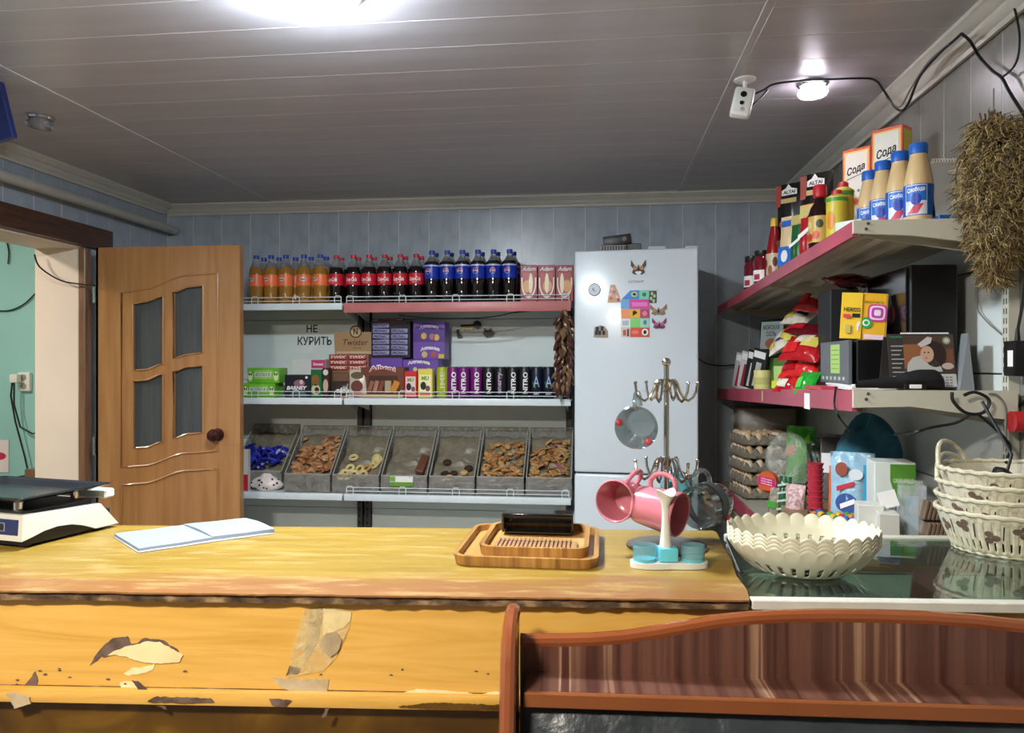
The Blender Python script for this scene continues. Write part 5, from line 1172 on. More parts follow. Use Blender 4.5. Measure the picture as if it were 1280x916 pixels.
MB().rbox((0, .03, .035), (.085, .06, .07), .002, 1).build('carton', colm((206, 220, 206)), t); patch('print', rect(-.03, .03, .012, .03), colm((196, 96, 96)), t, -.0003); MB().bb(.0426, .0432, .004, .056, .004, .066).build('side_print', colm((36, 110, 64)), t)
# desk calendar seen from behind on a blue box
p = WT(1187, 262, 2.10); p = Vector((.965, 2.14, zU(2.14) + .001))
tag(MB().rbox((0, 0, .013), (.15, .13, .025), .002, 1).build('blue_box', colm((30, 90, 160)), None, p, (0, 0, 0)), 'flat blue box under the white calendar at the shelf end', 'box')
t = thing('desk_calendar', 'white desk calendar with a spiral top, seen from behind on the blue box', 'calendar', p + Vector((0, -.02, .027)), 0.10)
MB().box((0, .0, .075), (.15, .003, .155), rx=-.2).build('page', pm('calendar white', (196, 198, 200), rough=.35, bump=.1), t)
for k in range(20): MB().tube([(-.07 + k * .0074, -.004 + .013 + .006 * math.cos(a), .152 + .006 * math.sin(a)) for a in (0, 1, 2, 3, 4, 5)], .0012, 4, closed=True).build('spiral_ring', m_wprint, t)
MB().box((0, .055, .07), (.15, .003, .15), rx=.25).build('stand', m_wprint, t)

# ---------------------------------------------------------------- middle right shelf
# leaning magazines and packets at the far end
for i, (u, c_, c2, ln) in enumerate([(921, (190, 184, 184), (160, 40, 56), .0), (928, (206, 206, 206), (150, 34, 46), .0), (936, (40, 38, 38), (200, 196, 190), 0), (943, (34, 34, 34), (180, 176, 170), 0)]):
    p, t_ = onR(u, .71, zM)
    t = thing('sachet', ['pale sachet with a red stripe, leaning leftmost in the row', 'white sachet with a dark red stripe, second in the leaning row', 'black sachet with pale print, third in the leaning row', 'black sachet, rightmost in the leaning row'][i], 'sachet', p + Vector((0, 0, .003)), 0, 'sachets leaning at the far end', rot=(0, .22, -1.0))
    MB().rbox((0, .006, .09), (.085, .012, .18), .003, 1).build('packet', colm(c_), t)
    patch('print', [(-.02, .01), (.012, .01), (.02, .12), (-.012, .12)], colm(c2), t, -.0003); patch('print', rect(-.035, .035, .14, .17), m_wprint, t, -.0003)
p, t_ = onR(953, .705, zM)
t = thing('tape_roll', 'pale yellow roll of tape with a loose end on the crimson-edged shelf', 'tape', p + Vector((0, 0, .001)), -.9)
MB().lathe([(.034, 0), (.035, .002), (.035, .078), (.034, .08)], 24).build('roll', colm((214, 208, 130)), t); MB().lathe([(.036, .02), (.036, .05)], 24, cap0=False, cap1=False).build('band', colm((190, 186, 110)), t)
p, t_ = onR(972, .80, zM); gh_ = top_h(448, t_, p.z)
t = thing('green_box', 'green box carrying the dark salt pouch', 'box', p + Vector((0, 0, .002)), -.9)
MB().rbox((0, .06, gh_ / 2), (.14, .11, gh_), .002, 1).build('carton', colm((96, 132, 70)), t)
t, w_, h = pouchR('salt_pouch', 'dark green pouch with a grey Cyrillic label standing on the green box', 966, .83, 399, zM, .15, (24, 44, 34), lean=.05, rz=-.75, dz=gh_ + .002, puff=.03)
patch('print', [(-w_ * .34, h * .25), (w_ * .40, h * .25), (w_ * .46, h * .92), (-w_ * .30, h * .92)], colm((150, 160, 156)), t, -.030)
text('МОРСКАЯ', w_ * .56, h * .12, colm((40, 50, 46)), t, (.006, -.0315, h * .78), bold=.02); text('СОЛЬ', w_ * .34, h * .12, colm((40, 50, 46)), t, (.006, -.0315, h * .62), bold=.02)
patch('print', disc(.01, h * .38, w_ * .22, h * .13), colm((150, 84, 50)), t, -.032); patch('print', disc(.03, h * .40, w_ * .10, h * .08), colm((70, 100, 50)), t, -.0328)
t, w_, h = pouchR('lime_packet', 'lime and mint coloured carton beside the tape roll', 976, .715, 458, zM, .075, (176, 200, 120), lean=.05, puff=.012)
patch('print', rect(-w_ * .45, w_ * .45, h * .02, h * .35), colm((206, 214, 60)), t, -.0125)
# heap of sweet bags
def pillow(name, label, p, size, rot, mats, cat='sweet bag', group=None, twist=False):
    t = thing(name, label, cat, p, 0, group, rot=rot); a, b_, c_ = size
    def side(s): return lambda u, v: ((u - .5) * a * (1 - .10 * math.sin(PI * v)), (v - .5) * b_ * (1 - .10 * math.sin(PI * u)), c_ / 2 + s * c_ / 2 * (max(0, math.sin(PI * u)) * max(0, math.sin(PI * v))) ** .5 + .003 * math.sin(30 * u + 11 * v) * math.sin(19 * v))
    mb = MB().surf(side(-1), 14, 10); mb.surf(side(1), 14, 10); mb.build('bag', mats[0], t)
    for i, m_ in enumerate(mats[1:]):
        x, y = ((-.22, -.1), (.2, .12), (.0, .25), (.28, -.2))[i % 4]
        MB().surf(lambda u, v: ((x + (u - .5) * .36) * a, (y + (v - .5) * .4) * b_, c_ / 2 + c_ / 2 * (math.sin(PI * (.5 + x + (u - .5) * .36)) * math.sin(PI * (.5 + y + (v - .5) * .4))) ** .5 + .0025), 6, 5).build('print', m_, t)
    return t
def gloss(c_): return pm('foil %d %d %d' % c_, c_, rough=.18, var=.15, scale=30, bump=.35, bscale=40)
R1 = gloss((176, 24, 32)); R2 = gloss((206, 40, 40)); WH = gloss((226, 214, 196)); YL = gloss((214, 196, 90)); GR = gloss((40, 160, 50)); DR = gloss((96, 14, 26))
def heapR(u, X, v): p, t_ = onR(u, X, zM); return Vector((p.x, p.y, CAMZ + (CY - v) / F * t_))
hp = [((1000, .735, 481), (.16, .11, .05), (.95, .05, -.9), [R2, WH, R1], 'crumpled red sweet bag lying lowest in the heap'), ((1007, .75, 463), (.16, .11, .055), (.9, -.05, -.85), [R2, R1, WH], 'red sweet bag in the middle of the heap'), ((1010, .75, 443), (.17, .12, .06), (.85, .05, -.9), [R1, R2, YL, WH], 'bright red sweet bag with a white patch near the top of the heap'),
      ((990, .78, 425), (.13, .10, .05), (.7, -.3, -1.0), [YL, WH, R2], 'yellow sweet bag with white print on the heap'), ((1012, .80, 421), (.17, .08, .05), (.5, .2, -.9), [DR, R1], 'dark red shiny sweet bag along the heap top'), ((1001, .88, 405), (.13, .10, .06), (.6, .1, -.9), [WH, YL, m_ink], 'striped white and yellow bag at the back of the heap'), ((1021, .90, 385), (.13, .12, .07), (.8, .2, -.9), [R1, R2, WH], 'round red sweet bag topmost behind the yellow folder'),
      ((980, .75, 435), (.10, .08, .045), (.8, -.5, -.9), [WH, YL, gloss((70, 60, 120))], 'white bag with violet print left of the red heap'), ((1014, .705, 483), (.075, .09, .045), (1.0, .0, -.9), [GR, gloss((90, 200, 80))], 'small green sweet bag at the front of the heap'), ((993, .705, 487), (.10, .08, .05), (.9, .2, -.9), [R1, WH, R2], 'small red and white bag at the front left of the heap')]
for (a, b_, c_), size, rot, mats, lb in hp: pillow('sweet_bag', lb, heapR(a, b_, c_), size, rot, mats, group='sweet bags heaped on the right shelf')
pz = heapR(1005, .88, 452); tag(MB().rbox((0, 0, 0), (.13, .16, .15), .004, 1).build('carton', colm((70, 60, 50)), None, (.90, onR(1003, .90, zM)[0].y, zM(2.9) + .078)), 'brown carton hidden under the heap of sweet bags', 'box')
# grey-black printer with sticky note
pc = onR(1058, .725, zM)[0]
zt1 = CAMZ + (CY - 425) / F * 2.18; zpap = zM(2.3) + .018
t = thing('label_printer', 'grey and black label printer with a green sticky note on its side', 'printer', (.725, 2.27, zpap))
hh = zt1 - zpap; wx = .118; dy = .27
MB().rbox((wx / 2 + .012, dy / 2, hh / 2), (wx - .024, dy, hh), .003, 1).build('case', m_black, t)
gy = MB().rbox((.006, dy / 2, hh / 2), (.012, dy, hh), .002, 1).build('side_cover', colm((96, 100, 104)), t)
MB().bb(-.0012, 0, .075, .16, hh * .24, hh * .92).build('sticky_note', colm((170, 206, 110)), t)
for k in range(5): MB().bb(-.0016, -.0012, .082, .150, hh * (.34 + .11 * k), hh * (.355 + .11 * k)).build('note_line', colm((96, 130, 60)), t)
for k in range(6): MB().bb(-.001, 0, .03 + .04 * k, .048 + .04 * k, hh * .08, hh * .16).build('port', colm((190, 190, 190)), t)
for i in range(3):
    tag(MB().rbox((0, 0, 0), (.13, .20, .005), .001, 1).build('paper_stack', m_wprint, None, (.79, 2.36, zM(2.3) + .0045 + i * .0055), (0, 0, .05 * i)), ['lowest sheaf of white paper under the printer', 'middle sheaf of white paper under the printer', 'top sheaf of white paper under the printer'][i], 'paper')
tag(MB().rbox((0, 0, .006), (.05, .18, .012), .002, 1).build('red_booklet', colm((190, 60, 80)), None, (.685, 2.40, zM(2.4) + .001)), 'flat red booklet lying in front of the printer', 'booklet')
# yellow folder, yellow boxes, tan carton on the printer
zt2 = zpap + hh + .0015
t = thing('yellow_folder', 'yellow printed folder with social media icons leaning on top of the printer', 'folder', (.775, 2.30, zt2), 0, None, rot=(-.16, .08, -.18))
fw_, fh_ = .125, .142
MB().rbox((-fw_ * .27, .004, fh_ / 2), (fw_ * .46, .006, fh_ * .98), .001, 1, rz=-.12).build('cover', colm((232, 190, 40)), t); MB().rbox((fw_ * .22, .006, fh_ / 2), (fw_ * .50, .008, fh_), .001, 1).build('cover', colm((238, 180, 44)), t)
MB().bb(fw_ * .47, fw_ * .50, .003, .03, 0, fh_).build('page_edge', colm((190, 150, 60)), t)
text('НЕКСО', fw_ * .36, fh_ * .09, m_ink, t, (-fw_ * .27, -.004, fh_ * .62), bold=.03)
patch('print', rect(-fw_ * .46, -fw_ * .29, fh_ * .44, fh_ * .52), colm((220, 80, 80)), t, -.004); patch('print', rect(-fw_ * .26, -fw_ * .09, fh_ * .46, fh_ * .54), m_ink, t, -.003); patch('print', rect(-fw_ * .40, -fw_ * .28, fh_ * .12, fh_ * .30), colm((206, 190, 100)), t, -.004)
def rsq(cx, cz, r): return [(cx + r * (abs(math.cos(a)) ** .5) * (1 if math.cos(a) > 0 else -1), cz + r * (abs(math.sin(a)) ** .5) * (1 if math.sin(a) > 0 else -1)) for a in [k * PI / 12 for k in range(24)]]
ix, iz = fw_ * .28, fh_ * .58
for r_, c_, y in ((.026, (206, 60, 150), -.0005), (.021, (240, 220, 236), -.0013), (.016, (190, 70, 170), -.0021), (.009, (240, 220, 236), -.0029)): patch('icon', rsq(ix, iz, r_), colm(c_), t, y)
patch('icon', disc(fw_ * .05, fh_ * .36, .017), colm((40, 170, 80)), t, -.0005); patch('icon', disc(fw_ * .05, fh_ * .36, .010), m_wprint, t, -.0013); patch('icon', disc(fw_ * .05, fh_ * .36, .006), colm((40, 170, 80)), t, -.0021)
text('f', .010, .026, m_wprint, t, (-fw_ * .12, -.004, fh_ * .28), bold=.06); patch('print', rect(fw_ * .02, fw_ * .44, fh_ * .02, fh_ * .12), colm((240, 210, 220)), t, -.0005); text('ВКОНТАКТЕ', fw_ * .40, fh_ * .05, m_ink, t, (fw_ * .20, -.002, fh_ * .80), bold=.0)
q = Vector((.862, 2.33, zt2)); t = thing('tan_carton', 'small tan carton with a dark printed end on the printer', 'box', (.820, 2.34, zt2), 0)
MB().rbox((0, .03, .028), (.056, .06, .056), .0015, 1).build('carton', colm((150, 126, 92)), t); MB().bb(-.0286, -.028, .004, .056, .004, .052).build('end_print', m_ink, t); MB().bb(-.026, -.014, -.0006, 0, .004, .052).build('front_print', m_ink, t); patch('print', [(-.024, .01), (-.020, .028), (-.016, .01), (-.018, .046), (-.022, .046)], colm((200, 180, 140)), t, -.0007)
for i, (x, c_, lb) in enumerate([(.806, (232, 170, 40), 'orange-yellow'), (.818, (214, 196, 50), 'lemon yellow'), (.829, (170, 186, 60), 'yellow-green')]):
    tag(MB().rbox((0, 0, .024), (.0105, .05, .048), .001, 1).build('thin_box', colm(c_), None, (x, 2.365, zt2 + .0575), (0, 0, 0)), 'thin %s box standing on the tan carton' % lb, 'box', 'thin boxes on the tan carton')
# black computer tower behind
zt3 = CAMZ + (CY - 333) / F * 2.11
t = thing('computer_tower', 'black computer tower standing on the right shelf behind the calendar', 'computer', (.868, 2.20, zM(2.2) + .002))
th_ = zt3 - zM(2.2); MB().rbox((.0625, .165, th_ / 2), (.125, .33, th_), .004, 1).build('case', m_black, t)
MB().rbox((-.003, .165, th_ / 2), (.006, .30, th_ * .96), .002, 1).build('front_bezel', colm((10, 10, 12), rough=.15), t)
MB().cyl((-.0065, .12, th_ * .62), (-.006, .12, th_ * .62), .028, seg=20).build('power_ring', colm((60, 16, 24)), t); MB().bb(-.0066, -.006, .10, .13, th_ * .25, th_ * .28).build('badge', colm((120, 50, 70)), t)
t = pillow('sweet_bag', 'dark red shiny bag lying above the yellow folder under the shelf', Vector((.845, 2.60, 1.70)), (.20, .12, .05), (.2, 0, .5), [DR, R1], group='sweet bags heaped on the right shelf')
tag(MB().rbox((0, 0, 0), (.09, .14, 1.70 - zM(2.62) - .004), .003, 1).build('carton', m_ink, None, (.81, 2.64, (1.70 + zM(2.62)) / 2)), 'tall black carton behind the printer', 'box')
# desk calendar with photograph
cw, ch = .172, .150
t = thing('desk_calendar', 'desk calendar with a photo of a child in a pale dress, spiral bound', 'calendar', (.880, 2.135, zM(2.13) + .004), .03)
MB().box((0, .02, ch / 2), (cw, .003, ch), rx=-.16).build('board', colm((60, 56, 54)), t)
def cpatch(nm, pts, c_, y): return patch(nm, pts, colm(c_) if isinstance(c_, tuple) else c_, t, y, .0006, (0, .0178 - .012, 0.002), (-.16, 0, 0))
cpatch('photo', rect(-cw * .27, cw * .5, ch * .28, ch * .97), (78, 62, 52), 0); cpatch('photo', rect(-cw * .27, cw * .02, ch * .35, ch * .80), (150, 96, 60), -.0008)
cpatch('month_grid', rect(-cw * .27, cw * .5, 0.004, ch * .26), (196, 196, 194), 0)
cpatch('dress', [(-cw * .24, ch * .30), (cw * .3, ch * .30), (cw * .26, ch * .45), (cw * .16, ch * .56), (cw * .0, ch * .60), (-cw * .14, ch * .56), (-cw * .22, ch * .45)], (190, 190, 186), -.0016)
cpatch('hair', disc(cw * .20, ch * .62, cw * .17, ch * .24), (48, 30, 26), -.0016); cpatch('face', disc(cw * .08, ch * .62, cw * .10, ch * .15), (206, 164, 140), -.0024); cpatch('bow', [(-cw * .06, ch * .80), (cw * .10, ch * .94), (cw * .17, ch * .92), (cw * .14, ch * .82), (0, ch * .74)], (206, 196, 196), -.0032)
for dx in (.04, .10): cpatch('eye', disc(cw * dx, ch * .65, .002), m_ink, -.0030)
cpatch('mouth', disc(cw * .06, ch * .55, .003, .0015), (170, 70, 70), -.0030); cpatch('clock', disc(cw * .39, ch * .87, cw * .06), (150, 156, 130), -.0008); cpatch('clock', disc(cw * .39, ch * .87, cw * .035), (206, 206, 190), -.0016); cpatch('panel', rect(cw * .36, cw * .48, ch * .45, ch * .72), (120, 76, 56), -.0008); cpatch('hand', disc(cw * .38, ch * .40, cw * .09, ch * .06), (196, 176, 166), -.0024)
for k in range(9): cpatch('line', rect(-cw * .46, -cw * (.33 - .03 * (k % 3)), ch * (.12 + .08 * k), ch * (.14 + .08 * k)), (170, 172, 170), -.0004)
text('Карабан', cw * .2, ch * .05, colm((60, 150, 110)), t, (-cw * .385, .024, ch * .94), bold=.02, orient=(-.16, 0, 0))
for r_ in range(4):
    for k in range(8): cpatch('date', rect(cw * (-.02 + .06 * k), cw * (.015 + .06 * k), ch * (.04 + .05 * r_), ch * (.06 + .05 * r_)), (110, 110, 112), -.0007)
for k in range(24): MB().tube([(-cw * .26 + k * .0053, .040 + .0055 * math.cos(a), ch * .985 + .0055 * math.sin(a)) for a in (0, 1, 2, 3, 4, 5)], .0012, 4, closed=True).build('spiral_ring', m_wprint, t)
MB().box((0, .072, ch * .47), (cw, .003, ch * .98), rx=.22).build('stand', colm((60, 56, 54)), t)
# grey wedge stand at the panel
p = WY(1212, 494, 2.11); t = thing('calendar_stand', 'narrow grey cardboard wedge standing beside the photo calendar', 'stand', (p.x, 2.12, zM(2.12) + .001), -.1)
MB().prism([(-.019, 0), (.017, 0), (.001, .152)], -.0, .05, 'xz').build('wedge', colm((128, 134, 136)), t)
# black padded paddle case lying along the shelf end
a = WY(1072, 489, 2.065); b_ = WY(1170, 488, 2.065)
t = thing('paddle_case', 'black padded paddle-shaped case lying at the near end of the middle shelf', 'case', (a.x, 2.075, zM(2.06) + .001), 0)
L_ = b_.x - a.x + .026
MB().surf(lambda u, v: ((lambda x, r: (x, .022 * r / .026 * math.cos(2 * PI * v) , max(.0, r + (.9 if u < .6 else .4) * .006 + r * math.sin(2 * PI * v))))(L_ * u, (.009 + .006 * u / .45) if u < .45 else max(.0008, (.015 + .011 * math.sin(min(1, (u - .45) / .30) * PI / 2)) * (1 if u < .86 else math.sqrt(max(0, 1 - ((u - .86) / .14) ** 2)))))), 40, 18).build('padded_case', pm('black felt', (14, 14, 16), rough=.8), t)
MB().rbox((L_ * .62, -.026, .010), (.055, .006, .018), .002, 1).build('clip', m_black, t); MB().rbox((L_ * .62, -.030, .010), (.03, .002, .010), .001, 1).build('clip_label', m_wprint, t)
# ---------------------------------------------------------------- base shelf on the right
def onB(u, X, v): d = ray(u, v); return EYE + d * (X / d.x)
low = tag(MB().rbox((0, 0, 0), (.30, 1.06, .10), .003, 1).build('carton', colm((150, 116, 78)), None, (.84, 2.60, .822 + .052)), 'long low cardboard carton carrying the sweets on the base shelf', 'carton')
ZL = .822 + .103
# egg trays and eggs
m_tray = ramp_mat('grey egg tray pulp', [(.3, (112, 106, 92)), (.7, (146, 138, 120))], 60, (1, 1, 1), rough=.9, bump=.3)
m_eggs = [pm('egg shell %d' % k, c_, rough=.45, var=.04) for k, c_ in enumerate([(216, 186, 150), (206, 170, 130), (226, 204, 174)])]
EP = .048; EN = 5; ET = .062
def tray_fn(u, v):
    x = (u - .5) * EN * EP; y = (v - .5) * EN * EP
    return (x, y, .022 + .020 * math.cos(2 * PI * (x / EP)) * math.cos(2 * PI * (y / EP)) * (-1 if EN % 2 else 1) * -1)
tm_ = MB().surf(lambda u, v: ((u - .5) * EN * EP, (v - .5) * EN * EP, .024 - .0135 * (math.cos(2 * PI * EN * (u - .5)) + math.cos(2 * PI * EN * (v - .5)))), 40, 40)
def edge_z(s): return .0375 - .0135 * math.cos(2 * PI * EN * (s - .5))
for kx, ky in ((0, -1), (0, 1), (-1, 0), (1, 0)):
    def sk(u, v, kx=kx, ky=ky):
        a_ = (u - .5) * EN * EP; b_ = (.5 * EN * EP - .004 * (1 - v) - .004 * (1 - v) * math.cos(2 * PI * EN * (u - .5)))
        return (a_ if kx == 0 else kx * b_, a_ if ky == 0 else ky * b_, .004 + (edge_z(u) - .004) * v)
    tm_.surf(sk, 40, 4)
tray_me = tm_.mesh('egg_tray', m_tray)
egg_me = [MB().lathe([(.001, 0), (.010, .0015), (.018, .009), (.0215, .021), (.0205, .033), (.015, .046), (.008, .053), (.001, .055)], 14).mesh('egg', m_) for m_ in m_eggs]
ec = onB(951, .785, 600); random.seed(3)
for L in range(5):
    z = .8245 + L * ET
    o = link('egg_tray', tray_me, None, (.790 + .004 * math.sin(L * 3), ec.y + .004 * math.cos(L * 5), z), (0, 0, .12 + .03 * math.sin(L)))
    m_ = o.modifiers.new('thickness', 'SOLIDIFY'); m_.thickness = .003
    tag(o, '%s grey pulp egg tray in the stack' % ['lowest', 'second lowest', 'middle', 'second highest', 'topmost'][L], 'egg tray', 'stacked egg trays')
    for i in range(EN):
        for j in range(EN):
            if L < 4 and j > 0 and i > 0: continue
            if L == 4 and random.random() < .12: continue
            a_ = .12 + .03 * math.sin(L); x = (i - 2) * EP; y = (j - 2) * EP
            e = link('egg', random.choice(egg_me), None, (o.location.x + x * math.cos(a_) - y * math.sin(a_), o.location.y + x * math.sin(a_) + y * math.cos(a_), z + .0085), (random.uniform(-.12, .12), random.uniform(-.12, .12), 0))
            tag(e, 'pale brown egg in the topmost egg tray' if L == 4 else 'pale brown egg at the edge of a lower egg tray', 'egg', 'eggs in the topmost tray' if L == 4 else 'eggs in the lower trays')
p = onB(960, .83, 520); tag(MB().rbox((0, 0, 0), (.26, .24, p.z + .03 - .826), .006, 2).build('carton', pm('pale cardboard', (150, 140, 122), rough=.7, var=.1), None, (.86, 4.0, (p.z + .03 + .826) / 2)), 'tall pale carton standing behind the egg trays', 'carton')
def blobby(name, label, cat, c, s, mat, amp=.10, seed=0, group=None, rot=0.0, flat=True):
    t = thing(name, label, cat, (c[0], c[1], c[2]), rot, group)
    def f(u, v):
        th = 2 * PI * u; ph = PI * v
        k = 1 + amp * (math.sin(3 * th + seed) * math.sin(2 * ph + seed * .7) + .6 * math.sin(5 * th - 2 * seed + 4 * ph))
        z = -math.cos(ph); r = max(1e-4, math.sin(ph)) ** .7
        return (s[0] * r * k * math.cos(th), s[1] * r * k * math.sin(th), s[2] * (1 + z) * (1 + .5 * amp * math.sin(2 * th + seed)))
    MB().surf(f, 32, 18, wrap=True).build('bag', mat, t)
    return t
m_clear = film('clear sweet bag film', (214, 216, 206), alpha=.30, rough=.08, bump=.9, bscale=22)
p = onB(948, .75, 545); blobby('plastic_cover', 'clear crumpled plastic sheet over the egg tray stack', 'plastic', (.79, ec.y + .02, .8245 + 5 * ET + .012), (.14, .14, .04), film('thin clear sheet', (220, 220, 214), alpha=.12, rough=.1, bump=.7, bscale=22), .08, 2)
# green and orange pouch, standing behind
def flag(name, label, u, X, v0, v1, wd, mat, rz=-.6, lean=.1, puff=.02, zb=None, cat='packet'):
    d = ray(u, v1); k = X / d.x; b_ = EYE + d * k; top = CAMZ + (CY - v0) / F * k; zb = ZL if zb is None else zb; H = top - zb
    t = thing(name, label, cat, (X, b_.y, zb + .001), rz, None, rot=(-lean, 0, rz))
    def side(s): return lambda a, c_: ((a - .5) * wd * (1 - .06 * math.sin(PI * c_)), s * puff * (math.sin(PI * a) * math.sin(PI * min(1, c_ + .08))) ** .6 + .002 * math.sin(19 * a + 7 * c_), c_ * H)
    mb = MB().surf(side(-1), 12, 12); mb.surf(side(1), 12, 12); mb.build('pouch', mat, t)
    return t, wd, H
t, w_, h = flag('snack_pouch', 'bright green pouch with an orange corner behind the clear bag', 1000, .90, 533, 600, .13, gloss((70, 170, 40)), rz=-.5)
patch('print', [(-w_ * .45, h * .45), (-w_ * .05, h * .50), (-w_ * .15, h * .68), (-w_ * .45, h * .62)], colm((222, 120, 50)), t, -.018); patch('print', [(-w_ * .0, h * .6), (w_ * .4, h * .5), (w_ * .3, h * .9)], colm((110, 206, 60)), t, -.020)
t, w_, h = flag('snack_pouch', 'black and white pouch between the red cup stack and the teal bag', 1042, .92, 543, 600, .11, gloss((110, 106, 104)), rz=-.5)
patch('print', rect(-w_ * .4, w_ * .2, h * .72, h * .95), colm((44, 40, 40)), t, -.018); patch('print', rect(-w_ * .4, w_ * .1, h * .40, h * .70), m_wprint, t, -.022)
t, w_, h = flag('dark_pouch', 'narrow dark green pouch right behind the red cup stack', 1020, .95, 555, 600, .09, gloss((50, 62, 40)), rz=-.5)
blobby('clear_bag', 'large clear plastic bag in front of the egg trays', 'bag', (.80, onB(985, .80, 600).y, ZL), (.085, .08, .115), m_clear, .10, 1)
d = onB(960, .70, 611)
t = thing('round_sweet', 'round orange sweet tub lid with a pink band and white lettering', 'sweet', (.70, d.y, ZL), -.7)
MB().lathe([(.010, 0), (.012, .012), (.030, .014)], 20).build('stem', colm((200, 96, 50)), t)
MB().cyl((0, -.012, .048), (0, .012, .048), .042, seg=28).build('disc', colm((214, 96, 50)), t); patch('band', [(-.038, .036), (.038, .026), (.036, .062), (-.036, .068)], colm((206, 40, 120)), t, -.0122)
for k in range(3): text('Chupa', .05, .007, m_wprint, t, (0, -.0134, .058 - .010 * k), rot=-.1, bold=.03)
t, w_, h = flag('sweet_sachet', 'clear sachet with a green base beside the round orange sweet', 968, .69, 610, 650, .05, m_clear, rz=-.7, zb=.83); patch('print', rect(-w_ * .45, w_ * .45, h * .45, h * .62), colm((60, 160, 50)), t, -.02)
t, w_, h = flag('sweet_sachet', 'dark green striped sachet left of the pink sweets', 979, .70, 596, 650, .05, gloss((30, 90, 54)), rz=-.7, zb=.83)
for k in range(4): patch('print', [(-w_ * .4, h * (.35 + .15 * k)), (w_ * .4, h * (.40 + .15 * k)), (w_ * .4, h * (.44 + .15 * k)), (-w_ * .4, h * (.39 + .15 * k))], colm((190, 206, 190)), t, -.021)
t, w_, h = flag('pink_sweets', 'clear bag of pink and white sweets in front of the clear plastic bag', 992, .72, 606, 650, .075, pm('pink white sweets', (206, 170, 168), rough=.3, var=.5, scale=90, bump=.4), rz=-.7, zb=.83, puff=.03)
# stacked crimson cups
d = onB(1019, .775, 600); t = thing('cup_stack', 'tall stack of crimson paper cups standing among the sweets', 'cups', (.775, d.y, ZL + .001), 0)
ctop = CAMZ + (CY - 579) / F * (.775 / ray(1019, 500).x) - ZL
m_cup = colm((196, 58, 78), rough=.4)
for k in range(9):
    z = ctop * k / 9; MB().lathe([(.022, z), (.0275, z + ctop / 9 * .86), (.0295, z + ctop / 9 * .90), (.0295, z + ctop / 9)], 20).build('cup', m_cup, t)
# coloured gumballs
random.seed(9)
gb = [(c_, MB().ball((0, 0, 0), .0125, 12, 8).mesh('gumball', colm(c_, rough=.15))) for c_ in ((206, 170, 60), (196, 60, 50), (60, 110, 180), (70, 140, 60), (226, 214, 190), (210, 120, 50), (60, 50, 46))]
nmz = {(206, 170, 60): 'yellow', (196, 60, 50): 'red', (60, 110, 180): 'blue', (70, 140, 60): 'green', (226, 214, 190): 'white', (210, 120, 50): 'orange', (60, 50, 46): 'dark'}
gx = onB(1036, .735, 640)
for k in range(64):
    L = k // 26; n_ = k % 26
    x = .700 + (n_ % 4) * .026 + .010 * (L % 2); y = gx.y - .11 + (n_ // 4) * .034 + .012 * (L % 2); z = ZL + .0135 + L * .021
    c_, me = random.choice(gb); o = link('gumball', me, None, (x, y, z)); tag(o, '%s gumball in the heap beside the crimson cups' % nmz[c_], 'gumball', 'gumballs on the base shelf')
# teal bag, washing powder bag
d = onB(1088, .93, 590); zt_b = CAMZ + (CY - 526) / F * (.93 / ray(1088, 500).x)
blobby('teal_bag', 'large dark teal bag slumped against the wall under the shelf', 'bag', (.93, d.y + .02, ZL), (.10, .12, (zt_b - ZL) / 2), pm('dark teal fabric', (40, 104, 126), rough=.45, var=.3, scale=9, bump=.8), .16, 4)
t, w_, h = flag('powder_bag', 'blue and white washing powder bag in front of the teal bag', 1064, .80, 566, 620, .13, gloss((150, 186, 206)), rz=-.45, puff=.04)
patch('print', disc(-w_ * .08, h * .36, w_ * .24, h * .12), colm((46, 80, 150)), t, -.040); patch('print', [(-w_ * .3, h * .50), (w_ * .1, h * .58), (w_ * .1, h * .64), (-w_ * .3, h * .56)], colm((196, 40, 60)), t, -.0412); patch('print', disc(-w_ * .2, h * .78, w_ * .14, h * .09), colm((150, 70, 50)), t, -.037); patch('print', disc(w_ * .12, h * .72, w_ * .16, h * .07), colm((216, 222, 224)), t, -.036); patch('print', [(-w_ * .2, h * .28), (w_ * .12, h * .36), (w_ * .1, h * .42), (-w_ * .22, h * .34)], m_wprint, t, -.0424); patch('print', rect(w_ * .28, w_ * .46, h * .35, h * .85), colm((40, 150, 190)), t, -.030)
t, w_, h = flag('orange_sachet', 'small orange sachet left of the washing powder bag', 1041, .80, 583, 620, .035, gloss((214, 100, 44)), rz=-.6, puff=.012)
# cartons near the end of the base shelf
t = thing('green_carton', 'white and green carton with lettering beside the washing powder', 'box', (.828, 2.20, ZL + .001), 0, rot=(0, 0, -.12))
gt = CAMZ + (CY - 577) / F * 2.12 - ZL; gw = .106
MB().rbox((0, .05, gt / 2), (gw, .10, gt), .002, 1).build('carton', colm((214, 220, 212)), t)
patch('print', [(-gw * .12, gt * .98), (gw * .49, gt * .98), (gw * .49, gt * .56), (gw * .2, gt * .52), (0, gt * .62), (-gw * .12, gt * .8)], colm((84, 140, 48)), t, -.0003); patch('print', rect(-gw * .1, gw * .40, gt * .12, gt * .30), colm((70, 140, 56)), t, -.0003)
text('GREENFIELD', gw * .5, gt * .05, colm((206, 224, 180)), t, (gw * .2, -.0012, gt * .80)); [patch('print', [(gw * (-.2 + .06 * k), gt * .36), (gw * (-.18 + .06 * k), gt * .36), (gw * (-.08 + .06 * k), gt * .56), (gw * (-.10 + .06 * k), gt * .56)], colm((140, 146, 140)), t, -.0003) for k in range(3)]
t = thing('acrylic_holder', 'clear acrylic leaflet holder with a blue and white leaflet', 'holder', (.845, 2.12, ZL + .001), -.1)
m_acr = film('clear acrylic', (226, 230, 232), alpha=.22, rough=.05, bump=0)
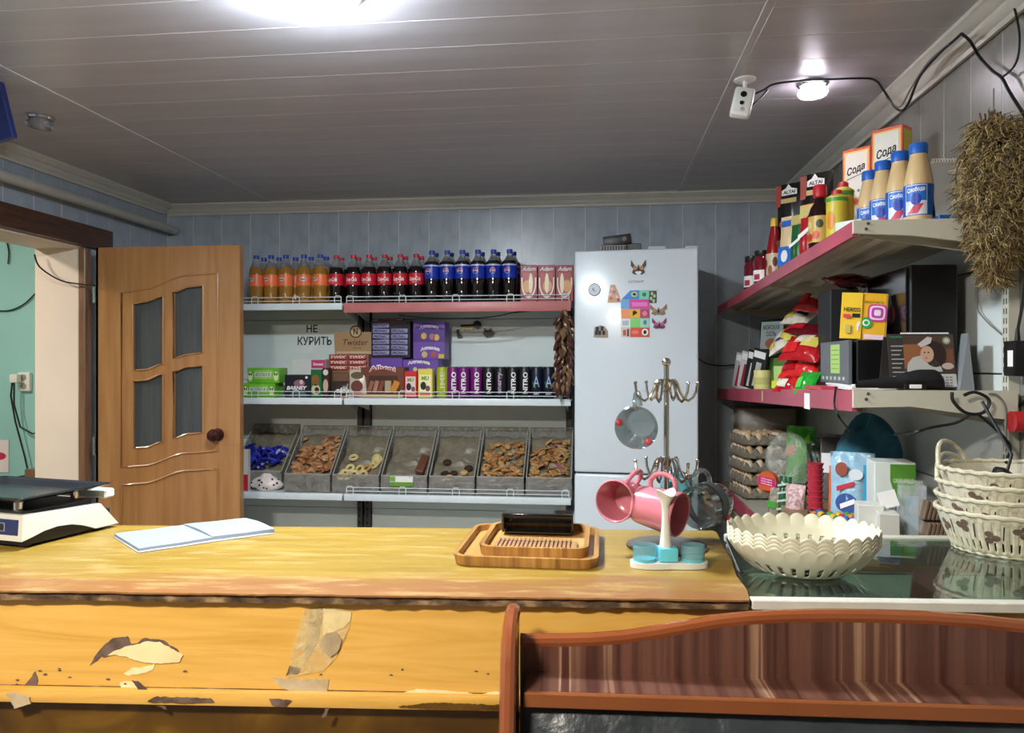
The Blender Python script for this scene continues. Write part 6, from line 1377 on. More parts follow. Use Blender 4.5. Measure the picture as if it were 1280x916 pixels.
MB().bb(-.032, .032, 0, .003, 0, .20).build('front', m_acr, t); MB().bb(-.032, .032, .03, .033, 0, .21).build('back', m_acr, t); MB().bb(-.032, -.029, .003, .03, 0, .20).build('side', m_acr, t); MB().bb(.029, .032, .003, .03, 0, .20).build('side', m_acr, t)
MB().bb(-.02, .015, .010, .012, .02, .17).build('leaflet', colm((170, 200, 216)), t); MB().bb(-.026, .026, .016, .028, .0, .08).build('cards', colm((60, 50, 56)), t)
for i, (u, v, sz, c_, lb) in enumerate([(1078, 646, (.10, .07, .11), (214, 214, 206), 'white carton with an open flap, left of the blue-edged one'), (1096, 652, (.075, .07, .08), (196, 194, 184), 'pale grey carton with a dark blue lower edge')]):
    q = onB(u, .72 + .02 * i, v); zt_c = CAMZ + (CY - (630 if i == 0 else 641)) / F * ((.72 + .02 * i) / ray(u, 500).x)
    t = thing('small_carton', lb, 'box', (.735 + .03 * i, q.y - .02, ZL + .001), -.2)
    hz = zt_c - ZL; MB().rbox((0, sz[1] / 2, hz / 2), (sz[0] * .66, sz[1], hz), .002, 1).build('carton', colm(c_), t)
    if i == 0: MB().box((.045, .02, hz + .015), (.045, .003, .045), ry=-.3).build('flap', m_wprint, t)
    else: MB().rbox((0, sz[1] / 2 - .001, hz * .25), (sz[0] * .68, sz[1] + .002, hz * .4), .001, 1).build('blue_base', colm((30, 40, 110)), t)
m_br = ramp_mat('brown sachet edges', [(.3, (84, 66, 50)), (.7, (136, 112, 88))], 40, (6, 1, .4), rough=.6)
br_me = MB().rbox((0, 0, 0), (.0085, .05, .052), .002, 1).mesh('sachet', m_br)
for r_ in range(3):
    for k in range(6):
        o = link('sachet', br_me, None, (.868 + k * .0105, 2.095 + .012 * r_, ZL + .028 + r_ * .056), (0, .22, 0)); tag(o, 'brown sachet standing edge-on in the %s row at the shelf end' % ['lowest', 'middle', 'top'][r_], 'sachet', 'brown sachets in rows')

# ---------------------------------------------------------------- wall bits at the right
p = WX(1272, 448, XR - .03); t = thing('power_adapter', 'black power adapter hanging on the right wall', 'adapter', p)
MB().rbox((0, 0, 0), (.04, .055, .088), .004, 2).build('case', m_black, t); MB().cyl((0, 0, .042), (0, 0, .075), .007, .004, 10).build('strain_relief', m_black, t); MB().bb(-.0205, -.02, -.018, .006, -.02, .02).build('rating_label', m_wprint, t)
MB().tube([(0, 0, .07), (.004, -.01, .12), (.01, -.02, .20)], .0035, 6).build('lead', m_cable, t)
p = WX(1275, 527, XR - .03); t = thing('alarm_button', 'round red button on the right wall below the black adapter', 'button', p); MB().cyl((-.02, 0, 0), (.015, 0, 0), .026, seg=24).build('cap', colm((176, 30, 36), rough=.3), t); MB().cyl((.015, 0, 0), (.03, 0, 0), .012, seg=12).build('stem', m_shelfdark, t)
ye = 1.97
wire('cable', [WY(1190, 490, ye), WY(1191, 500, ye), WY(1200, 511, ye), WY(1212, 517, ye), WY(1228, 516, ye), WY(1236, 506, ye), WY(1234, 497, ye), WY(1218, 490, ye), WY(1205, 494, ye)], .0042, m_cable, 'loop of thick black cable hanging from the middle shelf end')
wire('cable', [WY(1213, 517, ye), WY(1196, 528, ye), WY(1165, 534, ye), WY(1140, 541, ye), WY(1118, 543, ye + .3)], .0036, m_cable, 'black cable running left from the loop under the middle shelf')
wire('cable', [WY(1222, 517, ye), WY(1240, 532, ye), WY(1256, 548, ye), WY(1263, 560, ye), WY(1258, 578, ye - .1)], .0038, m_cable, 'black cable dropping from the loop towards the baskets')
wire('cable', [WY(1236, 492, 2.0), WY(1246, 494, 2.0), WY(1256, 508, 2.0), WY(1257, 540, 2.0), WY(1256, 565, 2.0)], .003, m_greycable, 'grey cable running down along the slotted upright')
wire('cable', [WX(1282, 500, XR - .012), WX(1268, 512, XR - .012), WX(1264, 530, XR - .012), WX(1264, 560, XR - .012)], .0035, m_cable, 'black cable bending down beside the red wall button')
wire('cable', [WX(1045, 483, SX - .006), WX(1043, 505, SX - .008), WX(1048, 520, SX - .004), WX(1062, 538, SX + .05)], .003, m_cable, 'thin black cable hanging over the crimson edge of the middle shelf')
wire('cable', [WY(873, 448, 3.9), WY(885, 455, 4.1), WY(905, 457, 4.2), WY(925, 455, 4.22)], .004, m_cable, 'black lead running from behind the refrigerator along the wall')
wire('cable', [WX(1222, 340, SXB - .01), WX(1220, 380, SXB - .01), WX(1232, 400, SXB - .01), WX(1252, 418, SXB - .01)], .002, m_greycable, 'thin grey wire drooping below the dried herbs')
# wires along the cornice
zc_ = ZC - .012
wire('cable', [WZ(944, 117, zc_), WZ(955, 112, zc_), WZ(968, 105, zc_), WZ(1000, 101, zc_), WZ(1040, 99, zc_), WZ(1085, 98, zc_), WZ(1098, 103, zc_)], .0035, m_cable, 'dark cable from the security camera across the ceiling')
xw = XR - .075
wire('cable', [WZ(1098, 103, zc_), WX(1108, 118, xw), WX(1118, 133, xw), WX(1127, 138, xw), WX(1136, 128, xw), WX(1150, 95, xw), WX(1175, 66, xw), WX(1190, 53, xw - .01), WX(1202, 42, xw - .01)], .004, m_cable, 'dark cable looping down beneath the right cornice')
wire('cable', [WX(1108, 122, xw), WX(1124, 134, xw), WX(1140, 108, xw), WX(1160, 78, xw), WX(1185, 56, xw), WX(1202, 42, xw)], .003, m_greycable, 'grey cable looping down beneath the right cornice')
xw = XR - .02
wire('cable', [WX(1202, 42, XR - .085), WX(1213, 52, XR - .06), WX(1225, 72, xw), WX(1240, 88, xw), WX(1252, 97, xw), WX(1262, 115, xw), WX(1284, 150, xw)], .004, m_cable, 'dark cable sagging over the right wall panels')
wire('cable', [WX(1252, 97, xw), WX(1266, 85, xw), WX(1273, 68, xw), WX(1274, 40, xw), WX(1268, 10, xw), WX(1264, -10, xw)], .003, m_cable, 'dark cable rising up the right wall to the ceiling')
# security camera
p = WZ(931, 99, ZC - .005); t = thing('security_camera', 'small white cube security camera on the ceiling', 'camera', (p.x, p.y, ZC - .004))
MB().lathe([(.036, 0), (.036, -.005), (.030, -.008)], 28).build('base_plate', m_white, t); MB().tube([(0, 0, -.006), (0, 0, -.03), (-.003, -.006, -.045)], .007, 10).build('arm', m_white, t)
hd = MB().rbox((0, 0, 0), (.066, .034, .104), .010, 3).build('housing', m_white, t, (-.012, -.022, -.088), (-.25, .22, -.12))
for z, r_ in ((.022, .0105), (-.010, .007)): MB().cyl((-.002, -.0195, z), (-.002, -.016, z), r_, seg=18).build('lens', m_black, hd)
MB().cyl((.004, -.018, -.032), (.004, -.0165, -.032), .007, seg=16).build('speaker_hole', colm((170, 170, 168)), hd); MB().tube([(.02, .0, -.02), (.045, .01, .02), (.06, .02, .05), (.07, .03, .08)], .004, 6).build('lead', m_cable, hd)
# dried herbs hanging at the upright
p = WX(1242, 170, .985); t = thing('dried_herb_bunch', 'bunch of dried brown herbs hanging by the right wall', 'dried herbs', p)
random.seed(13); kk = 1.86 / F
hm = [ramp_mat('dried herb %d' % i, [(.3, a), (.7, b_)], 40, (1, 1, 1), rough=.9) for i, (a, b_) in enumerate([((116, 96, 54), (160, 138, 86)), ((150, 128, 80), (196, 176, 130)), ((70, 56, 38), (112, 92, 62))])]
def herbs(n, mat, name, r0, r1, thick):
    mb = MB()
    for k in range(n):
        s = random.random(); z = 20 * kk - 205 * kk * s
        wmax = (14 + 36 * math.sin(PI * min(1, .12 + s * .95)) ** .8) * kk
        a = random.uniform(0, 2 * PI); r = wmax * math.sqrt(random.random()); q = Vector((r * math.cos(a) * .9, r * math.sin(a) * .9 - .01, z))
        pts = [q]; d_ = Vector((random.uniform(-.7, .7) + .5 * math.cos(a), random.uniform(-.7, .7) + .4 * math.sin(a), random.uniform(-1.2, .25))).normalized()
        for j in range(3):
            d_ = (d_ + Vector((random.uniform(-.6, .6), random.uniform(-.6, .6), random.uniform(-.6, .3)))).normalized(); pts.append(pts[-1] + d_ * random.uniform(r0, r1))
        mb.tube(pts, [thick, thick * .9, thick * .7, thick * .3], 3, caps=False)
    o = mb.build(name, mat, t); o['kind'] = 'stuff'; return o
herbs(2000, hm[0], 'dried_leaves', .006, .013, .0015); herbs(2200, hm[1], 'dried_tips', .005, .013, .0012); herbs(900, hm[2], 'dried_stalks', .008, .018, .0016)
mb = MB()
for k in range(26):
    a = random.uniform(0, 2 * PI); r = random.uniform(0, 10) * kk; mb.tube([(r * math.cos(a) * 1.6, r * math.sin(a), 30 * kk * random.uniform(.6, 1.1)), (r * math.cos(a), r * math.sin(a), 5 * kk), (r * 1.5 * math.cos(a), r * math.sin(a), -40 * kk)], .0022, 5)
mb.build('stalk_ends', hm[2], t)['kind'] = 'stuff'
MB().tube([(0, 0, 12 * kk), (0, 0, 60 * kk)], .0016, 5).build('hanging_thread', m_greycable, t); MB().rbox((8 * kk, .01, 4 * kk), (20 * kk, .03, 22 * kk), .004, 1).build('binding', m_shelfdark, t)
MB().tube([(-20 * kk, -.01, 2 * kk), (-36 * kk, -.01, -18 * kk), (-38 * kk, -.01, -40 * kk)], .0015, 5).build('loose_wire', m_cable, t); MB().rbox((-22 * kk, -.012, -30 * kk), (6 * kk, .006, 14 * kk), .002, 1).build('tag', m_wprint, t)
# ================================================================ THINGS ON THE COUNTER
ZT = CZ + .0008
# ---- weighing scale
a = WT(28, 686, 1.62); b_ = WT(147, 668, 1.86); a.z = b_.z = CZ
sang = math.atan2((b_ - a).y, (b_ - a).x) - PI / 2; sd = Vector((b_.x - a.x, b_.y - a.y, 0)).normalized(); sn = Vector((sd.y, -sd.x, 0))
def sp(u, v): q = WP(u, v, a, sn); return ((q - a).dot(sd), q.z - CZ)
sc = thing('weighing_scale', 'white electronic weighing scale with a black pan at the left end of the counter', 'scale', (a.x, a.y, ZT), sang)
m_scw = pm('off white scale plastic', (206, 206, 196), rough=.4, var=.04); m_scd = pm('dark scale underside', (36, 36, 38), rough=.5); m_pan = pm('black scale pan', (52, 56, 62), rough=.25, metal=.6, var=.1)
SWd = .34
prof = [sp(27, 678), sp(40, 672), sp(55, 664), sp(72, 658), sp(90, 655.5), sp(106, 657), sp(120, 662), sp(131, 664.5), sp(146, 660), sp(148, 656), sp(126, 629.5), sp(80, 637), sp(29, 645)]
prof = [(y, max(z, .008)) for y, z in prof]
MB().prism(prof, -SWd, 0, 'yz').build('housing', m_scw, sc)
Ls = prof[8][0]
MB().bb(-SWd + .01, -.010, .012, Ls - .012, .006, prof[0][1] + .03).build('underside', m_scd, sc)
for x in (-.03, -SWd + .03):
    for y in (.03, Ls - .03): MB().cyl((x, y, 0), (x, y, .012), .012, seg=14).build('foot', m_scd, sc)
zt_s = prof[-1][1]
fz0, fz1 = prof[0][1] + .012, prof[-1][1] - .010
MB().bb(-.24, -.012, -.0012, .001, fz0, fz1).build('display_panel', colm((30, 44, 96)), sc); MB().bb(-.16, -.05, -.0020, -.0012, fz0 + .008, fz1 - .008).build('display_frame', colm((150, 160, 176)), sc); MB().bb(-.158, -.052, -.0026, -.0020, fz0 + .0095, fz1 - .0095).build('display_screen', colm((20, 26, 46), rough=.15), sc)
ytop = (prof[-1][0] + prof[-3][0]) / 2
MB().box((-SWd / 2, Ls * .42, zt_s - .002), (SWd - .04, Ls * .72, .012)).build('top_recess', m_scd, sc)
for x in (-.05, -SWd + .05):
    for y in (Ls * .12, Ls * .70): MB().cyl((x, y, zt_s - .006), (x, y, zt_s + .022), .010, seg=12).build('pan_post', m_chrome, sc)
zp_ = (sp(33, 629)[1] + sp(118, 611)[1]) / 2
def panf(u, v):
    x = -SWd - .005 + (SWd + .012) * u; y = -.012 + (Ls * .90 + .012) * v
    e = max(abs(2 * u - 1), abs(2 * v - 1)); return (x, y, zp_ - .006 + .016 * max(0, e - .72) / .28)
MB().surf(panf, 24, 24).build('weighing_pan', m_pan, sc, solid=.003)
MB().rbox((-SWd * .5, Ls * .95, zp_ - .018), (SWd * .96, .03, .022), .004, 1).build('rear_column', m_scw, sc)
# ---- open notebook
def nb(px, z0, z1, mat, name, parent, org, bulge=.0):
    P = [WZ(u, v, CZ) - org for u, v in px]
    A, B, Cc, D = P
    def f(u, v): q = (A * (1 - u) + B * u) * (1 - v) + (D * (1 - u) + Cc * u) * v; return (q.x, q.y, z1 + bulge * math.sin(PI * u) + .0004 * math.sin(9 * v))
    mb = MB().surf(f, 14, 8); mb.surf(lambda u, v: (f(u, v)[0], f(u, v)[1], z0), 14, 8)
    for e in ((lambda s: (s, 0)), (lambda s: (s, 1)), (lambda s: (0, s)), (lambda s: (1, s))):
        mb.surf(lambda u, v, e=e: (f(*e(u))[0], f(*e(u))[1], z0 + (f(*e(u))[2] - z0) * v), 14, 1)
    return mb.build(name, mat, parent)
org = WZ(245, 668, CZ); t = thing('notebook', 'open notebook with blank white pages on the counter', 'notebook', (org.x, org.y, ZT))
m_page = pm('white notebook paper', (136, 146, 158), rough=.7, var=.02)
nb([(143, 671), (174, 690), (266, 676), (229, 660)], .001, .007, m_page, 'left_pages', t, org)
nb([(229, 660), (266, 676), (343, 666), (306, 652)], .001, .009, m_page, 'right_pages', t, org, .004)
nb([(141, 671), (173, 691.5), (267, 677.5), (345, 667), (307, 651)][:4], .0, .001, colm((170, 176, 184)), 'cover', t, org)
# ---- bamboo trays
m_bam = ramp_mat('bamboo', [(.25, (150, 108, 52)), (.5, (176, 132, 70)), (.75, (192, 150, 88))], 5, (3, .3, 3), rough=.35, detail=4)
m_bame = ramp_mat('bamboo edge grain', [(.3, (120, 82, 36)), (.5, (156, 112, 56)), (.7, (178, 136, 76))], 9, (8, .3, .3), rough=.4, detail=4)
def rrect(w_, d_, r, n=6):
    out = []
    for cx2, cy2, a0 in ((w_ / 2 - r, d_ / 2 - r, 0), (-w_ / 2 + r, d_ / 2 - r, PI / 2), (-w_ / 2 + r, -d_ / 2 + r, PI), (w_ / 2 - r, -d_ / 2 + r, 1.5 * PI)):
        out += [(cx2 + r * math.cos(a0 + PI / 2 * k / n), cy2 + r * math.sin(a0 + PI / 2 * k / n)) for k in range(n + 1)]
    return out
def tray(label, p, w_, d_, h, rz):
    t = thing('bamboo_tray', label, 'tray', p, rz, 'stacked bamboo trays')
    o, i = rrect(w_, d_, .035), rrect(w_ - .020, d_ - .020, .028); n_ = len(o)
    mb = MB(); vo0 = [mb.bm.verts.new((x * .97, y * .97, 0)) for x, y in o]; vo1 = [mb.bm.verts.new((x, y, h)) for x, y in o]; vi1 = [mb.bm.verts.new((x, y, h)) for x, y in i]; vi0 = [mb.bm.verts.new((x * .985, y * .985, .006)) for x, y in i]
    for A_, B_ in ((vo0, vo1), (vo1, vi1), (vi1, vi0)):
        for k in range(n_): mb.bm.faces.new((A_[k], A_[(k + 1) % n_], B_[(k + 1) % n_], B_[k]))
    mb.bm.faces.new(vo0[::-1]); mb.build('rim', m_bame, t)
    MB().prism([(x * .985, y * .985) for x, y in i], .004, .0062, 'xy').build('base', m_bam, t)
    return t
fl_ = WZ(566, 704, CZ + .006); fr2 = WZ(752, 710, CZ + .006); bk = WZ(672, 656, CZ + .02)
tw = (fr2 - fl_).length; td = bk.y - (fl_.y + fr2.y) / 2; trz = math.atan2(fr2.y - fl_.y, fr2.x - fl_.x)
tc_ = Vector(((fl_.x + fr2.x) / 2 - .004, (fl_.y + fr2.y) / 2 + td / 2, ZT))
tray('larger bamboo tray at the bottom of the pair on the counter', tc_, tw, td, .020, trz)
tw2 = .775 * tw; td2 = td * .80
tray('smaller bamboo tray lying inside the larger one', tc_ + Vector((.012, .018, .0065)), tw2, td2, .022, trz)
zq = ZT + .0135
# ribbed mat
mt = WZ(672, 683, zq); t = thing('bamboo_mat', 'small ribbed bamboo mat of dark slats on the smaller tray', 'mat', (mt.x, mt.y, zq), trz)
m_slat = ramp_mat('dark slat', [(.3, (136, 98, 66)), (.7, (168, 126, 90))], 30, (1, 1, 1), rough=.5)
sl = MB().rbox((0, 0, .002), (.0066, .105, .004), .001, 1).mesh('slat', m_slat)
for k in range(18): link('slat', sl, t, (-.088 + k * .0090, .008, 0))
for y in (-.03, .03): MB().tube([(-.084, y, .0042), (.068, y, .0042)], .0007, 4).build('thread', m_cable, t)
MB().rbox((.078, -.004, .003), (.012, .07, .006), .001, 1).build('end_slat', m_slat, t)
# black plastic tub lying tipped at the back of the tray
tb_ = WZ(669, 671, zq); t = thing('black_tub', 'glossy black rectangular tub lying tipped open on the bamboo trays', 'tub', (tb_.x + .004, tb_.y + .012, zq + .005), trz)
m_gb = pm('glossy black plastic', (16, 15, 16), rough=.12, coat=.4, var=.1); tw3 = .158; th3 = .040; td3 = .07
MB().rbox((0, 0, th3), (tw3, .010, .009), .003, 2).build('front_rim', m_gb, t); MB().bb(-tw3 / 2, tw3 / 2, 0, td3, th3 - .003, th3).build('upper_wall', m_gb, t); MB().bb(-tw3 / 2 + .004, tw3 / 2 - .004, 0, td3, .0, .003).build('lower_wall', m_gb, t)
for s in (-1, 1): MB().prism([(-.004, th3 + .003), (td3, th3 - .002), (td3, 0), (.006, 0), (0, .012)], s * tw3 / 2 - .002, s * tw3 / 2 + .002, 'yz').build('side_wall', m_gb, t)
MB().bb(-tw3 / 2, tw3 / 2, td3 - .003, td3, .003, th3 - .003).build('bottom', m_gb, t)

# ---- chrome mug tree
pb_ = WZ(833, 684, CZ); t = thing('mug_tree', 'chrome mug tree with two tiers of hooks on a round base', 'mug rack', (pb_.x, pb_.y, ZT), TH)
ps = (pb_ - EYE).dot(FW) / F
m_steel = pm('polished steel', (196, 192, 184), rough=.10, metal=1.0, var=.02); m_basem = pm('brushed dark steel', (120, 108, 92), rough=.25, metal=.9, var=.1)
MB().lathe([(49 * ps, 0), (50 * ps, .003), (49 * ps, .006), (30 * ps, .010), (6 * ps, .013)], 40).build('base', m_basem, t)
HZ = CAMZ + (CY - 456) / F * (ps * F) - ZT
MB().cyl((0, 0, .01), (0, 0, HZ), .0058, seg=14).build('pole', m_steel, t); MB().ball((0, 0, HZ + .006), .0098, 16, 12).build('finial', m_steel, t)
zu_ = CAMZ + (CY - 477) * ps - ZT; zl2 = CAMZ + (CY - 575) * ps - ZT
for zz in (zu_, zl2):
    MB().lathe([(.0075, zz - .022), (.010, zz - .020), (.010, zz + .004), (.0075, zz + .006)], 18).build('collar', m_steel, t)
    for k in range(6):
        a_ = k * PI / 3 + (PI if 0 else 0); ca_, sa_ = math.cos(a_), math.sin(a_)
        pr_ = [(.008, -.012), (.012, .0), (.018, .004), (.024, -.004), (.030, -.022), (.038, -.036), (.048, -.042), (.058, -.036), (.066, -.020), (.068, -.004)]
        MB().tube([(r * ca_, r * sa_, zz + z) for r, z in pr_], .0030, 8).build('hook', m_steel, t)
        MB().ball((.068 * ca_, .068 * sa_, zz - .002), .0042, 8, 6).build('hook_tip', m_steel, t)
# ---- mugs hanging from it
m_pink = pm('pink glazed ceramic', (190, 112, 124), rough=.18, var=.03, coat=.4); m_pinkin = pm('pink glazed ceramic inside', (176, 90, 104), rough=.25)
m_glassm = pane('clear mug glass', (206, 214, 214), gloss=.14, body=.06, col=(225, 230, 230), power=2.6); m_tealm = pm('teal glazed ceramic', (90, 150, 160), rough=.2, coat=.3)
def mug(name, label, c, R, L, aim, m_out, up=Vector((0, 0, 1)), taper=.86, hs=1.0, glass=False):
    """mug centred at c, its mouth facing aim, handle towards up"""
    z_ = Vector(aim).normalized(); y_ = (up - z_ * up.dot(z_)).normalized(); x_ = y_.cross(z_)
    M = Matrix((x_, y_, z_)).transposed().to_4x4(); M.translation = Vector(c)
    t = thing(name, label, 'mug', (0, 0, 0)); t.matrix_world = M; t.rotation_euler = M.to_euler(); t.location = M.translation
    w3 = .0035; r0 = R * taper
    MB().lathe([(r0 * .80, -L / 2), (r0 * .96, -L / 2 + .004), (r0, -L / 2 + .010), ((r0 + R) / 2, 0), (R, L / 2 - .002), (R - w3 / 2, L / 2), (R - w3, L / 2 - .002), ((r0 + R) / 2 - w3, 0), (r0 - w3, -L / 2 + .012), (r0 * .7, -L / 2 + .007)], 36).build('cup', m_out, t)
    ro = (r0 + R) / 2
    pts = [(0, ro - .003, .026 * hs), (0, ro + .012 * hs, .030 * hs), (0, ro + .026 * hs, .020 * hs), (0, ro + .030 * hs, .002), (0, ro + .025 * hs, -.016 * hs), (0, ro + .012 * hs, -.026 * hs), (0, ro - .003, -.024 * hs)]
    P = [Vector(p) for p in pts]; out = []
    for i in range(len(P) - 1):
        for k in range(4):
            f = k / 4; p0, p1, p2, p3 = P[max(i - 1, 0)], P[i], P[i + 1], P[min(i + 2, len(P) - 1)]
            out.append(.5 * (2 * p1 + (p2 - p0) * f + (2 * p0 - 5 * p1 + 4 * p2 - p3) * f * f + (3 * p1 - p0 - 3 * p2 + p3) * f ** 3))
    out.append(P[-1]); MB().tube(out, .0052, 10).build('handle', m_out, t)
    return t
def aim(l, f, up=0.0): return RT * l - FW * f + UPV * up          # l: to the right in view, f: towards the viewer
mt_ = ps * F
mug('pink_mug', 'pink mug hanging at the left of the mug tree, mouth towards the viewer', WT(779, 624, mt_ - .05), .0445, .086, aim(-.55, .80, .05), m_pink, UPV * .8 + RT * .55)
mug('pink_mug', 'pink mug hanging at the front of the mug tree, mouth to the right', WT(823, 636, mt_ - .10), .0460, .098, aim(.74, .58, -.12), m_pink, UPV + RT * .1)
mg = mug('glass_mug', 'clear glass mug with red print hanging from the upper left hook', WT(799, 531, mt_ - .03), .0465, .072, aim(-.35, .93, -.10), m_glassm, UPV + RT * -.05, taper=.72)
for a_ in (2.9, 5.3): MB().ball((.040 * math.cos(a_), .040 * math.sin(a_), .022), (.008, .008, .010), 8, 6).build('red_print', colm((196, 50, 54)), mg)
mg = mug('glass_mug', 'clear glass mug hanging at the lower right of the mug tree', WT(884, 630, mt_ - .0), .0470, .090, aim(-.70, .68, -.05), m_glassm, UPV + RT * -.25, taper=.9)
MB().ball((.030, -.034, -.020), (.008, .008, .012), 8, 6).build('red_print', colm((196, 50, 54)), mg)
MB().lathe([(.0475, -.012), (.0478, .012)], 36, cap0=False, cap1=False).build('dark_band', colm((60, 64, 70)), mg)
mug('teal_mug', 'teal mug hanging behind the pink one on the mug tree', WT(846, 612, mt_ + .06), .040, .075, aim(.2, -.9, 0), m_tealm, UPV)
# ---- white and teal holder in front
ph = WZ(836, 708, CZ); t = thing('napkin_holder', 'white and teal plastic holder with a tall white flared stem', 'holder', (ph.x, ph.y, ZT), TH)
p2_ = (ph - EYE).dot(FW) / F
m_wpl = pm('milky white plastic', (206, 206, 196), rough=.3, var=.02, sss=.2); m_tpl = pane('teal clear plastic', (222, 242, 244), gloss=.04, body=.20, col=(170, 220, 228)); m_tso = pm('teal plastic', (96, 190, 206), rough=.2)
W_ = 48 * p2_
def lobe(n=48, sx=1.0, sy=1.0): return [(W_ * sx * math.cos(2 * PI * k / n) * (1 - .0 * k), .030 * sy * (abs(math.sin(2 * PI * k / n)) ** .6) * (1 if math.sin(2 * PI * k / n) > 0 else -1) * (1 - .18 * math.exp(-(W_ * sx * math.cos(2 * PI * k / n) / .022) ** 2))) for k in range(n)]
MB().prism(lobe(), 0, .011, 'xy').build('base', m_wpl, t)
for s in (-1, 1):
    cxs = s * 30 * p2_
    mb = MB(); oo = [(cxs + 15 * p2_ * math.cos(a_), .022 * math.sin(a_)) for a_ in [2 * PI * k / 28 for k in range(28)]]; ii = [(cxs + (x - cxs) * .92, y * .92) for x, y in oo]
    A0 = [mb.bm.verts.new((x, y, .011)) for x, y in oo]; A1 = [mb.bm.verts.new((x, y, .043)) for x, y in oo]; B1 = [mb.bm.verts.new((x, y, .043)) for x, y in ii]; B0 = [mb.bm.verts.new((x, y, .016)) for x, y in ii]
    for P_, Q_ in ((A0, A1), (A1, B1), (B1, B0)):
        for k in range(28): mb.bm.faces.new((P_[k], P_[(k + 1) % 28], Q_[(k + 1) % 28], Q_[k]))
    mb.build('cup', m_tpl, t); MB().prism(ii, .011, .017, 'xy').build('cup_floor', m_tso, t)
MB().rbox((-2 * p2_, 0, .025), (24 * p2_, .034, .028), .004, 2).build('block', m_tso, t)
zs2 = CAMZ + (CY - 615) * p2_ - ZT
MB().lathe([(.0125, .036), (.0110, .05), (.0082, .075), (.0072, zs2 * .72), (.0085, zs2 * .84), (.0145, zs2 * .94), (.0205, zs2), (.0190, zs2 + .001), (.0120, zs2 * .95), (.004, zs2 * .92)], 24).shift(lambda v: Vector((v.x, v.y, v.z + (.006 * math.sin(2 * math.atan2(v.y, v.x) + .6) if v.z > zs2 * .9 else 0)))).xf(Matrix.Translation((-4 * p2_, 0, 0))).build('stem', m_wpl, t)

# ---- stacked scalloped bowls
bc = (WZ(1000, 708, CZ) + Vector((0, .0, 0))); m_bowl = pm('ivory plastic', (206, 202, 178), rough=.35, var=.02)
rf = WZ(1003, 690, CZ + .075); rb_ = WZ(1003, 656, CZ + .085); ry = (rb_ - rf).length / 2; cb = WT(1003, 600, 1.485); ry = .124
rx = 91 * 1.485 / F
NB = 30; SEG = 12
def bowl_fn(u, v):
    th = 2 * PI * u; s = v
    r = .50 + .50 * (s ** .62); z = .058 * s ** 1.2
    pet = abs(math.sin(NB * th / 2)) ** .9
    if s > .74: z += .0085 * pet * (s - .74) / .26
    return (rx * r * math.cos(th), ry * r * math.sin(th), z)
def bowl_skip(i, j):
    ph_ = (i % SEG)
    return 3 <= j <= 7 and ph_ in (4, 5, 6, 7)
bm_ = MB().surf(bowl_fn, NB * SEG, 16, bowl_skip, wrap=True)
bw_me = bm_.mesh('wall', m_bowl); bf_me = MB().lathe([(.50, 0), (.50, .002)], 40, sx=rx, sy=ry).mesh('floor_disc', m_bowl)
bl = ['lowest of four stacked ivory scalloped bowls', 'second lowest of four stacked ivory scalloped bowls', 'second highest of four stacked ivory scalloped bowls', 'topmost of four stacked ivory scalloped bowls']
for k in range(4):
    t = thing('scalloped_bowl', bl[k], 'bowl', (cb.x, cb.y, CZ - .0035 + k * .0072), CA, 'stacked scalloped bowls')
    link('wall', bw_me, t, solid=.0022); link('foot', bf_me, t)

# ---- stacked wicker baskets
m_wick = ramp_mat('cream wicker', [(.3, (176, 168, 142)), (.6, (206, 200, 174)), (.8, (190, 182, 150))], 60, (1, 1, 1), rough=.6, bump=.3)
m_liner2 = ramp_mat('printed cream paper', [(.35, (206, 200, 182)), (.60, (196, 188, 168)), (.68, (120, 104, 88)), (.74, (200, 192, 172))], 26, (1, 1, .5), rough=.6, detail=3)
m_leafp = pm('brown leaf print', (104, 84, 70), rough=.6, var=.3, scale=60)
bx_, by_ = .905, 1.752; BRX, BRY = .150, .128; BHt = .088
NS = 56
def bsk(u, v, k=1.0):
    th = 2 * PI * u; r = .76 + .24 * v ** .8; return (BRX * r * k * math.cos(th), BRY * r * k * math.sin(th), BHt * v)
slat_me = MB().surf(lambda u, v: bsk(u, v), NS * 4, 6, lambda i, j: i % 4 == 3 and 1 <= j <= 4, wrap=True).mesh('woven_wall', m_wick)
band_me = MB().surf(lambda u, v: bsk(u, .38 + .56 * v, 1.012), 72, 3, wrap=True).mesh('paper_band', m_liner2)
in_me = MB().surf(lambda u, v: bsk(u, .08 + .88 * v, .975), 72, 3, wrap=True).mesh('paper_lining', m_liner2)
bfl = MB().lathe([(.76, 0), (.76, .003)], 40, sx=BRX, sy=BRY).mesh('bottom', m_wick)
def ringp(r, z, n=90, amp=.0015, f=30): return [((BRX * r + amp * math.sin(f * 2 * PI * k / n)) * math.cos(2 * PI * k / n), (BRY * r + amp * math.sin(f * 2 * PI * k / n)) * math.sin(2 * PI * k / n), z + amp * math.cos(f * 2 * PI * k / n)) for k in range(n)]
rim_me = MB().tube(ringp(1.0, BHt), .0052, 8, closed=True).mesh('braided_rim', m_wick); foot_me = MB().tube(ringp(.765, .004), .0042, 8, closed=True).mesh('foot_ring', m_wick)
wl_ = ['lowest of four nested cream wicker baskets', 'second lowest of four nested cream wicker baskets', 'second highest of four nested cream wicker baskets', 'topmost of four nested cream wicker baskets, holding a black plug']
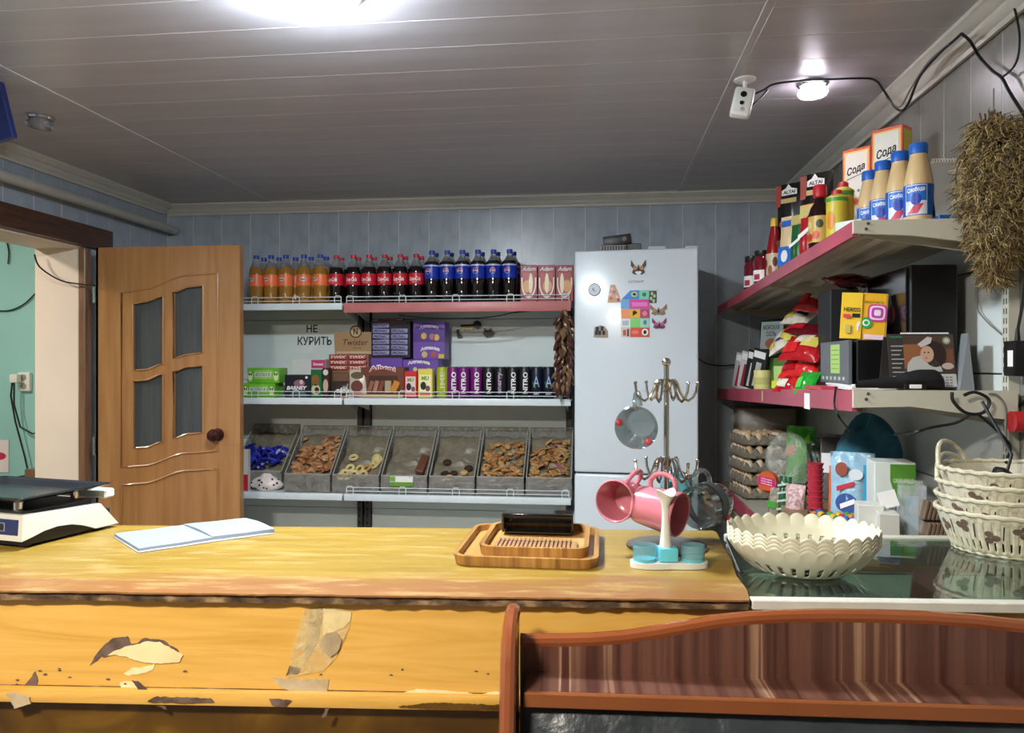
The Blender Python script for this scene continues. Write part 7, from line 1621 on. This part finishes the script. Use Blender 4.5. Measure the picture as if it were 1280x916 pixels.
for k in range(4):
    t = thing('wicker_basket', wl_[k], 'basket', (bx_, by_, CZ - .0035 + k * .030), .10 * k - .1, 'nested wicker baskets')
    link('woven_wall', slat_me, t, solid=.003); link('braided_rim', rim_me, t); link('bottom', bfl, t); link('foot_ring', foot_me, t); link('paper_band', band_me, t)
    if k == 3: link('paper_lining', in_me, t)
    for s, a0 in ((0, 2.2), (1, 5.35)):
        if k < 2 and s == 0: continue
        pts = []
        for j in range(15):
            f = j / 14; a_ = a0 + (f - .5) * 1.05; hh_ = math.sin(PI * f) ** .6 * (.050 if k > 1 else .034)
            pts.append((BRX * 1.0 * math.cos(a_), BRY * 1.0 * math.sin(a_), BHt + (hh_ if k > 1 else hh_)))
        MB().tube(pts, .0050, 8).build('handle', m_wick, t)
    for j in range(6):
        a_ = (3.3 + j * .40 + .2 * k) / (2 * PI); v_ = .62 + .12 * math.sin(j * 2.3 + k)
        for pth in range(3):
            b0 = 2.1 * pth + j; mb = MB()
            mb.poly([bsk(a_ + .010 * math.cos(b0) + .010 * math.cos(x), v_ + .09 * math.sin(b0) + .08 * math.sin(x), 1.02) for x in [2 * PI * q_ / 9 for q_ in range(9)]]); mb.build('leaf_print', m_leafp, t)
    for j in range(5):
        a_ = (3.45 + j * .40 + .2 * k) / (2 * PI); mb = MB()
        mb.poly([bsk(a_, .45, 1.02), bsk(a_ + .003, .45, 1.02), bsk(a_ + .006, .80, 1.02), bsk(a_ + .003, .80, 1.02)]); mb.build('stripe_print', m_ink, t)
    if k in (1, 3):
        nm_ = 'JUNIUS' if k == 3 else 'SIRIUS'
        o = text(nm_, .075, .015, m_ink, t, (0, 0, BHt * .66), bend=(BRX + BRY) / 2 * .975, bold=.02, orient=(0, 0, .35))
q = Vector((bx_ - .010, by_ + .03, CZ + .0235 + .090))
t = thing('black_plug', 'black plug lying in the topmost wicker basket', 'plug', q, .5); MB().rbox((0, 0, .028), (.045, .030, .055), .008, 2, ry=.5).build('body', m_black, t); MB().tube([(.02, 0, .05), (.035, 0, .085), (.04, .03, .13), (.05, .08, .20)], .0038, 6).build('lead', m_cable, t)
